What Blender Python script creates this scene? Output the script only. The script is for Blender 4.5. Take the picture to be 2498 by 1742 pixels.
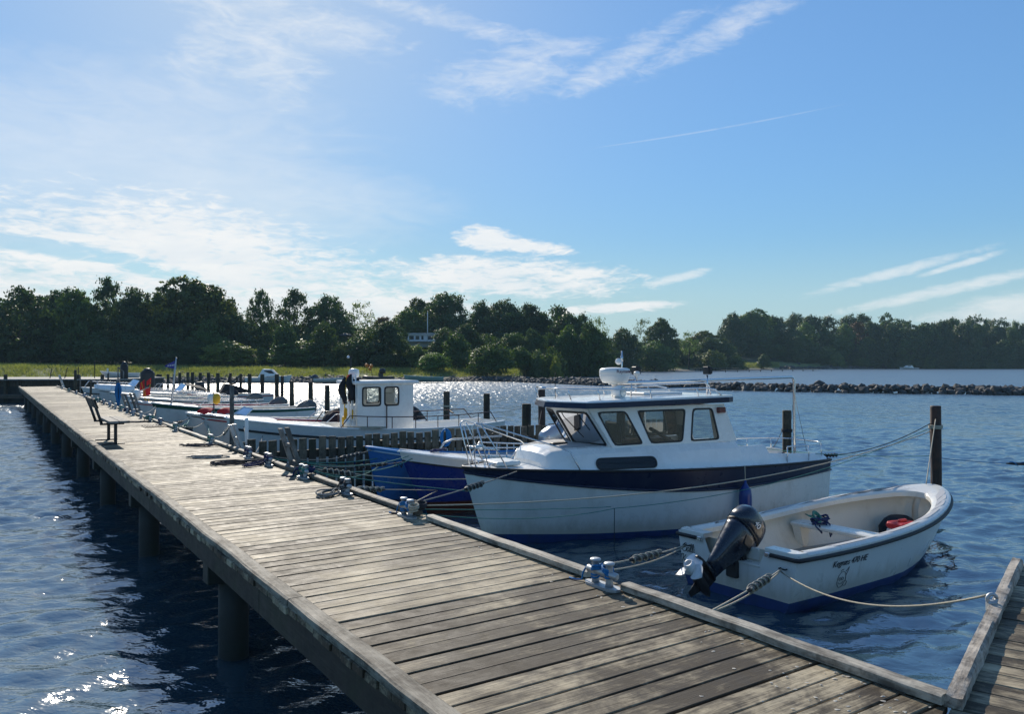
import bpy, math, random
import numpy as np
from mathutils import Vector, Matrix
R = math.radians
rnd = random.Random(7)
scene = bpy.context.scene
for o in list(bpy.data.objects):
    bpy.data.objects.remove(o)
col = scene.collection

# ------------------------------------------------------------------ camera
CAM_Z = 2.8
cam_d = bpy.data.cameras.new('camera')
cam_d.sensor_width = 36.0
cam_d.lens = 36.0 * 1920 / 2498
cam_d.clip_start = 0.05
cam_d.clip_end = 9000
cam = bpy.data.objects.new('camera', cam_d)
col.objects.link(cam)
cam.location = (0, 0, CAM_Z)
cam.rotation_euler = (R(90 + 0.33), 0, 0)
scene.camera = cam

# ------------------------------------------------------------------ light
SUN_AZ, SUN_EL = -19.0, 29.0
sun_d = bpy.data.lights.new('sun', 'SUN')
sun_d.energy = 5.0
sun_d.angle = R(0.53)
sun_d.color = (1.0, 0.915, 0.79)
sun = bpy.data.objects.new('sun', sun_d)
col.objects.link(sun)
_sd = Vector((math.sin(R(SUN_AZ)) * math.cos(R(SUN_EL)), math.cos(R(SUN_AZ)) * math.cos(R(SUN_EL)), math.sin(R(SUN_EL))))
sun.rotation_euler = (-_sd).to_track_quat('-Z', 'Y').to_euler()

vs = scene.view_settings
vs.view_transform = 'Standard'
try:
    vs.look = 'None'
except Exception:
    pass
vs.exposure = 0.0
vs.gamma = 1.0
vs.use_curve_mapping = False
scene.render.engine = 'CYCLES'
scene.cycles.use_denoising = True
scene.cycles.max_bounces = 8
scene.cycles.transparent_max_bounces = 12
scene.cycles.sample_clamp_indirect = 3
scene.cycles.sample_clamp_direct = 16
scene.cycles.caustics_reflective = False
scene.cycles.caustics_refractive = False

# ------------------------------------------------------------------ world: physical sky with cirrus and altocumulus
class NT:
    """tiny helper to chain shader nodes"""
    def __init__(s, tree):
        s.t = tree
    def n(s, kind, **kw):
        nd = s.t.nodes.new(kind)
        for k, v in kw.items():
            setattr(nd, k, v)
        return nd
    def put(s, sock, v):
        if isinstance(v, bpy.types.NodeSocket):
            s.t.links.new(v, sock)
        elif v is not None:
            sock.default_value = v
    def m(s, op, a, b=None, c=None, clamp=False):
        nd = s.n('ShaderNodeMath', operation=op, use_clamp=clamp)
        s.put(nd.inputs[0], a)
        if b is not None:
            s.put(nd.inputs[1], b)
        if c is not None:
            s.put(nd.inputs[2], c)
        return nd.outputs[0]
    def vm(s, op, a, b=None):
        nd = s.n('ShaderNodeVectorMath', operation=op)
        s.put(nd.inputs[0], a)
        if b is not None:
            s.put(nd.inputs[1], b)
        return nd.outputs[0]
    def noise(s, vec, scale, detail=4, rough=.55, dist=0.0, col=False):
        nd = s.n('ShaderNodeTexNoise')
        s.put(nd.inputs['Vector'], vec)
        s.put(nd.inputs['Scale'], scale)
        s.put(nd.inputs['Detail'], detail)
        s.put(nd.inputs['Roughness'], rough)
        s.put(nd.inputs['Distortion'], dist)
        return nd.outputs['Color' if col else 'Fac']
    def mapr(s, v, a, b, c=0.0, d=1.0, smooth=True):
        nd = s.n('ShaderNodeMapRange')
        nd.interpolation_type = 'SMOOTHSTEP' if smooth else 'LINEAR'
        s.put(nd.inputs[0], v)
        for i, x in enumerate((a, b, c, d)):
            s.put(nd.inputs[i + 1], x)
        return nd.outputs[0]
    def mix(s, fac, a, b, blend='MIX'):
        nd = s.n('ShaderNodeMix', data_type='RGBA', blend_type=blend)
        s.put(nd.inputs[0], fac)
        s.put(nd.inputs[6], a)
        s.put(nd.inputs[7], b)
        return nd.outputs[2]
    def mapping(s, vec, scale=(1, 1, 1), rot=(0, 0, 0), loc=(0, 0, 0)):
        nd = s.n('ShaderNodeMapping')
        s.put(nd.inputs[0], vec)
        nd.inputs['Scale'].default_value = scale
        nd.inputs['Rotation'].default_value = rot
        nd.inputs['Location'].default_value = loc
        return nd.outputs[0]
    def ramp(s, fac, stops):
        nd = s.n('ShaderNodeValToRGB')
        s.put(nd.inputs[0], fac)
        cr = nd.color_ramp
        while len(cr.elements) < len(stops):
            cr.elements.new(0.5)
        for e, (p, c) in zip(cr.elements, stops):
            e.position = p
            e.color = (*c, 1)
        return nd.outputs[0]

def build_world():
    w = bpy.data.worlds.new('World')
    scene.world = w
    w.use_nodes = True
    t = w.node_tree
    t.nodes.clear()
    N = NT(t)
    out = N.n('ShaderNodeOutputWorld')
    bg = N.n('ShaderNodeBackground')
    sky = N.n('ShaderNodeTexSky')
    sky.sky_type = 'NISHITA'
    sky.sun_disc = False
    sky.sun_elevation = R(SUN_EL)
    sky.sun_rotation = R(SUN_AZ)
    sky.air_density = 1.0
    sky.dust_density = 0.35
    sky.ozone_density = 2.2
    tc = N.n('ShaderNodeTexCoord')
    d = tc.outputs['Generated']
    sp = N.n('ShaderNodeSeparateXYZ')
    N.put(sp.inputs[0], d)
    x, y, z = sp.outputs
    az = N.m('ARCTAN2', x, y)
    el = N.m('ARCSINE', z)
    def ell(dx, dy, rx, ry, rot=0.0):
        """soft ellipse at a bearing and elevation of the sky"""
        k = (dx * 1.088 - 1249) / 1920
        a0 = math.atan(k)
        e0 = math.atan((882 - dy * 1.088) / 1920 / math.sqrt(1 + k * k))
        ra = rx * 1.088 / 1920 / (1 + k * k)
        re = ry * 1.088 / 1920
        u = N.m('SUBTRACT', az, a0)
        v = N.m('SUBTRACT', el, e0)
        c, s_ = math.cos(R(rot)), math.sin(R(rot))
        u2 = N.m('ADD', N.m('MULTIPLY', u, c), N.m('MULTIPLY', v, s_))
        v2 = N.m('SUBTRACT', N.m('MULTIPLY', v, c), N.m('MULTIPLY', u, s_))
        q = N.m('ADD', N.m('POWER', N.m('ABSOLUTE', N.m('DIVIDE', u2, ra)), 2.0), N.m('POWER', N.m('ABSOLUTE', N.m('DIVIDE', v2, re)), 2.0))
        return N.m('SUBTRACT', 1.0, q)
    def big(*a):
        r_ = a[0]
        for b in a[1:]:
            r_ = N.m('MAXIMUM', r_, b)
        return r_
    # warp the bearings so that no ellipse keeps a clean edge
    wn = N.noise(N.mapping(d, (3, 3, 9)), 2.2, 5, .6)
    edge = N.m('MULTIPLY', N.m('SUBTRACT', wn, .5), 2.4)
    # altocumulus bank low on the left
    A = big(ell(430, 590, 520, 135, -7), ell(1120, 622, 320, 50, -3), ell(1085, 534, 80, 30, -6), ell(1190, 552, 110, 18, -6), ell(-150, 640, 460, 75), ell(700, 690, 520, 60), ell(1370, 692, 190, 14, 3))
    hole = big(ell(150, 560, 250, 20, -6), ell(360, 610, 130, 18, -8), ell(-250, 560, 200, 25, -5))
    rip = N.noise(N.mapping(d, (26, 26, 95)), 1.5, 4, .6, .6)
    rip2 = N.noise(N.mapping(d, (8, 8, 30), (0, 0, R(20))), 1.6, 4, .6, .4)
    a_ = N.m('ADD', A, N.m('MULTIPLY', edge, .42))
    a_ = N.m('SUBTRACT', a_, N.m('MULTIPLY', N.mapr(N.m('ADD', hole, N.m('MULTIPLY', edge, .5)), -.2, .9), .9))
    a_ = N.m('ADD', a_, N.m('MULTIPLY', N.m('SUBTRACT', rip, .5), 2.5))
    a_ = N.m('ADD', a_, N.m('MULTIPLY', N.m('SUBTRACT', rip2, .5), 1.1))
    alto = N.m('MULTIPLY', N.mapr(a_, -.1, .95), .92)
    # wispy cirrus high up
    fib = N.noise(N.mapping(d, (7, 7, 22), (0, R(-24), R(12))), 2.1, 8, .62, 1.3)
    fib2 = N.noise(N.mapping(d, (20, 20, 60), (0, R(-18), R(5))), 1.7, 5, .6, .9)
    C = big(ell(480, 85, 150, 60, 40), ell(590, 120, 140, 90, -20), ell(640, 40, 300, 60, -6), ell(1130, 165, 190, 62, 10), ell(1400, 128, 200, 36, 24), ell(1640, 55, 260, 34, 20), ell(1000, 40, 260, 24, -10), ell(1230, 110, 160, 24, 4))
    c_ = N.m('ADD', N.m('ADD', C, N.m('MULTIPLY', edge, .55)), N.m('MULTIPLY', N.m('SUBTRACT', fib, .5), 2.6))
    c_ = N.m('ADD', c_, N.m('MULTIPLY', N.m('SUBTRACT', fib2, .5), 1.8))
    cirr = N.m('MULTIPLY', N.mapr(c_, -.2, 2.0), .56)
    # thin streaks low on the right
    S = big(ell(2000, 612, 240, 13, 13), ell(2120, 650, 300, 15, 11), ell(2330, 690, 380, 44, 9), ell(1520, 622, 90, 12, 12), ell(2160, 590, 110, 9, 15), ell(2700, 600, 300, 50, 9))
    s_ = N.m('ADD', N.m('ADD', S, N.m('MULTIPLY', edge, .4)), N.m('MULTIPLY', N.m('SUBTRACT', fib2, .5), 1.7))
    stre = N.m('MULTIPLY', N.mapr(s_, -.05, 1.2), .62)
    # thin veil to the left, and the same sort of cirrus in the rest of the sky
    V = big(ell(150, 350, 720, 190, 8), ell(420, 420, 620, 120, -4))
    v_ = N.m('ADD', N.m('ADD', V, N.m('MULTIPLY', edge, .4)), N.m('MULTIPLY', N.m('SUBTRACT', fib, .5), 1.1))
    veil = N.m('MULTIPLY', N.mapr(v_, -.4, 1.2), .42)
    rest = N.m('MULTIPLY', N.mapr(N.m('ADD', fib, N.m('MULTIPLY', edge, .25)), .56, .95), .42)
    away = N.mapr(N.m('ABSOLUTE', az), .62, .95)
    high = N.mapr(el, .42, .6)
    rest = N.m('MULTIPLY', rest, N.m('MAXIMUM', away, high))
    # contrail
    T = ell(1595, 290, 330, 2.2, 5.6)
    tr = N.m('MULTIPLY', N.m('MULTIPLY', N.mapr(T, 0, .7), N.mapr(fib2, .3, .6, .3, 1.0)), .16)
    inv = 1.0
    for c in (alto, cirr, stre, veil, rest, tr):
        q = N.m('SUBTRACT', 1.0, c, clamp=True)
        inv = q if inv == 1.0 else N.m('MULTIPLY', inv, q)
    cover = N.m('SUBTRACT', 1.0, inv, clamp=True)
    above = N.mapr(z, -.01, .03)
    cover = N.m('MULTIPLY', cover, above)
    # the camera holds the bright part of the sky back: a soft shoulder on the luminance, over the whole dome
    SK = .10
    bw = N.n('ShaderNodeRGBToBW')
    N.put(bw.inputs[0], sky.outputs[0])
    lum = N.m('MULTIPLY', bw.outputs[0], SK)
    f = N.m('ADD', N.m('DIVIDE', 2.0, N.m('ADD', 1.0, N.m('MULTIPLY', lum, 2.0))), N.mapr(lum, .95, 2.6, 0.0, .55, False))
    hs = N.n('ShaderNodeHueSaturation')
    N.put(hs.inputs['Saturation'], N.mapr(lum, .15, .9, 1.05, 1.30, False))
    N.put(hs.inputs['Value'], f)
    N.put(hs.inputs['Color'], sky.outputs[0])
    skyc = N.mix(1.0, hs.outputs[0], (.80, 1.0, 1.12, 1), 'MULTIPLY')
    skyc = N.mix(N.mapr(z, .0, .16, .72, 0.0), skyc, (.50 / SK, .70 / SK, .82 / SK, 1))
    cl = N.mix(N.mapr(rip2, .3, .75), (.86 / SK, .9 / SK, .93 / SK, 1), (.99 / SK, .985 / SK, .97 / SK, 1))
    colr = N.mix(cover, skyc, cl)
    N.put(bg.inputs['Color'], colr)
    bg.inputs['Strength'].default_value = SK
    t.links.new(bg.outputs[0], out.inputs[0])
build_world()

# ------------------------------------------------------------------ places: dock frame, photo bearings
O = Vector((2.07, 3.72, 0))
DA = R(33.7)
DV = Vector((-math.sin(DA), math.cos(DA), 0))     # along the pier, away
PV = Vector((math.cos(DA), math.sin(DA), 0))      # across the pier, towards the berths
DECK = 1.2
def dk(u, v, z=DECK):
    p = O + DV * u + PV * v
    return Vector((p.x, p.y, z))
def bearing(px, dist, z=0.0):
    """point at a compass bearing (given as a column of the 2498 px photograph) and a distance"""
    return Vector(((px - 1249) / 1920 * dist, dist, z))
def on_dock_line(px, v):
    k = (px - 1249) / 1920
    Z = (v + PV.x * O.x + PV.y * O.y) / (PV.x * k + PV.y)
    return (k * Z - O.x) * DV.x + (Z - O.y) * DV.y
def at_height(px, py, z):
    Z = 1920 * (CAM_Z - z) / (py - 882)
    return Vector(((px - 1249) / 1920 * Z, Z, z))

# ------------------------------------------------------------------ mesh builder
class MB:
    def __init__(s):
        s.v, s.f, s.m, s.s = [], [], [], []
    def add(s, vs_, fs, mat=0, smooth=False, xf=None):
        b = len(s.v)
        if xf is not None:
            vs_ = [xf @ Vector(p) for p in vs_]
        s.v += [tuple(p) for p in vs_]
        for f in fs:
            s.f.append(tuple(i + b for i in f))
            s.m.append(mat)
            s.s.append(smooth)
        return s
    def box(s, c, d, mat=0, xf=None, ch=0.0):
        x, y, z = (d[0] / 2, d[1] / 2, d[2] / 2)
        cx, cy, cz = c
        if ch <= 0:
            vv = [(cx + i * x, cy + j * y, cz + k * z) for i in (-1, 1) for j in (-1, 1) for k in (-1, 1)]
            ff = [(0, 1, 3, 2), (4, 6, 7, 5), (0, 4, 5, 1), (2, 3, 7, 6), (0, 2, 6, 4), (1, 5, 7, 3)]
            return s.add(vv, ff, mat, False, xf)
        # octagonal section along x with chamfered ends
        def ring(xx, q):
            a, b = y - q, z - q
            c_ = ch
            pts = [(-a, -b + c_), (-a, b - c_), (-a + c_, b), (a - c_, b), (a, b - c_), (a, -b + c_), (a - c_, -b), (-a + c_, -b)]
            return [(cx + xx, cy + p[0], cz + p[1]) for p in pts]
        return s.loft([ring(-x, ch * .7), ring(-x + ch, 0), ring(x - ch, 0), ring(x, ch * .7)], True, True, mat, False, xf)
    def loft(s, rings, closed=True, caps=True, mat=0, smooth=True, xf=None, mats=None):
        n = len(rings[0])
        vv = [p for r_ in rings for p in r_]
        b = len(s.v)
        if xf is not None:
            vv = [xf @ Vector(p) for p in vv]
        s.v += [tuple(p) for p in vv]
        for i in range(len(rings) - 1):
            for j in range(n if closed else n - 1):
                k = (j + 1) % n
                s.f.append((b + i * n + j, b + i * n + k, b + (i + 1) * n + k, b + (i + 1) * n + j))
                s.m.append(mats[j] if mats else mat)
                s.s.append(smooth)
        if caps:
            s.f.append(tuple(b + j for j in reversed(range(n))))
            s.m.append(mat); s.s.append(False)
            s.f.append(tuple(b + (len(rings) - 1) * n + j for j in range(n)))
            s.m.append(mat); s.s.append(False)
        return s
    def tube(s, pts, r, n=8, mat=0, caps=True, xf=None, closed=False):
        pts = [Vector(p) for p in pts]
        m = len(pts)
        rr = r if isinstance(r, (list, tuple)) else [r] * m
        tang = []
        for i in range(m):
            if closed:
                t_ = pts[(i + 1) % m] - pts[i - 1]
            else:
                t_ = pts[min(i + 1, m - 1)] - pts[max(i - 1, 0)]
            tang.append(t_.normalized() if t_.length > 1e-9 else Vector((0, 0, 1)))
        up = Vector((0, 0, 1)) if abs(tang[0].z) < .9 else Vector((1, 0, 0))
        nx = tang[0].cross(up).normalized()
        rings = []
        for i in range(m):
            nx = (nx - tang[i] * nx.dot(tang[i]))
            nx = nx.normalized() if nx.length > 1e-6 else tang[i].orthogonal().normalized()
            ny = tang[i].cross(nx)
            rings.append([pts[i] + (nx * math.cos(2 * math.pi * j / n) + ny * math.sin(2 * math.pi * j / n)) * rr[i] for j in range(n)])
        if closed:
            rings.append(rings[0])
            caps = False
        return s.loft(rings, True, caps, mat, True, xf)
    def lathe(s, prof, n=20, mat=0, xf=None, caps=True, smooth=True):
        rings = [[(r_ * math.cos(2 * math.pi * j / n), r_ * math.sin(2 * math.pi * j / n), z) for j in range(n)] for r_, z in prof]
        return s.loft(rings, True, caps, mat, smooth, xf)
    def prism(s, poly, axis, a, b, mat=0, xf=None, smooth=False):
        """extrude a 2D polygon along axis ('x','y','z') from a to b"""
        def P3(p, t):
            return {'x': (t, p[0], p[1]), 'y': (p[0], t, p[1]), 'z': (p[0], p[1], t)}[axis]
        return s.loft([[P3(p, a) for p in poly], [P3(p, b) for p in poly]], True, True, mat, smooth, xf)
    def ball(s, c, r, n=12, m=8, mat=0, xf=None):
        r = r if isinstance(r, (tuple, list)) else (r, r, r)
        rings = []
        for i in range(m + 1):
            a = -math.pi / 2 + math.pi * i / m
            q = max(math.cos(a), .02)
            rings.append([(c[0] + r[0] * q * math.cos(2 * math.pi * j / n), c[1] + r[1] * q * math.sin(2 * math.pi * j / n), c[2] + r[2] * math.sin(a)) for j in range(n)])
        return s.loft(rings, True, True, mat, True, xf)
    def sweep(s, path, w, h, mat=0, smooth=False, xf=None, closed=False):
        """rectangular section along a path, kept upright"""
        path = [Vector(p) for p in path]
        rings = []
        m = len(path)
        for i, p in enumerate(path):
            a, b = (path[(i + 1) % m], path[i - 1]) if closed else (path[min(i + 1, m - 1)], path[max(i - 1, 0)])
            t_ = a - b
            t_.z = 0
            t_.normalize()
            l = Vector((-t_.y, t_.x, 0)) * (w / 2)
            k = Vector((0, 0, h / 2))
            c = min(w, h) * .18
            rings.append([p - l - k, p - l + k - Vector((0, 0, c)), p - l * .72 + k, p + l * .72 + k, p + l + k - Vector((0, 0, c)), p + l - k])
        if closed:
            rings.append(rings[0])
        return s.loft(rings, True, not closed, mat, smooth, xf)
    def build(s, name, mats, parent=None, label=None, kind=None, loc=None, rot=None, sharp=None):
        me = bpy.data.meshes.new(name)
        me.from_pydata(s.v, [], s.f)
        for m_ in (mats if isinstance(mats, (list, tuple)) else [mats]):
            me.materials.append(m_)
        me.polygons.foreach_set('material_index', s.m)
        me.polygons.foreach_set('use_smooth', s.s)
        me.validate()
        me.update()
        if sharp:
            me.set_sharp_from_angle(angle=R(sharp))
        o = bpy.data.objects.new(name, me)
        col.objects.link(o)
        if parent:
            o.parent = parent
        if loc is not None:
            o.location = loc
        if rot is not None:
            o.rotation_euler = rot
        if label:
            o['label'] = label
        if kind:
            o['kind'] = kind
        return o

def tag(o, label=None, cat=None, group=None, kind=None):
    if label: o['label'] = label
    if cat: o['category'] = cat
    if group: o['group'] = group
    if kind: o['kind'] = kind
    return o
def thing(name, label, cat, loc=(0, 0, 0), rz=0.0, group=None, kind=None):
    o = bpy.data.objects.new(name, None)
    o.empty_display_size = .2
    col.objects.link(o)
    o.location = loc
    o.rotation_euler = (0, 0, rz)
    return tag(o, label, cat, group, kind)
def inst(src, name, parent=None, loc=None, rot=None, scale=None, mats=None):
    """another object that shares the mesh of src"""
    o = src.copy()
    for k in list(o.keys()):
        if k in ('label', 'category', 'group', 'kind'):
            del o[k]
    o.name = name
    col.objects.link(o)
    o.parent = parent
    if loc is not None: o.location = loc
    if rot is not None: o.rotation_euler = rot
    if scale is not None: o.scale = scale
    return o

# ------------------------------------------------------------------ materials
def pmat(name, color, rough=.5, metal=0.0, spec=.5, coat=0.0, var=0.0, vscale=6.0, bump=0.0, bscale=40.0, dirt=None, dscale=1.5, damt=.5, scum=None):
    m = bpy.data.materials.new(name)
    m.use_nodes = True
    N = NT(m.node_tree)
    b = m.node_tree.nodes['Principled BSDF']
    b.inputs['Roughness'].default_value = rough
    b.inputs['Metallic'].default_value = metal
    b.inputs['Specular IOR Level'].default_value = spec
    b.inputs['Coat Weight'].default_value = coat
    c = (*color, 1)
    src = c
    if var > 0 or dirt or bump > 0 or scum:
        tc = N.n('ShaderNodeTexCoord')
        vec = tc.outputs['Object']
    if var > 0:
        n1 = N.noise(vec, vscale, 5, .6)
        f = N.mapr(n1, .25, .75, 1 - var, 1 + var, False)
        hs = N.n('ShaderNodeHueSaturation')
        N.put(hs.inputs['Value'], f)
        hs.inputs['Color'].default_value = c
        src = hs.outputs[0]
    if dirt:
        n2 = N.noise(N.mapping(vec, (1, 1, .5)), dscale, 7, .68)
        src = N.mix(N.m('MULTIPLY', N.mapr(n2, .5, .74), damt), src, (*dirt, 1))
        n3 = N.noise(vec, dscale * 2.3, 4)
        N.put(b.inputs['Roughness'], N.mapr(n3, .3, .7, max(rough - .08, .03), min(rough + .15, 1), False))
    if scum:
        # run-off streaks and a stained band above the waterline
        sx = N.n('ShaderNodeSeparateXYZ')
        N.put(sx.inputs[0], vec)
        sn = N.noise(N.mapping(vec, (7, 7, .8)), 1.6, 5, .65)
        zz = N.m('ADD', sx.outputs[2], N.m('MULTIPLY', N.m('SUBTRACT', sn, .5), -.30))
        src = N.mix(N.mapr(zz, .14, .40, .55, 0.0), src, (*scum, 1))
        src = N.mix(N.m('MULTIPLY', N.mapr(sn, .60, .76), .22), src, (*scum, 1))
    N.put(b.inputs['Base Color'], src)
    if bump > 0:
        bp = N.n('ShaderNodeBump')
        bp.inputs['Strength'].default_value = bump
        bp.inputs['Distance'].default_value = .02
        N.put(bp.inputs['Height'], N.noise(vec, bscale, 5, .6))
        N.put(b.inputs['Normal'], bp.outputs[0])
    return m

def wood_mat(name, dark, pale, rough=.6, stain_scale=1.1, grain=(3, 60, 60), bump=.5, spec=.45, algae=None, tide=False):
    """weathered timber: grain along local x, wear patches that run over many boards"""
    m = bpy.data.materials.new(name)
    m.use_nodes = True
    N = NT(m.node_tree)
    b = m.node_tree.nodes['Principled BSDF']
    tc = N.n('ShaderNodeTexCoord')
    oi = N.n('ShaderNodeObjectInfo')
    geo = N.n('ShaderNodeNewGeometry')
    off = N.n('ShaderNodeCombineXYZ')
    rr = N.m('MULTIPLY', oi.outputs['Random'], 37.0)
    N.put(off.inputs[0], rr); N.put(off.inputs[1], rr); N.put(off.inputs[2], rr)
    gv = N.vm('ADD', tc.outputs['Object'], off.outputs[0])
    g1 = N.noise(N.mapping(gv, grain), 1.0, 6, .65, .4)
    g2 = N.noise(N.mapping(gv, (grain[0] * 3, grain[1] * 2.5, grain[2] * 2.5)), 1.0, 4, .6)
    st = N.noise(N.mapping(geo.outputs['Position'], (1, 1, 1)), stain_scale, 8, .68, .6)
    st2 = N.noise(geo.outputs['Position'], stain_scale * 5.5, 6, .7, .5)
    # the boards' own patchiness, stretched along the board
    st3 = N.noise(N.mapping(gv, tuple(1.6 if g_ < 8 else 9 for g_ in grain)), 1.3, 6, .7, .5)
    f = N.m('ADD', N.m('MULTIPLY', g1, .28), N.m('MULTIPLY', st, .62))
    f = N.m('ADD', f, N.m('MULTIPLY', st2, .32))
    f = N.m('ADD', f, N.m('MULTIPLY', st3, .40))
    f = N.m('ADD', f, N.m('MULTIPLY', N.m('SUBTRACT', oi.outputs['Random'], .5), .16))
    f = N.mapr(f, .71, .99)
    c = N.mix(f, (*dark, 1), (*pale, 1))
    crack = N.mapr(g2, .28, .42, .45, 1.0)
    c = N.mix(1.0, c, crack, 'MULTIPLY')
    if tide:
        sz = N.n('ShaderNodeSeparateXYZ')
        N.put(sz.inputs[0], geo.outputs['Position'])
        zz = N.m('ADD', sz.outputs[2], N.m('MULTIPLY', N.m('SUBTRACT', st2, .5), .35))
        c = N.mix(N.mapr(zz, .25, .42, .85, 0.0), c, (.006, .008, .005, 1))
        c = N.mix(N.mapr(N.m('ABSOLUTE', N.m('SUBTRACT', zz, .42)), .0, .12, .5, 0.0), c, (.05, .065, .03, 1))
    if algae:
        an = N.noise(geo.outputs['Position'], 2.2, 6, .7)
        c = N.mix(N.m('MULTIPLY', N.mapr(an, .45, .7), .7), c, (*algae, 1))
    N.put(b.inputs['Base Color'], c)
    N.put(b.inputs['Roughness'], N.mapr(st2, .3, .7, rough - .1, rough + .14, False))
    b.inputs['Specular IOR Level'].default_value = spec
    bp = N.n('ShaderNodeBump')
    bp.inputs['Strength'].default_value = bump
    bp.inputs['Distance'].default_value = .006
    N.put(bp.inputs['Height'], N.m('ADD', g1, N.m('MULTIPLY', g2, .5)))
    N.put(b.inputs['Normal'], bp.outputs[0])
    return m

M = {}
M['deck'] = wood_mat('deck_timber', (.058, .044, .028), (.52, .43, .285), rough=.66, stain_scale=1.3, spec=.22)
M['kerb'] = wood_mat('kerb_timber', (.10, .085, .065), (.50, .45, .36), rough=.7, stain_scale=3, grain=(42, 2, 42), bump=.9)
M['edge'] = wood_mat('edge_board_timber', (.055, .045, .032), (.36, .32, .25), rough=.75, stain_scale=3.5, grain=(42, 2, 42), bump=.9, spec=.25)
M['rough_kerb'] = wood_mat('old_beam_timber', (.11, .09, .07), (.50, .44, .36), rough=.78, stain_scale=5, grain=(26, 2.5, 26), bump=1.0)
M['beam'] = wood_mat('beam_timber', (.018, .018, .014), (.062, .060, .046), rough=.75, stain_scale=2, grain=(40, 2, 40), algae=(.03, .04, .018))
M['dark_wood'] = wood_mat('dark_timber', (.020, .017, .013), (.085, .07, .05), rough=.7, stain_scale=3)
M['fence'] = wood_mat('fence_timber', (.045, .037, .026), (.20, .165, .115), rough=.75, stain_scale=3, grain=(40, 40, 2), algae=(.03, .04, .018), tide=True)
M['pile'] = wood_mat('pile_timber', (.02, .015, .01), (.10, .075, .045), rough=.75, stain_scale=2.5, grain=(30, 30, 1.5), algae=(.03, .045, .02), tide=True)
M['grey_wood'] = wood_mat('grey_timber', (.10, .095, .085), (.30, .285, .26), rough=.75, stain_scale=4, grain=(30, 30, 2))
M['oak_and_shade'] = wood_mat('varnished_oak_and_shade', (.05, .022, .010), (.17, .075, .028), rough=.3, stain_scale=3, bump=.1)
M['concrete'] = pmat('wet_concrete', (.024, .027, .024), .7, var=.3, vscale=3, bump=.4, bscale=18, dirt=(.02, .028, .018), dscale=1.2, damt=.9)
M['white'] = pmat('white_gelcoat', (.85, .835, .79), .22, coat=.3, dirt=(.50, .48, .42), dscale=2.2, damt=.28)
M['cream'] = pmat('cream_gelcoat', (.76, .725, .64), .28, coat=.25, dirt=(.50, .44, .33), dscale=2.5, damt=.3)
M['cream_in'] = pmat('worn_cream_gelcoat', (.70, .645, .53), .42, dirt=(.42, .35, .24), dscale=3, damt=.4)
M['hullwhite'] = pmat('hull_gelcoat', (.83, .81, .75), .3, coat=.2, dirt=(.44, .40, .31), dscale=1.6, damt=.4, scum=(.40, .36, .26))
M['pad'] = pmat('grey_antislip', (.50, .50, .50), .8, bump=.4, bscale=160)
M['floorgrey'] = pmat('grey_floor_paint', (.34, .325, .29), .7, dirt=(.22, .2, .16), dscale=4, damt=.6)
M['navy'] = pmat('navy_gelcoat', (.010, .017, .045), .32, spec=.3, coat=.08, dirt=(.05, .06, .08), dscale=3, damt=.35)
M['antifoul'] = pmat('blue_antifouling', (.012, .045, .17), .6, var=.2, dirt=(.03, .05, .05), dscale=2.5, damt=.7)
M['royal'] = pmat('royal_blue_paint', (.005, .024, .20), .28, coat=.3, dirt=(.02, .03, .12), dscale=2.2, damt=.45)
M['sky_blue'] = pmat('light_blue_paint', (.03, .17, .46), .3, coat=.3, dirt=(.03, .08, .2), dscale=2.2, damt=.5)
M['ltblue'] = pmat('pale_blue_paint', (.34, .50, .62), .35, dirt=(.3, .36, .4), dscale=3, damt=.4)
M['bluetrim'] = pmat('bright_blue_paint', (.02, .22, .52), .35)
M['green'] = pmat('green_paint', (.015, .085, .05), .35, var=.15)
M['brown'] = pmat('brown_varnish', (.055, .018, .010), .35, var=.2)
M['red'] = pmat('red_paint', (.42, .015, .015), .4, var=.1)
M['redcloth'] = pmat('red_flag_cloth', (.62, .02, .02), .8)
M['orange'] = pmat('orange_plastic', (.75, .22, .02), .5)
M['yellow'] = pmat('yellow_float', (.75, .42, .02), .5, dirt=(.4, .22, .03), dscale=6)
M['black'] = pmat('black_rubber', (.012, .012, .013), .55, var=.2)
M['blackgloss'] = pmat('black_outboard_paint', (.008, .013, .026), .22, coat=.5, dirt=(.03, .032, .035), dscale=6, damt=.3)
M['blackplastic'] = pmat('black_plastic', (.016, .016, .018), .45, bump=.15, bscale=90)
M['blackcloth'] = pmat('black_cloth', (.010, .011, .016), .85, bump=.5, bscale=30)
M['greycover'] = pmat('grey_tarpaulin', (.105, .11, .105), .7, bump=.6, bscale=7, var=.2)
M['steel'] = pmat('stainless_steel', (.70, .70, .69), .16, metal=1.0, bump=.05, bscale=30)
M['galv'] = pmat('galvanised_steel', (.44, .46, .47), .45, metal=.6, var=.12, dirt=(.25, .22, .18), dscale=8)
M['alu'] = pmat('white_propeller_paint', (.78, .78, .77), .35, dirt=(.4, .4, .38), dscale=7)
M['silver'] = pmat('silver_cowl_paint', (.36, .39, .43), .16, metal=.4, coat=.5)
M['radome'] = pmat('radome_plastic', (.80, .79, .74), .32, dirt=(.6, .56, .46), dscale=3, damt=.25)
M['dkred'] = pmat('dark_red_lens', (.12, .008, .008), .15, coat=.4)
M['maroon'] = pmat('maroon_print', (.12, .012, .03), .4)
M['printblack'] = pmat('black_print', (.014, .014, .016), .4)
M['printgrey'] = pmat('grey_print', (.10, .10, .10), .5)
M['printwhite'] = pmat('white_print', (.75, .75, .75), .4)
M['rope'] = pmat('pale_rope', (.52, .47, .36), .9, bump=.8, bscale=120, var=.15, vscale=30)
M['rope_grey'] = pmat('grey_rope', (.22, .23, .22), .9, bump=.8, bscale=120, var=.2, vscale=30)
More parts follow.
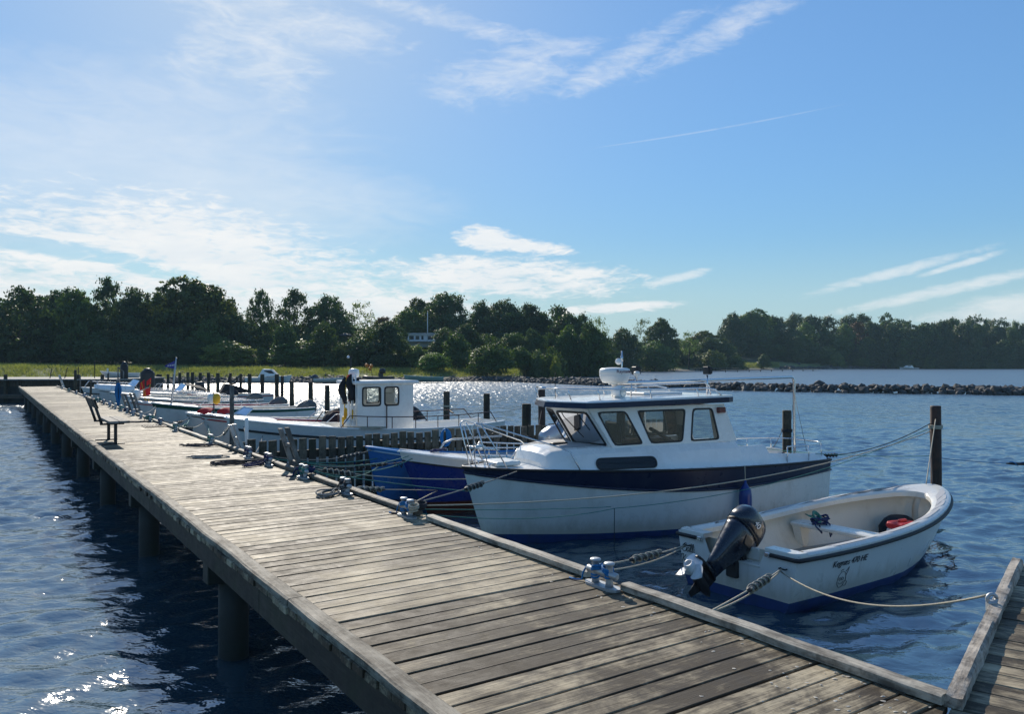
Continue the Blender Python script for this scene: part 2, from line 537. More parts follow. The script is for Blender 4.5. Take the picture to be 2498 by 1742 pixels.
M['rope_dark'] = pmat('dark_rope', (.035, .037, .045), .9, bump=.8, bscale=120)
M['rope_green'] = pmat('green_rope', (.06, .24, .20), .8, bump=.7, bscale=120, var=.2, vscale=30)
M['rope_blue'] = pmat('blue_rope', (.015, .19, .46), .75, bump=.7, bscale=120, var=.25, vscale=30)
M['rope_navy'] = pmat('navy_rope', (.012, .025, .10), .85, bump=.7, bscale=120, var=.25, vscale=30)
M['fender'] = pmat('blue_fender_vinyl', (.008, .035, .20), .3, coat=.2)
M['pennant'] = pmat('purple_blue_pennant_cloth', (.055, .055, .28), .8)
M['roofgrey'] = pmat('grey_roof_slate', (.17, .175, .18), .6, var=.2)
M['housewhite'] = pmat('white_render', (.66, .67, .66), .7)
M['windowdark'] = pmat('dark_window_glass', (.03, .04, .05), .08, spec=.8)
M['rock'] = pmat('breakwater_rock', (.058, .056, .054), .75, var=.5, vscale=.9, bump=.8, bscale=5, dirt=(.20, .185, .16), dscale=1.3, damt=.5)
M['lamp'] = pmat('lamp_glass', (.9, .9, .9), .2)

def glass_mat(name, tint=(.62, .68, .68), gloss=1.0):
    m = bpy.data.materials.new(name)
    m.use_nodes = True
    t = m.node_tree
    t.nodes.clear()
    N = NT(t)
    out = N.n('ShaderNodeOutputMaterial')
    tr = N.n('ShaderNodeBsdfTransparent')
    tr.inputs[0].default_value = (*tint, 1)
    gl = N.n('ShaderNodeBsdfGlossy')
    gl.inputs['Roughness'].default_value = .02
    lw = N.n('ShaderNodeFresnel')
    lw.inputs[0].default_value = 1.5
    mx = N.n('ShaderNodeMixShader')
    N.put(mx.inputs[0], N.m('MULTIPLY', lw.outputs[0], gloss, clamp=True))
    t.links.new(tr.outputs[0], mx.inputs[1])
    t.links.new(gl.outputs[0], mx.inputs[2])
    t.links.new(mx.outputs[0], out.inputs[0])
    return m
M['glass'] = glass_mat('cabin_glass', (.52, .56, .56), 1.2)
M['smoke'] = glass_mat('smoked_glass', (.10, .11, .12), 1.2)

def leaf_mat(name, c1, c2, trans=.28):
    m = bpy.data.materials.new(name)
    m.use_nodes = True
    t = m.node_tree
    t.nodes.clear()
    N = NT(t)
    out = N.n('ShaderNodeOutputMaterial')
    oi = N.n('ShaderNodeObjectInfo')
    geo = N.n('ShaderNodeNewGeometry')
    nz = N.noise(geo.outputs['Position'], .35, 3, .6)
    f = N.m('ADD', N.m('MULTIPLY', geo.outputs['Random Per Island'], .45), N.m('MULTIPLY', N.m('SUBTRACT', nz, .25), .75))
    c = N.mix(f, (*c1, 1), (*c2, 1))
    c = N.mix(1.0, c, oi.outputs['Color'], 'MULTIPLY')
    df = N.n('ShaderNodeBsdfPrincipled')
    df.inputs['Roughness'].default_value = .55
    df.inputs['Specular IOR Level'].default_value = .3
    N.put(df.inputs['Base Color'], c)
    tl = N.n('ShaderNodeBsdfTranslucent')
    N.put(tl.inputs[0], N.mix(1.0, c, (1.5, 1.6, .6, 1), 'MULTIPLY'))
    mx = N.n('ShaderNodeMixShader')
    mx.inputs[0].default_value = trans
    t.links.new(df.outputs[0], mx.inputs[1])
    t.links.new(tl.outputs[0], mx.inputs[2])
    t.links.new(mx.outputs[0], out.inputs[0])
    return m
M['leaf'] = leaf_mat('foliage', (.036, .072, .030), (.125, .165, .050), .32)
M['bark'] = pmat('bark', (.045, .036, .027), .9, bump=.6, bscale=6)
M['grass'] = leaf_mat('tall_grass', (.13, .165, .05), (.34, .31, .13), .4)
# ------------------------------------------------------------------ water
def graded(lo, hi, step, far, grow=1.13):
    mid = list(np.arange(lo, hi, step))
    up, d = [], step
    x = mid[-1]
    while x < far:
        d *= grow
        x += d
        up.append(x)
    dn, d = [], step
    x = mid[0]
    while x > -far:
        d *= grow
        x -= d
        dn.append(x)
    return np.array(dn[::-1] + mid + up)

def water():
    # one sheet: fine rows near the pier, coarser towards the horizon
    rr = list(np.arange(3.0, 24, .088))
    while rr[-1] < 330:
        rr.append(rr[-1] * (1 + 1 / 290))
    while rr[-1] < 4200:
        rr.append(rr[-1] * 1.12)
    aa = list(np.arange(-40, 40.01, .19))
    aa = [-180, -150, -120, -95, -75, -60, -50, -45] + aa + [45, 50, 60, 75, 95, 120, 150, 180]
    rr = [.02, 1.0] + rr
    A_, R_ = np.meshgrid(np.radians(aa), np.array(rr))
    X, Y = R_ * np.sin(A_), R_ * np.cos(A_) - 1.5
    nx, ny = len(aa), len(rr)
    xs = ys = None
    sp = np.maximum(np.gradient(R_, axis=0), R_ * np.gradient(A_, axis=1))
    Z = np.zeros_like(X)
    rg = np.random.RandomState(4)
    lam = np.concatenate([rg.uniform(.25, .5, 40), rg.uniform(.5, 1.0, 16), rg.uniform(1.0, 2.4, 10), rg.uniform(2.4, 6, 8)])
    # gusts: the ripple height varies over the harbour
    gust = 1 + .35 * np.sin(X * .31 + 1.3 * np.sin(Y * .17)) * np.sin(Y * .23 + .7)
    for l in lam:
        a = R(rg.normal(-70, 34))
        k = 2 * np.pi / l
        amp = .0066 * l ** 1.0 * (1.0 if l < .5 else .8 if l < 1 else .32 if l < 2.4 else .15)
        ph = rg.uniform(0, 6.28)
        w = np.clip((l / sp - 2.0) / 2.0, 0, 1)
        arg = k * (math.cos(a) * X + math.sin(a) * Y) + ph
        arg = arg + .55 * np.sin(.55 / l * (X * math.sin(a) - Y * math.cos(a)) + ph * 2)
        Z += amp * w * np.sin(arg)
    Z = Z * gust
    co = np.stack([X, Y, Z], -1).reshape(-1, 3)
    idx = np.arange(nx * ny).reshape(ny, nx)
    q = np.stack([idx[:-1, :-1], idx[1:, :-1], idx[1:, 1:], idx[:-1, 1:]], -1).reshape(-1, 4)
    me = bpy.data.meshes.new('water')
    me.vertices.add(len(co))
    me.vertices.foreach_set('co', co.ravel())
    me.loops.add(q.size)
    me.loops.foreach_set('vertex_index', q.ravel())
    me.polygons.add(len(q))
    me.polygons.foreach_set('loop_start', np.arange(0, q.size, 4))
    me.polygons.foreach_set('loop_total', np.full(len(q), 4))
    me.polygons.foreach_set('use_smooth', np.ones(len(q), bool))
    me.update(calc_edges=True)
    m = bpy.data.materials.new('sea_water')
    m.use_nodes = True
    N = NT(m.node_tree)
    b = m.node_tree.nodes['Principled BSDF']
    b.inputs['Base Color'].default_value = (.030, .066, .088, 1)
    b.inputs['IOR'].default_value = 3.2
    geo = N.n('ShaderNodeNewGeometry')
    p = geo.outputs['Position']
    n1 = N.noise(N.mapping(p, (1, 1.9, 1), (0, 0, R(18))), 4.6, 3, .55, .3)
    n2 = N.noise(N.mapping(p, (1, 2.2, 1), (0, 0, R(24))), 1.7, 3, .6, .4)
    n3 = N.noise(N.mapping(p, (1, 2.4, 1), (0, 0, R(14))), .34, 3, .6, .4)
    # far water: the longer chop that the mesh no longer carries
    vl = N.n('ShaderNodeVectorMath', operation='LENGTH')
    N.put(vl.inputs[0], p)
    far = N.mapr(vl.outputs['Value'], 30, 60)
    vfar = N.mapr(vl.outputs['Value'], 60, 200)
    N.put(b.inputs['Roughness'], N.mapr(vl.outputs['Value'], 12, 110, .055, .34))
    h = N.m('MULTIPLY', n1, .016)
    n4 = N.noise(N.mapping(p, (1.9, .62, 1), (0, 0, R(-8))), 1.0, 2, .5, .3)
    h = N.m('ADD', h, N.m('MULTIPLY', N.m('MULTIPLY', n4, far), .24))
    h = N.m('ADD', h, N.m('MULTIPLY', N.m('MULTIPLY', n2, far), .05))
    h = N.m('ADD', h, N.m('MULTIPLY', N.m('MULTIPLY', n3, vfar), .12))
    bp = N.n('ShaderNodeBump')
    bp.inputs['Strength'].default_value = 1.0
    bp.inputs['Distance'].default_value = 1.0
    N.put(bp.inputs['Height'], h)
    N.put(b.inputs['Normal'], bp.outputs[0])
    me.materials.append(m)
    o = bpy.data.objects.new('water', me)
    col.objects.link(o)
    tag(o, kind='structure', label='dark blue rippled harbour water with sun glitter')
water()

# ------------------------------------------------------------------ land: one sheet out to the horizon
def lerp_tab(tab, x):
    return float(np.interp(x, [a for a, _ in tab], [b for _, b in tab]))
# tables over photo columns: distance of the waterline, height of the low plateau, height of the hill behind
SHORE = [(-4000, 60), (-900, 84), (0, 92), (380, 99), (900, 104), (1050, 109), (1180, 111), (1262, 112), (1300, 150), (1420, 215), (1700, 235), (2000, 290), (2498, 330), (3200, 380), (9000, 500)]
PLAT = [(-900, 2.0), (0, 2.0), (600, 1.55), (1000, 1.4), (1200, 1.2), (1300, 1.3), (1500, 1.6), (2000, 2.0), (2498, 2.4)]
HILL = [(-900, 3.2), (0, 3.0), (500, 4.0), (800, 6.0), (1000, 6.6), (1150, 6.0), (1280, 5.0), (1500, 5.5), (1750, 6), (1850, 9), (2498, 9)]
def shore_col(px):
    px = max(min(px, 9000), -4000)
    return lerp_tab(SHORE, px), lerp_tab(PLAT, px), lerp_tab(HILL, px)
def ground_h(px, dist):
    d0, pl, hl = shore_col(px)
    t = dist - d0
    wob = .18 * math.sin(px * .031) + .12 * math.sin(px * .083 + dist * .2)
    t += wob * 3
    h = np.interp(t, [-60, -12, 0, 3.5, 8, 13, 26, 75, 300, 2000], [-3, -1.6, -.02, .38, .75, pl, pl + .25, hl, hl + 2, hl + 3])
    return float(h)
def ground_at(x, y):
    if y < 1:
        return -3
    return ground_h(1249 + 1920 * x / y, y)
def ground():
    b = []
    ang = list(np.arange(-62, 62.01, .22))
    rs = [-60, -12, -4, -1, 0, 1.2, 2.4, 3.5, 5, 6.5, 8, 9.5, 11, 13, 16, 20, 26, 33, 42, 52, 62, 75, 100, 140, 200, 300, 600, 1500, 3500]
    vv, ff = [], []
    n = len(rs)
    for a in ang:
        k = math.tan(R(a))
        px = 1249 + 1920 * k
        d0 = shore_col(px)[0]
        for r_ in rs:
            Y = max(d0 + r_, 8)
            h = ground_h(px, Y) if r_ > -60 else -3
            h += (.09 * math.sin(px * .7 + Y) + .07 * math.sin(px * .23 - Y * 2.1)) if 2 < r_ < 60 else 0
            vv.append((k * Y, Y, h))
    m = len(ang)
    for i in range(m - 1):
        for j in range(n - 1):
            ff.append((i * n + j, (i + 1) * n + j, (i + 1) * n + j + 1, i * n + j + 1))
    # sea bed under the harbour and behind the viewer, joined to the land's inner edge
    base = len(vv)
    for i in range(m):
        x, y, _ = vv[i * n]
        vv.append((x * .3, -40, -3))
    for i in range(m - 1):
        ff.append((base + i, base + i + 1, (i + 1) * n, i * n))
    q = len(vv)
    vv += [(-4000, -4000, -3), (4000, -4000, -3)]
    ff.append((q, q + 1, base + m - 1, base))
    for i in range(m - 1):
        pass
    e0 = [0 * n + j for j in range(n)]
    e1 = [(m - 1) * n + j for j in range(n)]
    ff.append((q, base, e0[0]))
    for j in range(n - 1):
        ff.append((q, e0[j], e0[j + 1]))
        ff.append((q + 1, e1[j + 1], e1[j]))
    ff.append((q + 1, e1[0], base + m - 1))
    mb = MB()
    mb.add(vv, ff, 0, True)
    mt = bpy.data.materials.new('shore_ground')
    mt.use_nodes = True
    N = NT(mt.node_tree)
    bs = mt.node_tree.nodes['Principled BSDF']
    geo = N.n('ShaderNodeNewGeometry')
    sp = N.n('ShaderNodeSeparateXYZ')
    N.put(sp.inputs[0], geo.outputs['Position'])
    z = sp.outputs[2]
    n1 = N.noise(geo.outputs['Position'], .22, 6, .65)
    n2 = N.noise(geo.outputs['Position'], 1.7, 5, .7)
    z2 = N.m('ADD', z, N.m('MULTIPLY', N.m('SUBTRACT', n1, .5), .55))
    stone = N.ramp(n2, [(.3, (.05, .045, .038)), (.5, (.16, .145, .115)), (.72, (.34, .31, .25))])
    grass = N.ramp(N.m('ADD', N.m('MULTIPLY', n1, .6), N.m('MULTIPLY', n2, .4)), [(.32, (.05, .085, .02)), (.5, (.12, .15, .045)), (.7, (.28, .24, .10))])
    soil = N.ramp(n2, [(.3, (.02, .026, .01)), (.7, (.05, .06, .02))])
    c = N.mix(N.mapr(z2, .42, .62), stone, grass)
    c = N.mix(N.mapr(z2, 2.35, 2.9), c, soil)
    N.put(bs.inputs['Base Color'], c)
    bs.inputs['Roughness'].default_value = .9
    bp = N.n('ShaderNodeBump')
    bp.inputs['Strength'].default_value = .8
    bp.inputs['Distance'].default_value = .3
    N.put(bp.inputs['Height'], n2)
    N.put(bs.inputs['Normal'], bp.outputs[0])
    o = mb.build('ground', mt)
    tag(o, 'grassy shore with a pebble beach rising to a wooded hill', kind='structure')
ground()

# tall grass and reeds along the bank, stones along the beach
def tall_grass():
    rg = np.random.RandomState(11)
    vv, ff = [], []
    cols = []
    for i in range(20000):
        px = rg.uniform(-120, 1900)
        d0 = shore_col(px)[0]
        far_side = px > 1290
        t = rg.uniform(5, 28) if rg.rand() < .6 else rg.uniform(8, 14)
        d = d0 + t
        p = bearing(px, d)
        g = ground_h(px, d)
        if g < .5:
            continue
        if math.sin(px * .017 + t * .3) + math.sin(px * .041) + rg.uniform(-1, 1) < -1.5:
            continue
        h = rg.uniform(.22, .6) * (1.35 if far_side else 1)
        for q in range(3):
            a = rg.uniform(0, 6.28)
            w = rg.uniform(.02, .055) * (1.6 if far_side else 1)
            ox, oy = rg.normal(0, .25, 2)
            lx, ly = rg.normal(0, .2, 2)
            b = len(vv)
            c_, s_ = math.cos(a) * w, math.sin(a) * w
            vv += [(p.x + ox - c_, p.y + oy - s_, g - .05), (p.x + ox + c_, p.y + oy + s_, g - .05), (p.x + ox + lx, p.y + oy + ly, g + h)]
            ff.append((b, b + 1, b + 2))
    mb = MB()
    mb.add(vv, ff)
    o = mb.build('tall_grass', M['grass'])
    o.color = (1, 1, 1, 1)
    tag(o, 'tall yellow green grass along the far bank', 'grass', kind='stuff')
tall_grass()

def rock_mesh(mb, c, r, rg, flat=.75):
    """angular boulder: a squashed, jittered icosahedron cut by a few planes"""
    t = (1 + 5 ** .5) / 2
    vs_ = [(-1, t, 0), (1, t, 0), (-1, -t, 0), (1, -t, 0), (0, -1, t), (0, 1, t), (0, -1, -t), (0, 1, -t), (t, 0, -1), (t, 0, 1), (-t, 0, -1), (-t, 0, 1)]
    fs = [(0, 11, 5), (0, 5, 1), (0, 1, 7), (0, 7, 10), (0, 10, 11), (1, 5, 9), (5, 11, 4), (11, 10, 2), (10, 7, 6), (7, 1, 8), (3, 9, 4), (3, 4, 2), (3, 2, 6), (3, 6, 8), (3, 8, 9), (4, 9, 5), (2, 4, 11), (6, 2, 10), (8, 6, 7), (9, 8, 1)]
    sc = np.array([rg.uniform(.75, 1.3), rg.uniform(.75, 1.2), rg.uniform(.6, .95) * flat / .75])
    a = rg.uniform(0, 6.28)
    ca, sa = math.cos(a), math.sin(a)
    tl = rg.uniform(-.35, .35)
    out = []
    for v in vs_:
        q = np.array(v) / 1.902 * (1 + rg.uniform(-.2, .2)) * sc * r
        q = np.array([q[0], q[1] * math.cos(tl) - q[2] * math.sin(tl), q[1] * math.sin(tl) + q[2] * math.cos(tl)])
        out.append((c[0] + q[0] * ca - q[1] * sa, c[1] + q[0] * sa + q[1] * ca, c[2] + q[2]))
    mb.add(out, fs, 0, False)

def breakwater():
    rg = np.random.RandomState(5)
    protos = []
    for i in range(9):
        mb = MB()
        rock_mesh(mb, (0, 0, 0), 1.0, rg)
        protos.append(mb)
    root = thing('breakwater', 'long low breakwater of piled grey boulders across the bay', 'breakwater', (0, 0, 0))
    line = [(1150, 116), (1250, 110), (1400, 98), (1600, 84), (1800, 77), (2050, 72), (2300, 68.5), (2500, 66.5), (2700, 64.5), (3000, 62)]
    pts = [bearing(a, b) for a, b in line]
    seg = []
    L = 0
    for a, b in zip(pts, pts[1:]):
        seg.append((L, a, b))
        L += (b - a).length
    def along(s):
        for s0, a, b in reversed(seg):
            if s >= s0:
                d = (b - a)
                return a + d.normalized() * (s - s0), d.normalized()
        return pts[0], (pts[1] - pts[0]).normalized()
    rocks = []
    s = 0
    while s < L:
        p, t = along(s)
        px = 1249 + 1920 * p.x / p.y
        nrm = Vector((t.y, -t.x, 0))
        if nrm.y > 0:
            nrm = -nrm
        low = .55 if px < 1330 else 1
        for lay in range(7):
            off, zz = [(1.5, .02), (1.25, .22), (.95, .40), (.45, .55), (0, .62), (-.6, .5), (-1.2, .2)][lay]
            zz *= .88
            if px < 1330:
                zz *= .7
            r_ = rg.uniform(.2, .44) * (1.0 if rg.rand() < .85 else 1.35)
            q = p + nrm * (off + rg.uniform(-.25, .25)) + t * rg.uniform(-.3, .3)
            rocks.append((q.x, q.y, zz + rg.uniform(-.1, .1), r_, -30 < px < 2560))
        s += .62
    vis = sorted([r_ for r_ in rocks if r_[4]], key=lambda r_: -r_[3] / r_[1] * (1.6 if r_[2] > .3 else 1))
    parts, rest = vis[:300], vis[300:] + [r_ for r_ in rocks if not r_[4]]
    objs = []
    for mb in protos:
        objs.append(None)
    for i, (x, y, z, r_, _) in enumerate(parts):
        k = i % 9
        a = rg.uniform(0, 6.28)
        if objs[k] is None:
            objs[k] = o = protos[k].build('rock', M['rock'], root)
        else:
            o = inst(objs[k], 'rock', root)
        o.location = (x, y, z)
        o.rotation_euler = (rg.uniform(-.3, .3), rg.uniform(-.3, .3), a)
        o.scale = (r_, r_, r_ * .95)
    mb = MB()
    for x, y, z, r_, _ in rest:
        rock_mesh(mb, (x, y, z), r_, rg)
    mb.build('rock_fill', M['rock'], root, kind='stuff')
breakwater()

def beach_stones():
    rg = np.random.RandomState(8)
    mb = MB()
    for i in range(1500):
        px = rg.uniform(330, 1330) if rg.rand() < .75 else rg.uniform(1900, 2520)
        d0 = shore_col(px)[0]
        if px < 850:
            d = d0 + abs(rg.normal(2.5, 2.6))
            r_ = rg.uniform(.12, .38)
        elif px < 1400:
            d = d0 + abs(rg.normal(1.5, 2.2))
            r_ = rg.uniform(.08, .26)
        else:
            d = d0 + abs(rg.normal(3, 3))
            r_ = rg.uniform(.3, .8)
        p = bearing(px, d)
        rock_mesh(mb, (p.x, p.y, ground_h(px, d) + r_ * .25), r_, rg)
    o = mb.build('shore_stones', M['rock'])
    tag(o, 'loose stones scattered along the far waterline', 'stones', kind='stuff')
beach_stones()

# ------------------------------------------------------------------ trees
def crown_mesh(name, lobes, per, leaves, leaf, rg, hollow=.55, spread=.05, drop=.0):
    """leaf sprays in clumps on the lobes of a crown, unit height and unit width"""
    P, Nn = [], []
    for (x, y, z, r_, zs) in lobes:
        n = max(3, int(per * (r_ / .25) ** 1.6))
        for i in range(n):
            d = rg.normal(0, 1, 3)
            d /= np.linalg.norm(d)
            if d[2] < -.35 and rg.rand() < .6:
                d[2] = -d[2]
            if rg.rand() < drop:
                continue
            rad = r_ * (hollow + (1 - hollow) * rg.rand() ** .5) * rg.uniform(.85, 1.12)
            c = np.array([x, y, z]) + d * rad * np.array([1, 1, zs])
            k = int(leaves * rg.uniform(.6, 1.3))
            P.append(c + rg.normal(0, 1, (k, 3)) * spread * np.array([1, 1, .7]))
            ctr = np.array([x * .6, y * .6, z - .10])
            Nn.append((P[-1] - ctr) + (P[-1] - c) * 1.6 + d * .12)
    P = np.concatenate(P)
    Nn = np.concatenate(Nn)
    Nn = Nn[P[:, 2] > .02]
    P = P[P[:, 2] > .02]
    Nn /= np.linalg.norm(Nn, axis=1)[:, None] + 1e-9
    n = len(P)
    t1 = rg.normal(0, 1, (n, 3)); t1 /= np.linalg.norm(t1, axis=1)[:, None]
    t2 = np.cross(t1, rg.normal(0, 1, (n, 3))); t2 /= np.linalg.norm(t2, axis=1)[:, None]
    flip = np.einsum('ij,ij->i', np.cross(t1, t2), Nn) < 0
    t2[flip] *= -1
    sz = leaf * rg.uniform(.6, 1.35, n)[:, None]
    fn = np.cross(t1, t2)
    sn = Nn * .75 + fn * .45
    sn /= np.linalg.norm(sn, axis=1)[:, None]
    q = np.stack([P - t1 * sz, P - t2 * sz * .62, P + t1 * sz, P + t2 * sz * .62], 1).reshape(-1, 3)
    q[:, 2] = np.maximum(q[:, 2], 0)
    me = bpy.data.meshes.new(name)
    me.from_pydata(q.tolist(), [], np.arange(4 * n).reshape(-1, 4).tolist())
    me.materials.append(M['leaf'])
    me.polygons.foreach_set('use_smooth', np.ones(n, bool))
    me.update()
    me.normals_split_custom_set(np.repeat(sn, 4, 0).tolist())
    return me
def trunk_mesh(name, rg, h=.5, r0=.022, limbs=6):
    mb = MB()
    mb.tube([(0, 0, -.03), (.008, 0, h * .35), (-.006, .006, h * .7), (.004, 0, h * 1.12)], [r0 * 1.35, r0, r0 * .8, r0 * .35], 7)
    for i in range(limbs):
        a = i * 2.4 + rg.uniform(-.4, .4)
        z0 = h * rg.uniform(.45, .95)
        L = rg.uniform(.14, .22)
        p0 = Vector((0, 0, z0))
        p1 = p0 + Vector((math.cos(a) * L * .5, math.sin(a) * L * .5, L * .35))
        p2 = p0 + Vector((math.cos(a) * L, math.sin(a) * L, L * 1.0))
        mb.tube([p0, p1, p2], [r0 * .5, r0 * .35, r0 * .12], 5)
    o = mb.build('trunk_source', M['bark'])
    me = o.data
    bpy.data.objects.remove(o)
    return me
def ring_lobes(rg, n, rx, z, r_, zs=.8):
    return [(rx * math.cos(i * 2 * math.pi / n + rg.uniform(-.4, .4)), rx * math.sin(i * 2 * math.pi / n + rg.uniform(-.4, .4)), z + rg.uniform(-.05, .05), r_ * rg.uniform(.8, 1.15), zs) for i in range(n)]
TREES = {}
def tree_kinds():
    rg = np.random.RandomState(21)
    def kind(k, lobes, **kw):
        a = dict(per=42, leaves=24, leaf=.019, spread=.032, hollow=.76)
        th = kw.pop('th', .5); r0 = kw.pop('r0', .02); limbs = kw.pop('limbs', 6)
        a.update(kw)
        TREES[k] = (crown_mesh('crown_' + k, lobes, rg=rg, **a), trunk_mesh('trunk_' + k, rg, th, r0, limbs))
    for v in range(3):
        L = ring_lobes(rg, 6, .27, .40, .22) + ring_lobes(rg, 5, .22, .62, .21) + ring_lobes(rg, 4, .12, .79, .17) + [(rg.uniform(-.1, .1), 0, .86, .13, .9), (0, 0, .5, .3, 1)] + ring_lobes(rg, 6, .24, .2, .2)
        kind('broad%d' % v, L)
    L = ring_lobes(rg, 7, .30, .42, .21, .75) + ring_lobes(rg, 6, .25, .66, .2, .75) + ring_lobes(rg, 4, .1, .82, .16, .8) + [(0, 0, .55, .33, 1)] + ring_lobes(rg, 6, .27, .2, .2)
    kind('dome', L, per=54, hollow=.84, spread=.024)
    for v in range(2):
        L = ring_lobes(rg, 5, .24, .38, .17, .8) + ring_lobes(rg, 6, .26, .60, .15, .7) + ring_lobes(rg, 5, .2, .78, .12, .7) + ring_lobes(rg, 3, .06, .88, .11, .8) + ring_lobes(rg, 5, .2, .18, .17) + [(0, 0, .6, .24, 1)]
        kind('gappy%d' % v, L, per=36, leaves=22, spread=.030, drop=.12, limbs=7, th=.48)
    L = ring_lobes(rg, 5, .25, .5, .14, .8) + ring_lobes(rg, 6, .26, .7, .12, .8) + ring_lobes(rg, 4, .15, .88, .1, .8)
    kind('thin', L, per=24, leaves=18, spread=.032, leaf=.017, drop=.15, limbs=8, th=.5, r0=.014)
    L = []
    for i in range(13):
        a, z = i * 2.4, .42 + .04 * i
        rr = .30 * (1.05 - (z - .4) * 1.1)
        L.append((rr * math.cos(a), rr * math.sin(a), z, .13, .5))
    L += [(0, 0, .9, .12, .6), (.05, 0, .97, .07, .6)] + ring_lobes(rg, 5, .25, .25, .16)
    kind('pine', L, per=26, leaves=16, spread=.022, th=.75, limbs=10)
    for v in range(2):
        L = ring_lobes(rg, 7, .30, .30, .22, .9) + ring_lobes(rg, 5, .2, .58, .22, .9) + [(rg.uniform(-.1, .1), 0, .76, .2, 1.0), (0, 0, .35, .33, 1)]
        kind('bush%d' % v, L, per=42, leaves=22, leaf=.025, spread=.038, th=.3)
tree_kinds()
NTREE = [0]
LANDMARK = [(12, 'the left edge'), (62, 'the start of the quay'), (120, 'the far end of the pier'), (190, 'the far white motorboat'), (232, 'the bench'), (275, 'the narrow black tank'), (330, 'the wide black tank'), (378, 'the blue pennant'), (430, 'the big domed crown'), (482, 'the yellow buoy'), (520, 'the forked post'), (552, 'the white pole'), (610, 'the middle piles'), (665, 'the beached cabin cruiser'), (725, 'the short pile'), (787, 'the lamp post'), (832, 'the inflatable boat'), (870, 'the wheelhouse windows'), (912, 'the wheelhouse end'), (957, 'the white flagpole'), (1001, 'the dark pile by the fence'), (1048, 'the cabin boat pulpit'), (1091, 'the pile behind the fence'), (1135, 'the big dark shrub'), (1179, 'the short thick pile'), (1216, 'the tall rusty pile'), (1255, 'the small olive bush'), (1310, 'the cabin roof front'), (1385, 'the radar dome'), (1410, 'the light mast'), (1460, 'the left work lamp'), (1525, 'the middle of the boom'), (1588, 'the right work lamp'), (1650, 'the gap in the trees'), (1712, 'the lawn of the far point'), (1775, 'the boom corner'), (1830, 'the bend of the breakwater'), (1878, 'the light far bush'), (1940, 'the far beach'), (2015, 'the little white far boat'), (2097, 'the tarred pile'), (2165, 'the grey stone bank'), (2230, 'the last pines'), (2290, 'the right edge')]
USED = set()
def place_label(dx, dy, Z, tint, noun, wood):
    lm = min(LANDMARK, key=lambda a: abs(a[0] - dx))
    d = dx - lm[0]
    rel = 'above' if abs(d) < 11 else ('just left of' if d < 0 else 'just right of')
    tone = 'purplish' if tint[0] > tint[1] * 1.5 else 'dark' if tint[0] < .95 else 'lighter' if tint[1] > 1.2 else 'green'
    for row in ((('skyline', 'upper') if dy < 722 else ('upper', 'middle') if dy < 748 else ('middle', 'lower') if dy < 776 else ('lowest', 'lower'))):
        lab = '%s %s %s of the %s, %s %s' % (tone, row, noun, wood, rel, lm[1])
        if len(lab.split()) > 16:
            lab = lab.replace('just ', '').replace('of the low wood by', 'by')
        if lab not in USED:
            break
    USED.add(lab)
    return lab
def tree(dx, dy, w, Z, kind, label, group=None, tint=(1, 1, 1), name='tree', base=None, cat=None, sq=1.0):
    """a tree whose top stands where the photograph has it: dx, dy, w in 2296 px columns"""
    px, py, wf = dx * 1.088, dy * 1.088, w * 1.088
    p = bearing(px, Z)
    g = ground_h(px, Z) - .15 if base is None else base
    top = CAM_Z + (882 - py) / 1920 * Z
    h = max(top - g, .6)
    wm = wf / 1920 * Z
    if group:
        label = place_label(dx, dy, Z, tint, 'bush' if name == 'bush' else 'tree', label)
    t = thing(name, label, cat or ('bush' if 'bush' in name or 'shrub' in name else 'tree'), (p.x, p.y, g), rnd.uniform(0, 6.28), group)
    cm, tm = TREES[kind]
    c = bpy.data.objects.new('crown', cm)
    k = bpy.data.objects.new('trunk', tm)
    for o in (k, c):
        col.objects.link(o)
        o.parent = t
    c.scale = (wm * 1.08, wm * 1.08 * sq, h * 1.03)
    k.scale = (h, h, h)
    j = rnd.uniform(.82, 1.18)
    c.color = (tint[0] * j, tint[1] * j, tint[2] * j, 1)
    NTREE[0] += 1
    return t
PALE = (2.0, 1.75, 1.5); DRY = (2.4, 1.9, 1.25); DK = (.86, .92, .98); BR = (1.3, 1.1, .8); PURP = (1.5, .55, .8); MIDG = (1.15, 1.25, 1.0)

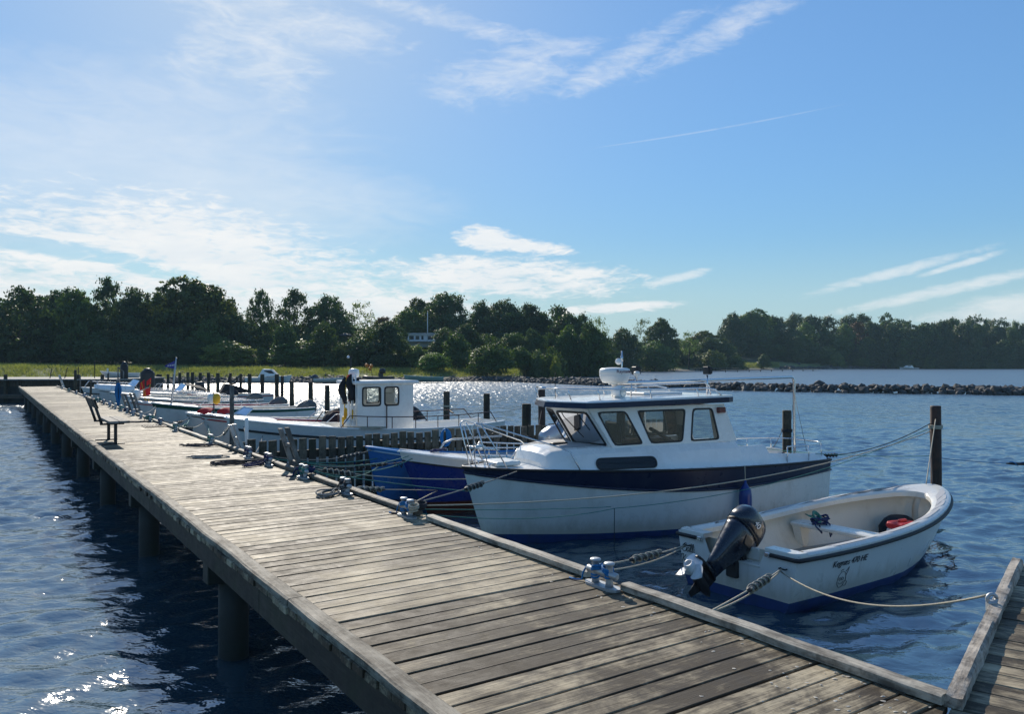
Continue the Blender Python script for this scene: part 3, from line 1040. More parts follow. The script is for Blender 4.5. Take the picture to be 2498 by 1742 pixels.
def woods():
    # salient trees of the skyline and of the edge of the wood, each described by its look and place
    S = [
        (45, 643, 150, 128, 'gappy0', 'ragged tree with sky showing through its crown at the far left edge', DK),
        (-45, 668, 130, 126, 'broad1', 'tree leaving the picture at the far left, above the dry grass', DK),
        (170, 650, 105, 132, 'broad0', 'tree with a pale rounded top beside the gap in the left skyline', MIDG),
        (238, 625, 100, 136, 'gappy1', 'tree with a pointed ragged top, highest above the bench', DK),
        (305, 647, 110, 138, 'broad2', 'tree filling the skyline left of the big domed crown', (1, 1, 1)),
        (432, 629, 190, 140, 'dome', 'broad domed tree, the widest round crown of the left wood', BR),
        (585, 650, 80, 150, 'gappy0', 'small ragged tree standing up right of the domed crown', DK),
        (657, 651, 100, 150, 'gappy1', 'tall dark tree with a rough crown left of the white wheelhouse', DK),
        (738, 665, 118, 152, 'broad1', 'dark round tree sloping down to the right above the lamp post', DK),
        (808, 678, 92, 156, 'thin', 'pale loose tree with an airy top left of the dip in the skyline', PALE),
        (858, 712, 62, 168, 'broad0', 'small purple brown tree in the dip of the skyline', PURP),
        (922, 692, 92, 168, 'broad2', 'round lighter tree standing just behind the white house', (1.3, 1.35, 1.0)),
        (940, 673, 86, 180, 'dome', 'round crowned skyline tree well behind the white house', BR),
        (1000, 659, 118, 170, 'broad0', 'tall round tree rising right of the white flagpole', (1, 1, 1)),
        (1080, 676, 80, 172, 'broad1', 'tree on the skyline just right of the tall round one', DK),
        (1130, 673, 105, 168, 'broad2', 'dark tree in the middle of the skyline above the big shrub', DK),
        (1190, 684, 90, 168, 'broad0', 'dark tree on the skyline above the wooden fence end', DK),
        (1250, 686, 105, 166, 'gappy0', 'dark tree above the small round bush on the grass bank', DK),
        (1308, 706, 70, 178, 'gappy1', 'leaning ragged tree on the falling skyline left of the radar', DK),
        (1342, 712, 66, 182, 'thin', 'bare pale tree with sky between its branches left of the grey roof', PALE),
        (1400, 738, 90, 215, 'broad1', 'low tree behind the grey roofed house', DK),
        (1440, 716, 56, 235, 'thin', 'thin topped tree standing behind the radar mast', BR),
        (1482, 718, 76, 232, 'dome', 'flat topped tree right of the radar mast', (1, 1, 1)),
        (1545, 744, 62, 236, 'thin', 'light leaved tree on the shore above the right spotlight', (1.7, 1.6, 1.5)),
        (1580, 744, 90, 262, 'dome', 'rounded tree in the gap before the far wooded point', BR),
        (1642, 703, 66, 300, 'broad1', 'steep sided tree at the left end of the far wooded point', DK),
        (1690, 697, 84, 312, 'dome', 'highest round tree at the left end of the far wooded point', MIDG),
        (1985, 704, 60, 318, 'pine', 'pine with tufted top at the middle of the far point', DK),
        (2036, 722, 60, 316, 'pine', 'pine at the step down in the far skyline', DK),
        (2190, 709, 66, 326, 'pine', 'tallest tufted pine near the right end of the far wood', DK),
        (2244, 716, 66, 326, 'pine', 'last tufted pine before the right edge of the picture', DK),
        (512, 764, 120, 129, 'bush1', 'sunlit pale yellow green bush at the foot of the left wood', DRY),
        (675, 762, 125, 128, 'bush0', 'broad green bush behind the beached white cabin cruiser', MIDG),
        (640, 716, 60, 130, 'bush1', 'rounded dark bush halfway up the wooded slope', DK),
        (728, 724, 74, 128, 'broad1', 'round topped tree in the middle of the slope behind the wheelhouse', (1, 1, 1)),
        (770, 770, 66, 130, 'bush0', 'brownish bush left of the lamp post', BR),
        (815, 748, 92, 132, 'bush1', 'large rounded bush right of the lamp post', (1, 1, 1)),
        (868, 724, 92, 130, 'dome', 'very dark rounded tree beside the white house', DK),
        (928, 772, 82, 132, 'bush0', 'pale edged bush below the white house', PALE),
        (972, 790, 78, 121, 'bush1', 'light green bush standing forward on the bank behind the green rowing boat', (1.6, 1.75, 1.2)),
        (1022, 744, 74, 130, 'bush0', 'rounded bush right of the white house', MIDG),
        (1103, 768, 104, 118, 'bush1', 'big dark round shrub at the water left of the breakwater', (.95, 1.0, .9)),
        (1165, 776, 62, 132, 'bush0', 'spreading bush right of the big dark shrub', MIDG),
        (1205, 784, 50, 130, 'bush1', 'pointed bush on the grass bank right of the big shrub', (1, 1, 1)),
        (1246, 796, 32, 127, 'bush0', 'small round olive bush alone on the grass bank', DRY),
        (1468, 764, 86, 222, 'bush1', 'wide round bush behind the radar dome', MIDG),
        (1598, 784, 58, 238, 'bush0', 'rounded brown green bush on the shore right of the spotlights', BR),
        (1712, 794, 32, 268, 'bush1', 'small dark bush on the lawn of the far point', DK),
        (1878, 790, 30, 300, 'bush0', 'small light bush on the far shore above the boom corner', PALE),
        (2008, 800, 40, 306, 'bush1', 'pale bush on the far shore beside the little white boat', MIDG),
    ]
    for dx, dy, w, Z, k, lab, tint in S:
        b = 'bush' in k
        tree(dx, dy, w, Z, k, lab, None, tint, 'bush' if b else ('pine_tree' if k == 'pine' else 'tree'))
    # the rest of the wood, row by row: nothing tells these apart
    rg = random.Random(3)
    kinds = ['broad0', 'broad1', 'broad2', 'gappy1', 'dome']
    G1 = ('left wood', 'trees of the left wood')
    for x in range(-120, 560, 62):
        tree(x + rg.uniform(-14, 14), 668 + rg.uniform(-10, 22), rg.uniform(90, 125), 142 + rg.uniform(-4, 8), rg.choice(kinds), G1[0], G1[1], DK)
    for x in range(-110, 560, 58):
        tree(x + rg.uniform(-14, 14), 706 + rg.uniform(-14, 20), rg.uniform(85, 115), 136 + rg.uniform(-4, 4), rg.choice(kinds), G1[0], G1[1], rg.choice([DK, (1, 1, 1), MIDG]))
    for x in range(-100, 480, 54):
        tree(x + rg.uniform(-12, 12), 752 + rg.uniform(-16, 16), rg.uniform(80, 105), 130 + rg.uniform(-2, 3), rg.choice(['bush0', 'bush1', 'broad0']), G1[0], G1[1], rg.choice([DK, DK, (1, 1, 1)]))
    G2 = ('middle slope', 'trees of the middle slope')
    for x in range(560, 1330, 60):
        tree(x + rg.uniform(-14, 14), 705 + rg.uniform(-8, 26) + (18 if 780 < x < 900 else 0), rg.uniform(80, 110), 162 + rg.uniform(-4, 8) if not 900 < x < 985 else 180, rg.choice(kinds), G2[0], G2[1], DK)
    for x in range(500, 1330, 46):
        if 880 < x < 1000:
            continue
        tree(x + rg.uniform(-10, 10), 742 + rg.uniform(-14, 16), rg.uniform(62, 90), 147 + rg.uniform(-5, 5), rg.choice(kinds + ['bush0', 'bush1']), G2[0], G2[1], rg.choice([DK, (1, 1, 1), MIDG]))
    for x in range(540, 1250, 44):
        tree(x + rg.uniform(-10, 10), 786 + rg.uniform(-10, 10), rg.uniform(52, 74), 135 + rg.uniform(-2, 4), rg.choice(['bush0', 'bush1']), 'slope foot', 'bushes at the foot of the slope', rg.choice([DK, (1, 1, 1), MIDG]), 'bush')
    for x in range(1250, 1400, 30):
        tree(x + rg.uniform(-8, 8), 752 + rg.uniform(-12, 12), rg.uniform(55, 75), 185 + rg.uniform(-8, 8), rg.choice(kinds), G2[0], G2[1], DK)
    G3 = ('grey roof wood', 'trees behind the grey roof')
    for x in range(1340, 1660, 36):
        tree(x + rg.uniform(-8, 8), 762 + rg.uniform(-10, 12), rg.uniform(50, 70), 256 + rg.uniform(-8, 8), rg.choice(kinds), G3[0], G3[1], rg.choice([DK, (1, 1, 1)]))
    for x in range(1360, 1680, 36):
        tree(x + rg.uniform(-8, 8), 790 + rg.uniform(-8, 6), rg.uniform(38, 52), 246 + rg.uniform(-3, 3), rg.choice(['bush0', 'bush1']), G3[0], G3[1], rg.choice([DK, MIDG]), 'bush')
    G4 = ('far wood', 'trees of the far point')
    for x in range(1660, 2390, 40):
        step = 14 if 2045 < x < 2140 else 0
        tree(x + rg.uniform(-10, 10), (703 if x < 1960 else 715 if x < 2045 else 716 if x < 2260 else 733) + step + rg.uniform(-3, 9), rg.uniform(58, 80), 325 + rg.uniform(-6, 8), rg.choice(kinds if x < 1900 else kinds + ['pine', 'pine']), G4[0], G4[1], DK)
    for x in range(1660, 2380, 38):
        tree(x + rg.uniform(-10, 10), 728 + rg.uniform(-8, 12), rg.uniform(50, 72), 314 + rg.uniform(-4, 4), rg.choice(kinds), G4[0], G4[1], rg.choice([DK, DK, MIDG, PURP if x % 3 == 0 else DK]))
    for x in range(1680, 2370, 34):
        tree(x + rg.uniform(-10, 10), 764 + rg.uniform(-10, 14), rg.uniform(46, 62), 306 + rg.uniform(-3, 3), rg.choice(kinds + ['bush0']), G4[0], G4[1], rg.choice([DK, DK, (1, 1, 1), MIDG]))
    for x in range(1760, 2360, 30):
        tree(x + rg.uniform(-9, 9), 797 + rg.uniform(-6, 8), rg.uniform(30, 46), 304 + rg.uniform(-3, 3), rg.choice(['bush0', 'bush1']), 'far shore', 'bushes along the far point', rg.choice([DK, (1, 1, 1), MIDG]), 'bush')
woods()
# ------------------------------------------------------------------ the pier
def pier():
    root = thing('plank_pier', 'long pier of weathered cross planks running away to the left', 'pier', (O.x, O.y, 0), DA)
    rg = random.Random(2)
    protos = []
    for i in range(5):
        mb = MB()
        mb.box((0, 0, 0), (2.17, .1415 - .0012 * i, .045), ch=.004)
        protos.append(mb)
    objs = [None] * 5
    u, n = .02, 0
    rest = MB()
    while u < 56.4:
        gap = rg.choice([.0, .001, .002, .003, .004, .010])
        if rg.random() < .05:
            u += .008
        u += gap
        k = rg.randrange(5)
        if n < 294:
            if objs[k] is None:
                objs[k] = o = protos[k].build('plank', M['deck'], root)
            else:
                o = inst(objs[k], 'plank', root)
            o.location = (-1.075 + rg.uniform(-.012, .012), u + .075, DECK - .0225 + rg.uniform(-.0022, .0022))
            o.rotation_euler = (rg.uniform(-.008, .008), rg.uniform(-.0008, .0008), rg.uniform(-.0022, .0022) + (math.pi if rg.random() < .5 else 0))
        else:
            rest.box((-1.075, u + .075, DECK - .0225), (2.17, .1405, .045))
        u += .1505
        n += 1
    rest.build('planking', M['deck'], root, kind='stuff')
    # the first boards, sawn off along the side pier
    u = 0.0
    for i in range(5):
        u1 = u - .146
        va, vb = min(u / .346, 0) - .03, u1 / .346 - .03
        mb = MB()
        mb.prism([(-2.15, u1), (vb, u1), (va, u), (-2.15, u)], 'z', DECK - .045, DECK - .001)
        mb.build('plank', M['deck'], root)
        u -= .1505
    # edge boards on the left
    y = -.6
    while y < 56.3:
        L = min(rg.uniform(3.6, 4.6), 56.35 - y)
        mb = MB()
        path = [(-2.095 + rg.uniform(-.006, .006), y + L * t / 9, DECK + .0255 + rg.uniform(-.003, .004)) for t in range(10)]
        mb.sweep(path, .118, .05)
        mb.build('edge_board', M['edge'], root)
        y += L + .012
    # long edge beams below the plank ends
    y = -.8
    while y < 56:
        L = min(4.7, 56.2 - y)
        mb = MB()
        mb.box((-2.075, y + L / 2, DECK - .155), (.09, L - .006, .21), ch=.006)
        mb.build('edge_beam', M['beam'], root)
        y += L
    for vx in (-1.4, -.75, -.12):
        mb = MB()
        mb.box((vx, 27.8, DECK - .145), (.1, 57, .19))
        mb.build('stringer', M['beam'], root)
    # piles and their caps
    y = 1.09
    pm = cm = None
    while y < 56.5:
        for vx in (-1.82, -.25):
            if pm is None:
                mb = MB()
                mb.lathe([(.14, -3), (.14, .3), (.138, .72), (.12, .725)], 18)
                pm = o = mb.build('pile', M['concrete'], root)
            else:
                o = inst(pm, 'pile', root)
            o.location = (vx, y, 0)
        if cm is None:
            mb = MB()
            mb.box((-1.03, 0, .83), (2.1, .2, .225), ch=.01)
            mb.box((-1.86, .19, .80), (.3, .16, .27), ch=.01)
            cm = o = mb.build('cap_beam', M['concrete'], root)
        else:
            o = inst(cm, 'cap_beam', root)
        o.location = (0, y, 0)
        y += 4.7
    # kerb along the berths, with openings at the first cleat
    y = .0
    cuts = [2.2, 2.56]
    segs = [(-.02, 2.19), (2.56, 5.1), (5.35, 9.2)]
    y = 9.23
    while y < 56:
        L = rg.uniform(3.4, 4.4)
        segs.append((y, min(y + L, 56.3)))
        y += L + (.03 if rg.random() < .7 else .18)
    spacer = None
    for a, b in segs:
        mb = MB()
        n = 12
        z0 = DECK + .036
        path = [(-.075 + rg.uniform(-.003, .003), a + (b - a) * t / n, z0 + rg.uniform(-.003, .003)) for t in range(n + 1)]
        mb.sweep(path, .095, .048)
        mb.build('kerb', M['kerb'], root)
        for t in np.linspace(a + .25, b - .25, max(2, int((b - a) / 1.9))):
            if spacer is None:
                mb = MB()
                mb.box((0, 0, 0), (.09, .16, .011))
                spacer = o = mb.build('kerb_spacer', M['dark_wood'], root)
            else:
                o = inst(spacer, 'kerb_spacer', root)
            o.location = (-.085, float(t), DECK + .006)
    # iron grating set on the boards
    return root
PIER = pier()

def side_pier():
    root = thing('side_pier', 'narrower plank pier branching off at the lower right corner', 'pier', (O.x, O.y, 0), R(-37.2))
    rg = random.Random(12)
    proto = None
    y = -3.6
    while y < 3.2:
        g = rg.choice([.004, .006, .009])
        if proto is None:
            mb = MB()
            mb.box((0, 0, 0), (2.6, .143, .045), ch=.004)
            proto = o = mb.build('plank', M['deck'], root)
        else:
            o = inst(proto, 'plank', root)
        o.location = (1.312, y, DECK - .0235 + rg.uniform(-.002, .002))
        o.rotation_euler = (0, 0, rg.uniform(-.003, .003))
        y += .143 + g
    mb = MB()
    for v in (.12, 1.3, 2.5):
        mb.box((v, 0, DECK - .15), (.1, 9, .2))
    mb.build('stringer', M['beam'], root)
    mb = MB()
    for yy in (-2.5, 1.5):
        for xx in (.25, 2.3):
            mb.lathe([(.13, -3), (.13, DECK - .25)], 14, xf=Matrix.Translation((xx, yy, 0)))
    mb.build('pile', M['concrete'], root)
    # old split beam as a kerb
    mb = MB()
    rr = random.Random(4)
    rings = []
    ph = [rr.uniform(0, 6.28) for _ in range(40)]
    def wob(y, k, amp):
        return amp * (math.sin(y * 3.1 + ph[k]) + .6 * math.sin(y * 9.7 + ph[k + 8]) + .35 * math.sin(y * 27 + ph[k + 16]) + .3 * math.sin(y * 61 + ph[k + 24]))
    for i in range(160):
        yv = -.10 + 3.2 * i / 159
        w, h, c = .040, .062, .022
        g = -.012 * max(0, math.sin(yv * 1.7 + 2.0)) ** 6
        rings.append([(c - w + wob(yv, 0, .002), yv, DECK + .002), (c - w + wob(yv, 1, .002), yv, DECK + h * .6), (c - w * .8 + wob(yv, 2, .002), yv, DECK + h + wob(yv, 2, .002)), (c - w * .15, yv, DECK + h + wob(yv, 3, .0025) + g), (c + w * .5, yv, DECK + h + wob(yv, 4, .0025) + g), (c + w * .9 + wob(yv, 5, .003), yv, DECK + h * .82 + wob(yv, 5, .004)), (c + w + wob(yv, 6, .003), yv, DECK + .002)])
    mb.loft(rings, True, True, 0, True)
    mb.build('kerb', M['rough_kerb'], root, sharp=28)
    return root
SIDE = side_pier()

def deck_litter():
    """broken mussel shells and droppings along the kerb"""
    rg = np.random.RandomState(3)
    mb = MB()
    for i in range(120):
        if rg.rand() < .35:
            u, v = abs(rg.normal(.15, .35)), -abs(rg.normal(.28, .16)) - .14
        else:
            u, v = rg.uniform(.1, 7), -.15 - abs(rg.normal(.03, .12))
        p = dk(u, v, DECK)
        r_ = rg.uniform(.003, .010)
        a = rg.uniform(0, 6.28)
        vs_ = []
        for k in range(6):
            q = r_ * rg.uniform(.5, 1.3)
            vs_.append((p.x + q * math.cos(a + k * 1.047) * 1.5, p.y + q * math.sin(a + k * 1.047), p.z + .001 + rg.uniform(0, .003)))
        vs_.append((p.x, p.y, p.z + .006))
        mb.add(vs_, [(k, (k + 1) % 6, 6) for k in range(6)], 0, True)
    o = mb.build('shell_fragments', pmat('broken_shell', (.50, .46, .38), .6, var=.3))
    tag(o, 'broken shells littered along the kerb of the pier', 'litter', kind='stuff')
deck_litter()

# ------------------------------------------------------------------ far quay at the end of the pier
def quay():
    root = thing('timber_quay', 'dark boarded quay wall across the far end of the pier', 'quay', (-40, 53.5, 0))
    mb = MB()
    mb.box((-8.9, 3.5, -.7), (44.2, 7, 4.4))          # core, z -2.9..1.5
    mb.build('quay_core', M['concrete'], root)
    mb = MB()
    mb.box((-8.9, 3.3, 1.56), (44.4, 7.4, .1), ch=.01)
    mb.build('quay_deck', M['grey_wood'], root)
    mb = MB()
    rg = random.Random(6)
    x = -31.0
    while x < 13:
        mb.box((x, -.035, 1.3 + rg.uniform(-.01, .01)), (.17, .05, .42))
        x += .2
    mb.build('boards', M['dark_wood'], root, kind='stuff')
    mb = MB()
    mb.box((-8, -1.35, .48), (38, .5, .26), ch=.02)
    mb.build('waler', M['dark_wood'], root)
    po = None
    for px in (8, 185, 245):
        X = (px - 1249) / 1920 * 53 + 40
        if po is None:
            mb = MB()
            mb.lathe([(.12, -2.5), (.115, 1.9), (.1, 1.92)], 10)
            po = o = mb.build('post', M['pile'], root)
        else:
            o = inst(po, 'post', root)
        o.location = (X, -.25, 0)
    return root
quay()

def mast_post(px, dist, z0, z1, r_, label, mat='dark_wood', name='thin_post', lean=0.0, group=None):
    p = bearing(px, dist)
    mb = MB()
    mb.tube([(0, 0, z0), (lean * .5, 0, (z0 + z1) / 2), (lean, 0, z1)], r_, 8)
    o = mb.build(name, M[mat], loc=(p.x, p.y, 0))
    return tag(o, label, 'post', group)
for px, zt, ln in ((122, 2.35, .15), (158, 2.4, .2), (191, 2.45, 0), (231, 2.85, 0)):
    mast_post(px, 56, 1.6, zt, .03, {122: 'short thin post leaning right on the quay at the pier end', 158: 'thin leaning fence post on the quay, second from the pier end', 191: 'upright thin fence post on the quay behind the far pier posts', 231: 'tallest thin post on the quay beside the pale dinghy'}[px], lean=ln)
def sign_post():
    p = bearing(264, 53.0)
    t = thing('sign_post', 'slim dark post with a small white label beside the quay', 'post', (p.x, p.y, 0))
    mb = MB(); mb.lathe([(.06, -2), (.055, 2.2)], 8); mb.build('post', M['pile'], t)
    mb = MB(); mb.box((0, -.075, 2.18), (.11, .02, .34)); mb.build('white_label', M['white'], t)
sign_post()

def tank(px, dist, r_, z0, z1, label, rail=False):
    p = bearing(px, dist)
    t = thing('black_tank', label, 'tank', (p.x, p.y, 0))
    mb = MB()
    mb.lathe([(r_ * .96, z0), (r_, z0 + .06), (r_, z1 - .1), (r_ * .93, z1 - .02), (r_ * .7, z1)], 24)
    mb.build('drum', M['black'], t)
    mb = MB()
    mb.lathe([(r_ * .82, z1), (r_ * .82, z1 + .05), (r_ * .55, z1 + .1), (r_ * .5, z1 + .2), (r_ * .2, z1 + .24)], 20)
    mb.build('lid', M['blackplastic'], t)
    mb = MB()
    mb.box((0, 0, (z0 - .9)), (r_ * 1.9, r_ * 1.9, 1.8 - .004))
    mb.build('plinth', M['dark_wood'], t)
tank(303, 55.0, .26, 1.62, 2.55, 'narrow black tank behind the timber handrail on the quay')
tank(360, 52.3, .44, 1.05, 2.12, 'wide black tank with a stepped lid behind the red flags')
def handrail():
    p = bearing(288, 54.2)
    t = thing('timber_handrail', 'pale timber handrail frame on the quay beside the narrow black tank', 'handrail', (p.x, p.y, 1.61))
    for a, b in (((0, 0, 0), (0, 0, .8)), ((.38, 0, -.1), (.38, 0, .5)), ((0, 0, .8), (.38, 0, .5))):
        mb = MB(); mb.tube([a, b], .045, 4); mb.build('rail', M['grey_wood'], t)
handrail()

# ------------------------------------------------------------------ mooring piles
def mooring_pile(px, ptop, v, r_, label, group=None, mat='pile', dist=None, cap=False):
    if dist is None:
        k = (px - 1249) / 1920
        dist = (v + PV.x * O.x + PV.y * O.y) / (PV.x * k + PV.y)
    zt = CAM_Z - (ptop - 882) / 1920 * dist
    p = bearing(px, dist)
    mb = MB()
    q = rnd.uniform(-.03, .03)
    mb.tube([(0, 0, -3), (q * .5, 0, 0), (q, 0, zt - .02), (q, 0, zt)], [r_ * 1.03, r_, r_ * .97, r_ * .9], 16)
    o = mb.build('mooring_pile', M[mat], loc=(p.x, p.y, 0))
    tag(o, label, 'pile', group)
    return Vector((p.x + q, p.y, zt))
M['rust'] = wood_mat('tarred_pile', (.018, .010, .007), (.07, .030, .018), rough=.6, stain_scale=3, grain=(30, 30, 1.5), tide=True)
PILE1 = mooring_pile(2285, 990, None, .092, 'dark tarred pile with ropes standing behind the bow of the small open boat', mat='rust', dist=14.0)
PILE2 = mooring_pile(1920, 1001, None, .105, 'green stained pile behind the stern of the blue and white cabin boat', dist=18.6)
PILES = {}
for px, pt, r_, lab in ((1323, 950, .12, 'tall rusty brown pile behind the fence, touching the cabin roof rail'), (1283, 985, .16, 'short thick pile at the fence left of the tall rusty one'), (1187, 960, .12, 'dark pile rising behind the middle of the plank fence'), (1089, 955, .13, 'dark pile between the white wheelhouse and the fence end')):
    PILES[px] = mooring_pile(px, pt, 11.5, r_, lab, mat='rust' if px == 1323 else 'pile')
ORD = ['first', 'second', 'third', 'fourth', 'fifth', 'sixth', 'seventh', 'eighth', 'ninth', 'tenth', 'eleventh', 'twelfth', 'thirteenth', 'fourteenth', 'fifteenth', 'sixteenth']
for _i, (px, pt) in enumerate(((861, 942), (798, 940), (758, 931), (713, 930), (688, 917), (675, 913), (640, 913), (609, 912), (587, 912), (563, 910), (531, 910), (509, 909), (489.5, 909), (470, 908), (458, 908), (439, 909))):
    PILES[px] = mooring_pile(px, pt, 11.5, .135 if px not in (688, 587, 563) else .1, '%s dark mooring pile of the row, counted leftwards from the wheelhouse' % ORD[_i], 'piles in a row beyond the boats', mat='rust' if px in (688, 563) else 'pile')
for px, dd in ((385, 66), (391, 70), (410, 72), (425, 68)):
    mooring_pile(px, 913, None, .12, 'slim far pile right of the wide black tank, %s in its line' % {385: 'first', 391: 'second', 410: 'third', 425: 'fourth'}[px], dist=dd)

# ------------------------------------------------------------------ plank fence in the water
def fence():
    root = thing('plank_fence', 'dark fence of upright planks standing in the water between berths', 'fence', dk(13.2, 0, 0), DA)
    rg = random.Random(9)
    protos = []
    objs = [None] * 4
    x, i = .18, 0
    while x < 11.4:
        k = rg.randrange(4)
        if objs[k] is None:
            mb = MB()
            L = 1.72
            mb.box((0, 0, 0), (.142 + .004 * k, .032, L), ch=.004)
            objs[k] = o = mb.build('slat', M['fence'], root)
        else:
            o = inst(objs[k], 'slat', root)
        o.location = (x, -.055 + rg.uniform(-.004, .004), .44 + rg.uniform(-.03, .035))
        o.rotation_euler = (0, rg.uniform(-.012, .012), 0)
        x += .196 + rg.uniform(-.006, .006)
    for z in (.98, .1):
        mb = MB(); mb.box((5.8, 0, z), (11.4, .07, .16), ch=.008); mb.build('rail', M['fence'], root)
    for xx in (.3, 3.1, 5.9, 8.7, 11.2):
        mb = MB(); mb.lathe([(.09, -3), (.088, 1.15)], 12, xf=Matrix.Translation((xx, .13, 0))); mb.build('post', M['pile'], root)
fence()

# ------------------------------------------------------------------ things on the pier
def mooring_cleat(u, v, label, group=None, rz=0.0):
    t = thing('mooring_cleat', label, 'cleat', dk(u, v), DA + R(90) + rz, group)
    mb = MB()
    poly = [(-.17, -.02), (-.12, -.055), (.12, -.055), (.17, -.02), (.17, .02), (.12, .055), (-.12, .055), (-.17, .02)]
    mb.prism(poly, 'z', .001, .020)
    mb.build('base_plate', M['galv'], t)
    for s_ in (-1, 1):
        mb = MB()
        mb.lathe([(.030, .02), (.026, .05), (.025, .150), (.028, .168), (.038, .174), (.040, .183), (.034, .190), (.01, .192)], 16, xf=Matrix.Translation((s_ * .075, 0, 0)))
        mb.build('bollard_post', M['galv'], t)
    mb = MB()
    mb.tube([(-.16, 0, .105), (-.15, 0, .105), (.15, 0, .105), (.165, 0, .105)], [.016, .026, .026, .018], 12)
    mb.build('cross_bar', M['galv'], t)
    return t
def rope_wrap(u, v, mat, label, n=4, rz=0.0, tail=True, cat='rope', seed=0, big=1.0):
    """turns of rope round a cleat, and a tail that falls on the boards"""
    rg = random.Random(seed)
    t = thing('rope_wrap', label, cat, dk(u, v), DA + R(90) + rz)
    mb = MB()
    pts = []
    for i in range(int(n * 24)):
        a = i / 24 * 2 * math.pi
        s_ = math.sin(a)
        pts.append((.105 * big * math.sin(a / 1.0) , .045 * big * math.sin(2 * a) + rg.uniform(-.003, .003), .115 + .018 * i / 24 / n * 2 + .012 * math.cos(2 * a)))
    mb.tube(pts, .0085 * big, 6)
    mb.build('figure_eight_turns', M[mat], t)
    for sx, dz in ((.075, 0), (-.075, .03)):
        pts = [(sx + .034 * big * math.cos(q), .034 * big * math.sin(q), .05 + dz + .02 * q / 6.28 + .003 * math.sin(q * 2)) for q in np.linspace(0, 12.56, 28)]
        mb = MB()
        mb.tube(pts, .0085 * big, 6)
        mb.build('round_turns', M[mat], t)
    if tail:
        mb = MB()
        mb.tube([(.10, 0, .13), (.16, .01, .12), (.2, .015, .06), (.205, .02, .012), (.24, .05, .009), (.30, .06, .009)], .0085 * big, 6)
        mb.build('rope_tail', M[mat], t)
    return t
def rope_coil(u, v, mat, label, r_=.2, n=5, seed=0, z=DECK, world=None, stretch=1.0):
    rg = random.Random(seed)
    p = world if world is not None else dk(u, v, z)
    mb = MB()
    pts = []
    for i in range(n * 22):
        a = i / 22 * 2 * math.pi
        q = r_ * (.75 + .25 * math.sin(i * .37 + seed)) * (1 + .1 * math.sin(a * 3 + seed))
        lay = i // 22
        pts.append((q * math.cos(a) * stretch + .03 * math.sin(lay * 2.1), q * math.sin(a) * .62 + .03 * math.cos(lay * 1.7), .011 + .008 * lay + .006 * math.sin(a * 2 + lay)))
    pts.append((pts[-1][0] - r_ * .8, pts[-1][1] - r_ * .2, .011))
    pts.append((pts[-1][0] - r_ * .6, pts[-1][1] + r_ * .12, .011))
    mb.tube(pts, .0095, 6)
    o = mb.build('rope_coil', M[mat], loc=p, rot=(0, 0, rg.uniform(0, 6)))
    return tag(o, label, 'rope')
CLEATS = {}
CL = [(1469, -.155, 'grey double cleat standing clear in the kerb gap nearest the viewer', 'rope_blue', 'bright blue rope wound round the nearest grey cleat'),
      (1006, -.13, 'second cleat from the viewer, holding the ropes of the cabin boat', 'rope_blue', 'blue and pale rope knotted on the second cleat from the viewer'),
      (854, -.12, 'cleat under the coil of grey rope before the blue boats', 'rope_dark', 'dark rope turns on the cleat beside the grey coil'),
      (751, -.12, 'cleat wrapped in green and navy rope right of the grey ladder', 'rope_green', 'green rope knotted right of the grey ladder'),
      (664, -.12, 'cleat wrapped in navy rope left of the grey ladder', 'rope_navy', 'navy rope bundle left of the grey ladder'),
      (615, -.12, 'cleat behind the spread rope coils before the pale ladder', 'rope_navy', 'navy rope bundle before the pale ladder'),
      (522, -.12, 'cleat below the bow of the white boat with red stripe', 'rope_green', 'dark green rope knotted below the red striped white boat'),
      (435, -.12, 'cleat at the iron grating right of the bench', 'rope_green', 'green rope knotted at the iron grating'),
      ]
for i, (px, v, lab, rm, rl) in enumerate(CL):
    u = on_dock_line(px, v)
    CLEATS[i] = u
    mooring_cleat(u, v - .06 if i else v, lab)
    rope_wrap(u, v - .06 if i else v, rm, rl, seed=i, n=3, big=.85 if i == 0 else .95)
FARC = (398, 372, 350, 331, 315, 301, 287, 273, 258, 243, 228, 210, 190, 172, 155)
for i, px in enumerate(FARC):
    u = on_dock_line(px, -.12)
    mooring_cleat(u, -.18, '%s far cleat on the pier kerb, counted beyond the iron grating' % ORD[i], 'far cleats along the pier')
    if i % 4 == 2:
        continue
    w = rope_wrap(u, -.18, ('rope_navy', 'rope_green', 'rope_dark', 'rope_blue')[i % 4], '%s rope turns on the %s far cleat beyond the iron grating' % (('navy', 'green', 'dark', 'blue')[i % 4], ORD[i]), n=2, seed=40 + i, big=(.95, 1.3, 1.0, .8)[i % 4], rz=(0, .5, -.4, .2, -.8)[i % 5])
    w['group'] = 'rope turns on the far cleats'
rope_wrap(CLEATS[1] - .02, -.10, 'rope_dark', 'dark rope twisted over the second cleat from the viewer', n=3, rz=.3, seed=61, big=1.2)
rope_wrap(CLEATS[1] - .10, -.17, 'rope', 'pale rope end hanging from the second cleat', n=2, rz=-.4, seed=62, big=1.1)
rope_wrap(CLEATS[3] + .03, -.14, 'rope_navy', 'navy rope twisted over the cleat right of the grey ladder', n=3, rz=.5, seed=63, big=1.3)
rope_coil(CLEATS[2] + .05, -.36, 'rope_grey', 'coil of grey rope lying on the boards before the blue boats', .21, 5, 3, stretch=1.35)
rope_coil(CLEATS[4] + .5, -.55, 'rope_dark', 'spread coil of dark rope on the boards near the pale ladder', .26, 5, 5, stretch=1.5)
rope_coil(CLEATS[4] + .1, -.36, 'rope_navy', 'navy rope loops lying on the boards left of the grey ladder', .2, 4, 8, stretch=1.5)
rope_coil(CLEATS[5] + .35, -.75, 'rope_grey', 'outermost grey rope loops on the boards near the pale ladder', .22, 3, 10, stretch=1.5)
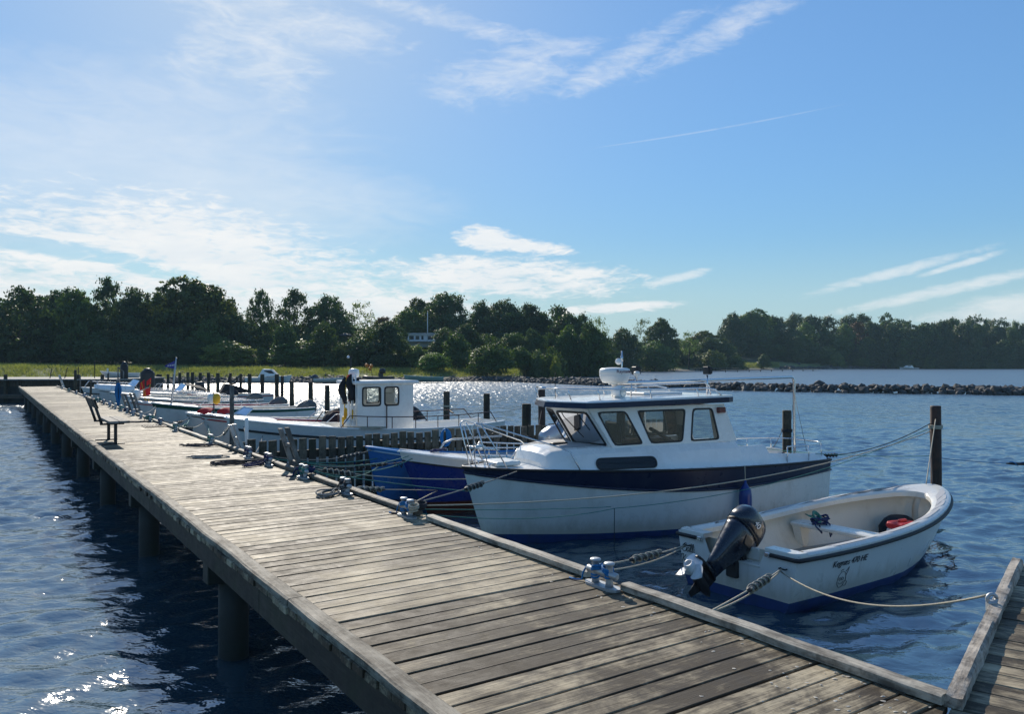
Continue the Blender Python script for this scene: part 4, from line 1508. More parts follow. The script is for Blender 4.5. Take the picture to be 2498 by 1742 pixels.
rope_coil(CLEATS[6] - .25, -.45, 'rope_dark', 'dark rope lying on the boards before the red striped boat', .24, 3, 12, stretch=1.6)
rope_coil(CLEATS[7] + 3.3, -.5, 'rope_dark', 'dark rope lying on the boards left of the iron grating', .25, 3, 14, stretch=1.6)

def grating():
    p = at_height(392, 1041, DECK)
    t = thing('iron_grating', 'rusty iron grating lying on the boards right of the bench', 'grating', (p.x, p.y, DECK + .012), DA)
    mb = MB()
    for i in range(12):
        mb.box((-.36 + i * .065, 0, .008), (.012, .5, .016))
    mb.build('bars', M['brown'], t)
    mb = MB()
    for s_ in (-1, 1):
        mb.box((0, s_ * .25, .009), (.78, .03, .02))
    mb.build('frame', M['brown'], t)
grating()

def ladder(u0, u1, top, label, mat, v0=.12, slope=.33, z0=-.4, w=.075):
    """two flat rails that lean in over the kerb, and rungs"""
    t = thing('ladder', label, 'ladder', dk((u0 + u1) / 2, 0, 0), DA)
    h = abs(u1 - u0) / 2
    f = lambda z: v0 - (z - DECK) * slope
    for s_ in (-1, 1):
        mb = MB()
        mb.loft([[(f(z) - .03, s_ * h - w / 2, z), (f(z) - .03, s_ * h + w / 2, z), (f(z) + .03, s_ * h + w / 2, z), (f(z) + .03, s_ * h - w / 2, z)] for z in (z0, DECK - .05, top - .02 * (s_ + 1))], True, True, 0, False)
        mb.build('rail', mat, t)
    z = top - .28
    while z > z0:
        mb = MB()
        mb.box((f(z) + .005, 0, z), (.05, 2 * h + .02, .05), ch=.005)
        mb.build('rung', mat, t)
        z -= .27
    return t
ladder(9.62, 9.98, 1.82, 'weathered grey ladder leaning over the kerb beside the plank fence', M['grey_wood'])
ladder(12.82, 13.18 - .02, 1.66, 'pale metal ladder leaning over the kerb at the bow of the white fishing boat', M['galv'], w=.09)
ladder(on_dock_line(343, .1), on_dock_line(333, .1), 1.85, 'worn grey ladder on the kerb in front of the red flags', M['grey_wood'], w=.1)
ladder(on_dock_line(318, .1), on_dock_line(309, .1), 1.75, 'short leaning ladder on the kerb left of the red flags', M['grey_wood'])
ladder(on_dock_line(157, .1), on_dock_line(153.5, .1), 2.0, 'pale far ladder on the kerb near the end of the pier', M['galv'], w=.2)
def pole(px, v, z0, z1, r_, mat, label, name='post', cat='post', lean=(0, 0)):
    u = on_dock_line(px, v)
    p = dk(u, v, 0)
    mb = MB()
    mb.tube([(0, 0, z0), (lean[0], lean[1], z1 - .02), (lean[0], lean[1], z1)], [r_, r_, r_ * .8], 10)
    o = mb.build(name, M[mat], loc=p)
    tag(o, label, cat)
    return p + Vector((lean[0], lean[1], z1))
pole(602, .35, -1, 1.72, .035, 'white', 'white plastic pole beside the bow of the white fishing boat')
pole(219, .1, -.5, 1.95, .05, 'dark_wood', 'short dark post at the kerb left of the blue rope', lean=(.06, 0))
pole(184, .2, -.5, 2.35, .07, 'pile', 'dark post rising at the kerb near the far motorboat')
pole(196, .2, -.5, 2.1, .03, 'grey_wood', 'thin grey post at the kerb by the far motorboat')
def forked_post():
    u = on_dock_line(566, .5)
    t = thing('forked_post', 'grey post with an iron fork on top behind the pale ladder', 'post', dk(u, .5, 0), DA)
    mb = MB(); mb.tube([(0, 0, -1), (0, 0, 2.0), (0, 0, 2.3)], [.05, .045, .045], 9); mb.build('post', M['grey_wood'], t)
    mb = MB(); mb.tube([(.02 + .085 * math.sin(a), 0, 2.42 - .09 * math.cos(a)) for a in np.linspace(-2.3, 2.3, 14)], .02, 7); mb.build('fork', M['black'], t)
forked_post()
def hanging_rope():
    u = on_dock_line(288, .1)
    t = thing('rope_post', 'pale post at the kerb hung with bright blue rope', 'post', dk(u, .1, 0), DA)
    mb = MB(); mb.tube([(0, 0, -.5), (0, 0, 2.15)], .06, 8); mb.build('post', M['grey_wood'], t)
    o = thing('rope_hank', 'bright blue rope hank hanging from a post left of the red flags', 'rope', dk(u, .1, 0), DA)
    mb = MB()
    rg = random.Random(3)
    for i in range(8):
        w = rg.uniform(.03, .11); d = rg.uniform(.35, .8); yo = rg.uniform(-.07, .07)
        mb.tube([(w * math.sin(a), -.075 + yo, 2.02 - d * .5 * (1 - math.cos(a)) + .02 * math.sin(3 * a + i)) for a in np.linspace(0, 6.28, 15)], .020, 5)
    mb.build('loops', M['rope_blue'], o)
hanging_rope()

def bench():
    p = at_height(263, 1080, DECK)
    t = thing('bench', 'wooden bench with dark metal supports facing the boats on the pier', 'bench', (p.x, p.y, DECK), DA)
    # local x across the pier (towards the boats), y along the pier
    for i in range(2):
        mb = MB(); mb.box((.03 + i * .185, .1, .44), (.175, 1.6, .045), ch=.005); mb.build('seat_board', M['grey_wood'], t)
    mb = MB()
    mb.box((0, 0, 0), (.032, 1.6, .19), ch=.005)
    o = mb.build('back_board', M['dark_wood'], t)
    o.location = (-.275, .1, .80); o.rotation_euler = (0, R(-20), 0)
    for y in (-.42, .62):
        f = MB()
        f.box((.09, y, .205), (.055, .05, .41), ch=.004)
        f.box((.03, y, .398), (.42, .05, .04), ch=.004)
        f.box((.05, y, .012), (.40, .07, .022), ch=.004)
        f.tube([(-.15, y, .40), (-.20, y, .56), (-.31, y, .90)], .026, 4)
        f.build('support', M['blackplastic'], t)
bench()
# ------------------------------------------------------------------ boats
class Hull:
    """hull form: x runs from the bow (0) to the stern (L), y to starboard of +u, z up from the water"""
    def __init__(s, L, B, zb, zm, zs, rake=.5, tb=.75, tm=.55, p=.75, dr=.3, full=.28, vee=.75):
        s.__dict__.update(locals())
    def b(s, t):
        if t < s.tm:
            return s.B / 2 * math.sin(math.pi / 2 * t / s.tm) ** s.p
        q = (t - s.tm) / (1 - s.tm)
        return s.B / 2 * (1 - (1 - s.tb) * q ** 2.2)
    def zt(s, t):
        a, m, c = s.zb, s.zm, s.zs
        return a * (t - .5) * (t - 1) * 2 - m * t * (t - 1) * 4 + c * t * (t - .5) * 2
    def x(s, t, z):
        q = max(0.0, (s.zt(t) - z) / (s.zt(t) + s.dr))
        return s.L * t + s.rake * q ** 1.15 * (1 - t) ** 4
    def y(s, t, z, inset=0.0):
        q = max(0.0, min(1.0, (z + s.dr) / (s.zt(t) + s.dr)))
        e = s.full + s.vee * max(0, 1 - t / .55) ** 1.3
        return max(0.0, s.b(t) - inset) * q ** e
    def pt(s, t, z, side, inset=0.0):
        return Vector((s.x(t, z), side * s.y(t, z, inset), z))
    def sheer(s, t, side, inset=0.0, dz=0.0):
        return Vector((s.L * t, side * max(s.b(t) - inset, .004), s.zt(t) + dz))
    TS = [0, .012, .03, .055, .085, .12, .16, .21, .27, .34, .42, .5, .58, .66, .74, .82, .88, .93, .97, 1]
    def shell(s, mb, bands, inset=0.0, flip=False, t0=0.0):
        """bands: list of (z function, material) from the keel up; rows between bands carry that material"""
        ts = [t for t in s.TS if t >= t0]
        for side in (-1, 1):
            cols_ = []
            for t in ts:
                zs_ = [-s.dr]
                ms = []
                for fz, mt, sub in bands:
                    z1 = fz(t)
                    z0 = zs_[-1]
                    for k in range(1, sub + 1):
                        zs_.append(z0 + (z1 - z0) * k / sub)
                        ms.append(mt)
                cols_.append([s.pt(t, z, side, inset) for z in zs_])
            n = len(cols_[0])
            vv = [p for c in cols_ for p in c]
            b = len(mb.v)
            mb.v += [tuple(p) for p in vv]
            for i in range(len(cols_) - 1):
                for j in range(n - 1):
                    q = (b + i * n + j, b + (i + 1) * n + j, b + (i + 1) * n + j + 1, b + i * n + j + 1)
                    if (side > 0) != flip:
                        q = q[::-1]
                    mb.f.append(q); mb.m.append(ms[j]); mb.s.append(True)
    def transom(s, mb, bands, notch=None, inset=0.0, x=None):
        """flat stern; notch=(half width, depth)"""
        zs_ = [-s.dr]
        ms = []
        for fz, mt, sub in bands:
            z0 = zs_[-1]; z1 = fz(1.0)
            for k in range(1, sub + 1):
                zs_.append(z0 + (z1 - z0) * k / sub); ms.append(mt)
        X = s.L if x is None else x
        for i in range(len(zs_) - 1):
            a, b_ = zs_[i], zs_[i + 1]
            ya, yb = s.y(1, a, inset), s.y(1, b_, inset)
            if notch and b_ > s.zs - notch[1] + 1e-4:
                if a >= s.zs - notch[1] - 1e-4:
                    for sd in (-1, 1):
                        na, nb = [notch[0] + .09 * (zz - s.zs + notch[1]) / notch[1] for zz in (a, b_)]
                        mb.add([(X, sd * ya, a), (X, sd * yb, b_), (X, sd * nb, b_), (X, sd * na, a)], [(0, 1, 2, 3)], ms[i])
                    continue
            mb.add([(X, -ya, a), (X, ya, a), (X, yb, b_), (X, -yb, b_)], [(0, 1, 2, 3)], ms[i])

def hull_part(h, root, bands, mats, name='hull', notch=None):
    mb = MB()
    h.shell(mb, bands)
    h.transom(mb, bands, notch)
    return mb.build(name, mats, root)
def rail_path(h, t0, t1, side, inset=0, dz=0, n=26):
    return [h.sheer(t0 + (t1 - t0) * i / n, side, inset, dz) for i in range(n + 1)]
def loop_path(h, inset=0, dz=0, n=40, t1=1.0):
    """round the bow from one quarter to the other"""
    tt = [t1 * (1 - (i / n)) ** 1.6 for i in range(n + 1)]
    a = [h.sheer(t, -1, inset, dz) for t in tt]
    b = [h.sheer(t, 1, inset, dz) for t in reversed(tt[:-1])]
    return a + b
def deck_between(mb, h, ta, tb_, inset=0.0, dz=0.0, mat=0, n=16, camber=.03):
    rows = []
    for i in range(n + 1):
        t = ta + (tb_ - ta) * i / n
        a, b = h.sheer(t, -1, inset, dz), h.sheer(t, 1, inset, dz)
        rows.append([a, a.lerp(b, .25) + Vector((0, 0, camber * .75)), a.lerp(b, .5) + Vector((0, 0, camber)), a.lerp(b, .75) + Vector((0, 0, camber * .75)), b])
    mb.loft(rows, False, False, mat, True)
def strip(mb, h, t0, t1, side, i0, i1, dz0=0, dz1=0, mat=0, n=24):
    rows = []
    for k in range(n + 1):
        t = t0 + (t1 - t0) * k / n
        rows.append([h.sheer(t, side, i0, dz0), h.sheer(t, side, i1, dz1)])
    mb.loft(rows, False, False, mat, True)

def place(root_name, label, cat, bow, ang, group=None):
    return thing(root_name, label, cat, (bow.x, bow.y, 0), ang, group)
def w2(root, p):
    m = Matrix.Translation(root.location) @ Matrix.Rotation(root.rotation_euler.z, 4, 'Z')
    return m @ Vector(p)

def quad_window(root, q, mat_frame, mat_glass, th=.02, fr=.022, axis='y', out=-1, rad=.05):
    """window from four corners (any plane): rounded dark gasket and a pane inside it"""
    q = [Vector(p) for p in q]
    nrm = (q[1] - q[0]).cross(q[3] - q[0]).normalized()
    # rounded outline
    def outline(shr, k=5):
        c = sum(q, Vector()) / 4
        pts = []
        for i in range(4):
            p, a, b = q[i], q[i - 1], q[(i + 1) % 4]
            da, db = (a - p).normalized(), (b - p).normalized()
            s_ = Vector(p) + (da + db) * shr
            r_ = max(rad - shr * .6, .012)
            for j in range(k + 1):
                w = j / k
                pts.append((s_ + da * r_ * (1 - w) ** 2 + db * r_ * w ** 2))
        return pts
    o1, o2 = outline(-fr * .4), outline(fr)
    f = MB()
    n = len(o1)
    f.loft([[p - nrm * th * .6 for p in o1], [p + nrm * th * .25 for p in o1], [p + nrm * th * .25 for p in o2], [p - nrm * th * .6 for p in o2], [p - nrm * th * .6 for p in o1]], True, False, 0, False)
    fo = f.build('window', mat_frame, root)
    g = MB()
    o3 = outline(fr * .7)
    g.add([p for p in o3], [tuple(range(n))])
    g.build('pane', mat_glass, fo)
    return fo

def propeller(mb, c, axis, r_, mat=0, n=3):
    axis = Vector(axis).normalized()
    e1 = axis.orthogonal().normalized()
    e2 = axis.cross(e1)
    xf = Matrix((( e1.x, e2.x, axis.x, c[0]), (e1.y, e2.y, axis.y, c[1]), (e1.z, e2.z, axis.z, c[2]), (0, 0, 0, 1)))
    mb.lathe([(r_ * .22, -.09), (r_ * .30, -.05), (r_ * .32, .06), (r_ * .26, .085), (r_ * .2, .085), (r_ * .18, .03)], 18, mat, xf)
    for k in range(n):
        a0 = 2 * math.pi * k / n + .5
        rows = []
        for i in range(9):
            s_ = i / 8
            rr = r_ * (.26 + .74 * s_)
            half = (.30 + .85 * math.sin(min(s_ * 1.1 + .1, 1) * math.pi * .7)) * (1 - s_ ** 4 * .8) * .56
            row = []
            for j in range(5):
                w = (j / 4 - .5) * 2
                ang = a0 + w * half / (s_ * .6 + .45) + .18 * s_
                row.append((rr * math.cos(ang), rr * math.sin(ang), w * .035 * (1.2 - .5 * s_)))
            rows.append(row)
        for dz in (-.003, .003):
            mb.loft([[(p[0], p[1], p[2] + dz) for p in row] for row in rows], False, False, mat, True, xf)

# ---- blue and white cabin boat
def text_mesh(body, size, shear=0.0, extrude=.0015):
    c = bpy.data.curves.new('lettering', 'FONT')
    c.body = body
    c.size = size
    c.shear = shear
    c.extrude = extrude
    c.align_x = 'CENTER'
    c.align_y = 'CENTER'
    o = bpy.data.objects.new('lettering', c)
    col.objects.link(o)
    dg = bpy.context.evaluated_depsgraph_get()
    me = bpy.data.meshes.new_from_object(o.evaluated_get(dg))
    bpy.data.objects.remove(o)
    bpy.data.curves.remove(c)
    return me
def lettering(body, size, mat, parent, loc, xdir, ydir, shear=0.0, name='lettering'):
    me = text_mesh(body, size, shear)
    me.materials.clear()
    me.materials.append(mat)
    o = bpy.data.objects.new(name, me)
    col.objects.link(o)
    o.parent = parent
    X = Vector(xdir).normalized(); Z = X.cross(Vector(ydir)).normalized(); Y = Z.cross(X)
    o.matrix_local = Matrix(((X.x, Y.x, Z.x, loc[0]), (X.y, Y.y, Z.y, loc[1]), (X.z, Y.z, Z.z, loc[2]), (0, 0, 0, 1)))
    return o

def cabin_boat():
    root = place('cabin_boat', 'white and navy cabin boat with a radar dome and a long steel boom', 'boat', Vector((-.74, 11.94, 0)), R(28))
    h = Hull(7.2, 2.28, 1.20, 1.07, .97, rake=.55, tb=.62, tm=.5, p=.62, dr=.45, full=.11, vee=.75)
    wl = lambda t: .10 + .06 * max(0, 1 - t * 4)
    bt = lambda t: h.zt(t) - (.085 + .26 * math.sin(min(t / .55, 1) * math.pi / 2) - .16 * max(0, (t - .62) / .38))
    bands = [(wl, 0, 3), (bt, 1, 6), (lambda t: h.zt(t), 2, 3)]
    hull_part(h, root, bands, [M['antifoul'], M['hullwhite'], M['navy']])
    # rub rails
    mb = MB()
    for sd in (-1, 1):
        mb.tube([h.pt(t, bt(t), sd, 0) + Vector((0, sd * .008, 0)) for t in np.linspace(0, 1, 44)], .022, 8)
    mb.build('rub_rail', M['navy'], root)
    mb = MB()
    mb.tube(loop_path(h, -.006, .0), .020, 8)
    mb.tube([h.sheer(1, -1), h.sheer(1, 1)], .020, 8)
    mb.build('gunwale_strip', M['black'], root)
    # foredeck and side decks
    mb = MB()
    deck_between(mb, h, .0, .72, .012, -.004, 0, 26, .025)
    for sd in (-1, 1):
        strip(mb, h, .72, 1, sd, .012, .16, 0, 0)
        strip(mb, h, .72, 1, sd, .16, .165, 0, -.5)
    mb.build('deck', M['white'], root)
    mb = MB()
    mb.loft([[h.sheer(t, -1, .16, -.48), h.sheer(t, 1, .16, -.48)] for t in np.linspace(.66, .985, 8)], False, False)
    mb.loft([[h.sheer(.985, -1, .14, -.48), h.sheer(.985, 1, .14, -.48)], [h.sheer(.985, -1, .14, .0), h.sheer(.985, 1, .14, .0)], [h.sheer(1, -1, .012, .0), h.sheer(1, 1, .012, .0)]], False, False)
    mb.build('cockpit_floor', M['pad'], root)
    # low trunk and cabin sides, drawn as sections along the boat: (x, half base, half top, z top)
    zb = lambda x: h.zt(x / h.L) - .01
    secs = [(1.12, .50, .42, 1.235), (1.17, .56, .46, 1.36), (1.26, .63, .50, 1.43), (1.45, .735, .565, 1.455), (1.7, .80, .63, 1.465), (2.1, .855, .68, 1.47), (2.6, .90, .695, 1.465)]
    mb = MB()
    rings = []
    for x, a, b, z in secs:
        rings.append([(x, -a, zb(x)), (x, -(a * .35 + b * .65) - .03, z - .1), (x, -b, z - .02), (x, -b + .07, z), (x, 0, z + .018), (x, b - .07, z), (x, b, z - .02), (x, (a * .35 + b * .65) + .03, z - .1), (x, a, zb(x))])
    mb.loft(rings, False, False, 0, True)
    mb.add(rings[0], [tuple(range(9))])
    # cabin side lower strip continuing aft, then the stepped coaming
    for sd in (-1, 1):
        rows = []
        for x, a, b, z in [(2.6, .90, .695, 1.445), (3.2, .92, .70, 1.44), (4.0, .92, .70, 1.43), (4.83, .90, .70, 1.42), (4.86, .90, .71, 1.335), (5.5, .86, .72, 1.325), (5.58, .85, .74, 1.18), (6.3, .78, .68, 1.13), (7.0, .70, .58, 1.09), (7.2, .64, .52, 1.05)]:
            rows.append([(x, sd * a, zb(x)), (x, sd * ((a * .35 + b * .65) + .03), z - .1 if z > 1.25 else zb(x) + (z - zb(x)) * .55), (x, sd * b, z), (x, sd * (b - .06), z - .005), (x, sd * (b - .07), zb(x) - .3)])
        mb.loft(rows, False, False, 0, True)
    mb.build('cabin_trunk', M['white'], root, sharp=24)
    mb = MB()
    mb.loft([[(x, y * (b - .1) , z + .004 + .018 * (1 - abs(y))) for y in (-1, -.5, 0, .5, 1)] for x, b, z in ((1.46, .565, 1.459), (1.7, .63, 1.469), (2.05, .675, 1.473))], False, False, 0, True)
    mb.build('trunk_deck_pad', M['pad'], root)
    # deck hatch box and fittings on the foredeck
    mb = MB()
    mb.box((.66, 0, h.zt(.09) + .06), (.42, .50, .065), ch=.02)
    mb.build('deck_hatch', M['hullwhite'], root)
    mb = MB()
    mb.box((1.62, -.12, 1.49), (.28, .12, .035), ch=.01)
    mb.build('vent', M['black'], root)
    # wheelhouse walls: panels between windows, front a shallow V leaning forward at the top
    Z0, Z1 = 1.43, 2.07
    def yw(z):
        return .70 - .05 * (z - Z0) / (Z1 - Z0)
    def xl(x0, x1, z):
        return x0 + (x1 - x0) * (z - Z0) / (Z1 - Z0)
    def side_quad(mb, a, b, za, zb_, sd, th=.03):
        """a,b: (x at Z0, x at Z1) of the two slanted edges"""
        v = []
        for off in (0, th):
            for (e, z) in ((a, za), (b, za), (b, zb_), (a, zb_)):
                v.append((xl(e[0], e[1], z), sd * (yw(z) - off), z))
        f = [(0, 1, 2, 3), (4, 7, 6, 5), (0, 4, 5, 1), (1, 5, 6, 2), (2, 6, 7, 3), (3, 7, 4, 0)]
        for i_, q in enumerate(f):
            mb.add([v[k] for k in (q if sd < 0 else q[::-1])], [(0, 1, 2, 3)], 1 if i_ == 1 else 0)  # inner faces painted dark oak, standing in for cabin shade on white walls
    FE = (2.24, 1.80)                       # front corner edge, bottom and top
    wins = [((2.33, 1.96), (2.88, 2.50)), ((3.04, 2.74), (3.66, 3.77)), ((3.84, 3.93), (4.48, 4.33))]
    RE = (4.87, 4.62)
    ZW0, ZW1 = 1.475, 2.005
    walls = MB()
    for sd in (-1, 1):
        side_quad(walls, FE, RE, Z0, ZW0, sd)
        side_quad(walls, FE, RE, ZW1, Z1, sd)
        e = FE
        for a, b in wins:
            side_quad(walls, e, a, ZW0 + .0005, ZW1 - .0005, sd)
            e = b
        side_quad(walls, e, RE, ZW0 + .0005, ZW1 - .0005, sd)
    # front: two panels meeting at a centre post
    CE = (1.98, 1.56)
    def fq(mb, a0, a1, za, zb_, sd, mat=0, th=.03):
        """front panel between fractions a0..a1 from the centre to the corner"""
        v = []
        for off in (0, th):
            for (a, z) in ((a0, za), (a1, za), (a1, zb_), (a0, zb_)):
                xc, xs = xl(*CE, z), xl(*FE, z)
                v.append((xc + (xs - xc) * a + off, sd * yw(z) * a, z))
        mb.add(v, [(0, 1, 2, 3), (4, 7, 6, 5), (0, 4, 5, 1), (1, 5, 6, 2), (2, 6, 7, 3), (3, 7, 4, 0)], mat)
        return v[:4]
    for sd in (-1, 1):
        fq(walls, 0, 1, Z0, ZW0, sd); fq(walls, 0, 1, ZW1, Z1, sd)
        fq(walls, 0, .06, ZW0, ZW1, sd); fq(walls, .93, 1, ZW0, ZW1, sd)
    # after bulkhead with a doorway
    for ya, yb, za, zb_ in ((-.7, -.3, .9, 2.05), (.3, .7, .9, 2.05), (-.3, .3, 1.95, 2.05)):
        def xa(z): return 4.86 - .24 * max(0, (z - Z0)) / (Z1 - Z0)
        v = []
        for off in (0, -.03):
            for y, z in ((ya, za), (yb, za), (yb, zb_), (ya, zb_)):
                v.append((xa(z) + off, y * (1 if z < 1.5 else .94), z))
        walls.add(v, [(0, 1, 2, 3), (4, 7, 6, 5), (0, 4, 5, 1), (1, 5, 6, 2), (2, 6, 7, 3), (3, 7, 4, 0)])
    walls.build('wheelhouse', [M['white'], M['oak_and_shade']], root)
    # windows
    for sd in (-1, 1):
        for i, (a, b) in enumerate(wins):
            q = [(xl(a[0], a[1], ZW0), sd * (yw(ZW0) + .002), ZW0), (xl(b[0], b[1], ZW0), sd * (yw(ZW0) + .002), ZW0), (xl(b[0], b[1], ZW1), sd * (yw(ZW1) + .002), ZW1), (xl(a[0], a[1], ZW1), sd * (yw(ZW1) + .002), ZW1)]
            if sd > 0:
                q = [q[1], q[0], q[3], q[2]]
            quad_window(root, q, M['black'], M['glass'], rad=.075)
        g = [Vector(p) for p in fq(MB(), .06, .93, ZW0, ZW1, sd)]
        g = [p + Vector((-.003, 0, 0)) for p in g]
        if sd < 0:
            g = [g[1], g[0], g[3], g[2]]
        quad_window(root, g, M['black'], M['glass'], rad=.06)
        # long dark port light in the cabin side
        q = [(1.86, -.86, 1.13), (2.98, -.905, 1.10), (2.98, -.80, 1.31), (1.86, -.755, 1.335)]
        def py(x, z):
            t = np.interp(x, [1.35, 1.7, 2.1, 2.6, 3.2], [0, 1, 2, 3, 4])
            a = np.interp(x, [1.45, 1.7, 2.1, 2.6, 3.2], [.735, .80, .855, .90, .92]); b = np.interp(x, [1.45, 1.7, 2.1, 2.6, 3.2], [.565, .63, .68, .695, .70])
            zt_ = np.interp(x, [1.35, 2.1, 2.6, 3.2], [1.455, 1.47, 1.465, 1.44])
            mid = (a * .35 + b * .65) + .03
            return float(np.interp(z, [zb(x), zt_ - .1], [a, mid]))
        q = [(x, sd * (py(x, z) + .024), z) for x, z in ((1.88, 1.135), (2.98, 1.115), (2.98, 1.285), (1.88, 1.305))]
        if sd > 0:
            q = [q[1], q[0], q[3], q[2]]
        quad_window(root, q, M['black'], M['smoke'], rad=.10, fr=.016)
    # wiper on the near windscreen
    mb = MB()
    mb.tube([(1.56, -.30, 2.0), (1.60, -.31, 1.93), (1.9, -.42, 1.60)], .008, 5)
    mb.build('wiper', M['black'], root)
    # roof: navy edge, white top
    def roof_outline(y_side, grow):
        pts = [(1.44 - grow, 0.0)]
        pts += [(1.52 - grow, -.34), (1.72 - grow, -.78 - grow * .3), (2.3, -.84 - grow * .3), (4.6, -.80), (4.76, -.72), (4.78, 0)]
        return pts + [(x, -y) for x, y in reversed(pts[1:-1])]
    zr = lambda x: .012 * (x - 1.3)
    lo, mi, hi = roof_outline(0, -.05), roof_outline(0, .03), roof_outline(0, 0)
    top = roof_outline(0, -.10)
    mb = MB()
    mb.loft([[(x, y, 2.065 + zr(x)) for x, y in lo], [(x, y, 2.07 + zr(x)) for x, y in mi], [(x, y, 2.155 + zr(x)) for x, y in hi], [(x, y * .985, 2.17 + zr(x)) for x, y in hi], [(x, y, 2.185 + zr(x)) for x, y in top]], True, False, 0, False)
    n0 = len(mb.f)
    mb.add([(x, y, 2.185 + zr(x)) for x, y in top] + [(3.0, 0, 2.225)], [(i, (i + 1) % len(top), len(top)) for i in range(len(top))], 1, False)
    mb.add([(x, y, 2.066 + zr(x)) for x, y in lo], [tuple(reversed(range(len(lo))))], 1)
    nl = len(lo)
    for i in range(nl * 2, nl * 4):
        mb.m[i] = 1
    mb.build('roof', [M['navy'], M['white']], root)
    mb = MB()
    mb.box((3.7, .1, 2.245), (.85, .55, .05), ch=.02)
    mb.build('roof_hatch', M['white'], root)
    # roof rail
    mb = MB()
    zrl = 2.37
    for sd in (-1, 1):
        mb.tube([(1.46, 0, zrl + .0), (1.52, sd * .3, zrl + .005), (1.62, sd * .58, zrl), (1.9, sd * .66, zrl - .01), (3.0, sd * .68, zrl - .02), (4.2, sd * .66, zrl - .02), (4.42, sd * .66, zrl - .05), (4.58, sd * .66, 2.2)], .0135, 8)
        for x, y in ((1.55, .52), (2.0, .665), (3.0, .68), (4.0, .665)):
            mb.tube([(x + .06, sd * y * .97, 2.19), (x, sd * y, zrl - .01)], .012, 7)
    mb.build('roof_rail', M['steel'], root)
    # radar on its post, with a searchlight below
    mb = MB()
    mb.tube([(2.78, 0, 2.2), (2.78, 0, 2.42)], [.045, .035], 12)
    mb.box((2.78, 0, 2.43), (.16, .12, .03), ch=.005)
    mb.build('radar_post', M['steel'], root)
    mb = MB()
    mb.lathe([(.17, 2.44), (.20, 2.445), (.235, 2.50), (.254, 2.56), (.257, 2.575), (.253, 2.579), (.257, 2.583), (.257, 2.64), (.248, 2.672), (.21, 2.69), (.1, 2.70), (.02, 2.702)], 40, xf=Matrix.Translation((2.76, -.05, 0)))
    rad = mb.build('radar_dome', M['radome'], root)
    wrap = text_mesh('Raymarine', .078, 0, .002)
    R0 = .2590
    for v in wrap.vertices:
        a = R(-104) + (v.co.x + .10) / R0
        r2 = R0 + v.co.z
        v.co = (2.76 + r2 * math.cos(a), -.05 + r2 * math.sin(a), 2.635 + v.co.y)
    wrap.materials.clear(); wrap.materials.append(M['maroon'])
    o = bpy.data.objects.new('lettering', wrap); col.objects.link(o); o.parent = rad
    mb = MB()
    mb.lathe([(.05, -.08), (.095, -.07), (.105, 0), (.102, .085), (.09, .095), (.08, .085)], 24, xf=Matrix.Translation((2.66, -.30, 2.305)) @ Matrix.Rotation(R(-70), 4, 'Z') @ Matrix.Rotation(R(90), 4, 'Y'))
    sl = mb.build('searchlight', M['white'], root)
    mb = MB()
    mb.lathe([(.004, .101), (.084, .099)], 20, xf=Matrix.Translation((2.66, -.30, 2.305)) @ Matrix.Rotation(R(-70), 4, 'Z') @ Matrix.Rotation(R(90), 4, 'Y'), caps=False)
    mb.build('lens', M['steel'], sl)
    # navigation light mast, horn and work lamps
    mb = MB()
    mb.tube([(2.98, .05, 2.44), (2.98, .05, 2.98)], .014, 8)
    mb.tube([(2.98, .05, 2.80), (2.98, .05, 2.9)], .022, 10)
    mb.build('light_mast', M['steel'], root)
    mb = MB()
    mb.ball((2.89, .02, 2.80), (.06, .05, .055), 12, 8)
    mb.build('horn_lamp', M['white'], root)
    mb = MB()
    mb.lathe([(.01, -.1), (.018, -.04), (.055, .02), (.052, .05), (.02, .065)], 14, xf=Matrix.Translation((3.22, -.05, 2.57)))
    mb.build('gps_antenna', M['radome'], root)
    for x, y in ((3.42, .25), (4.72, -.12)):
        mb = MB()
        mb.tube([(x, y, 2.22), (x, y, 2.56)], .018, 8)
        l = mb.build('lamp_post', M['steel'], root)
        mb = MB()
        mb.box((x, y, 2.64), (.085, .14, .14), ch=.01)
        mb.box((x + .02, y - .072, 2.64), (.06, .012, .12))
        mb.build('work_lamp', M['blackplastic'], l)
    # boom to the stern gantry
    mb = MB()
    mb.tube([(2.8, -.05, 2.44), (3.6, -.05, 2.445), (3.62, -.05, 2.445), (6.95, 0, 2.50), (7.0, 0, 2.47), (7.02, 0, 2.42), (7.03, 0, 1.3), (7.03, 0, 1.0)], [.034, .034, .028, .028, .028, .027, .027, .027], 10)
    mb.tube([(3.1, -.05, 2.19), (3.1, -.05, 2.44)], .02, 8)
    mb.build('boom', M['steel'], root)
    mb = MB()
    mb.tube([(7.02, .0, 2.2), (7.25, .35, 1.1)], .004, 4)
    mb.tube([(7.02, .0, 2.2), (6.8, -.5, 1.12)], .004, 4)
    mb.build('stay_wire', M['black'], root)
    mb = MB()
    mb.tube([(2.95, -.35, 2.38), (3.15, -.35, 2.41), (4.45, -.35, 2.43), (4.55, -.35, 2.39), (4.6, -.35, 2.2)], .012, 8)
    mb.build('grab_rail', M['steel'], root)
    # pulpit
    mb = MB()
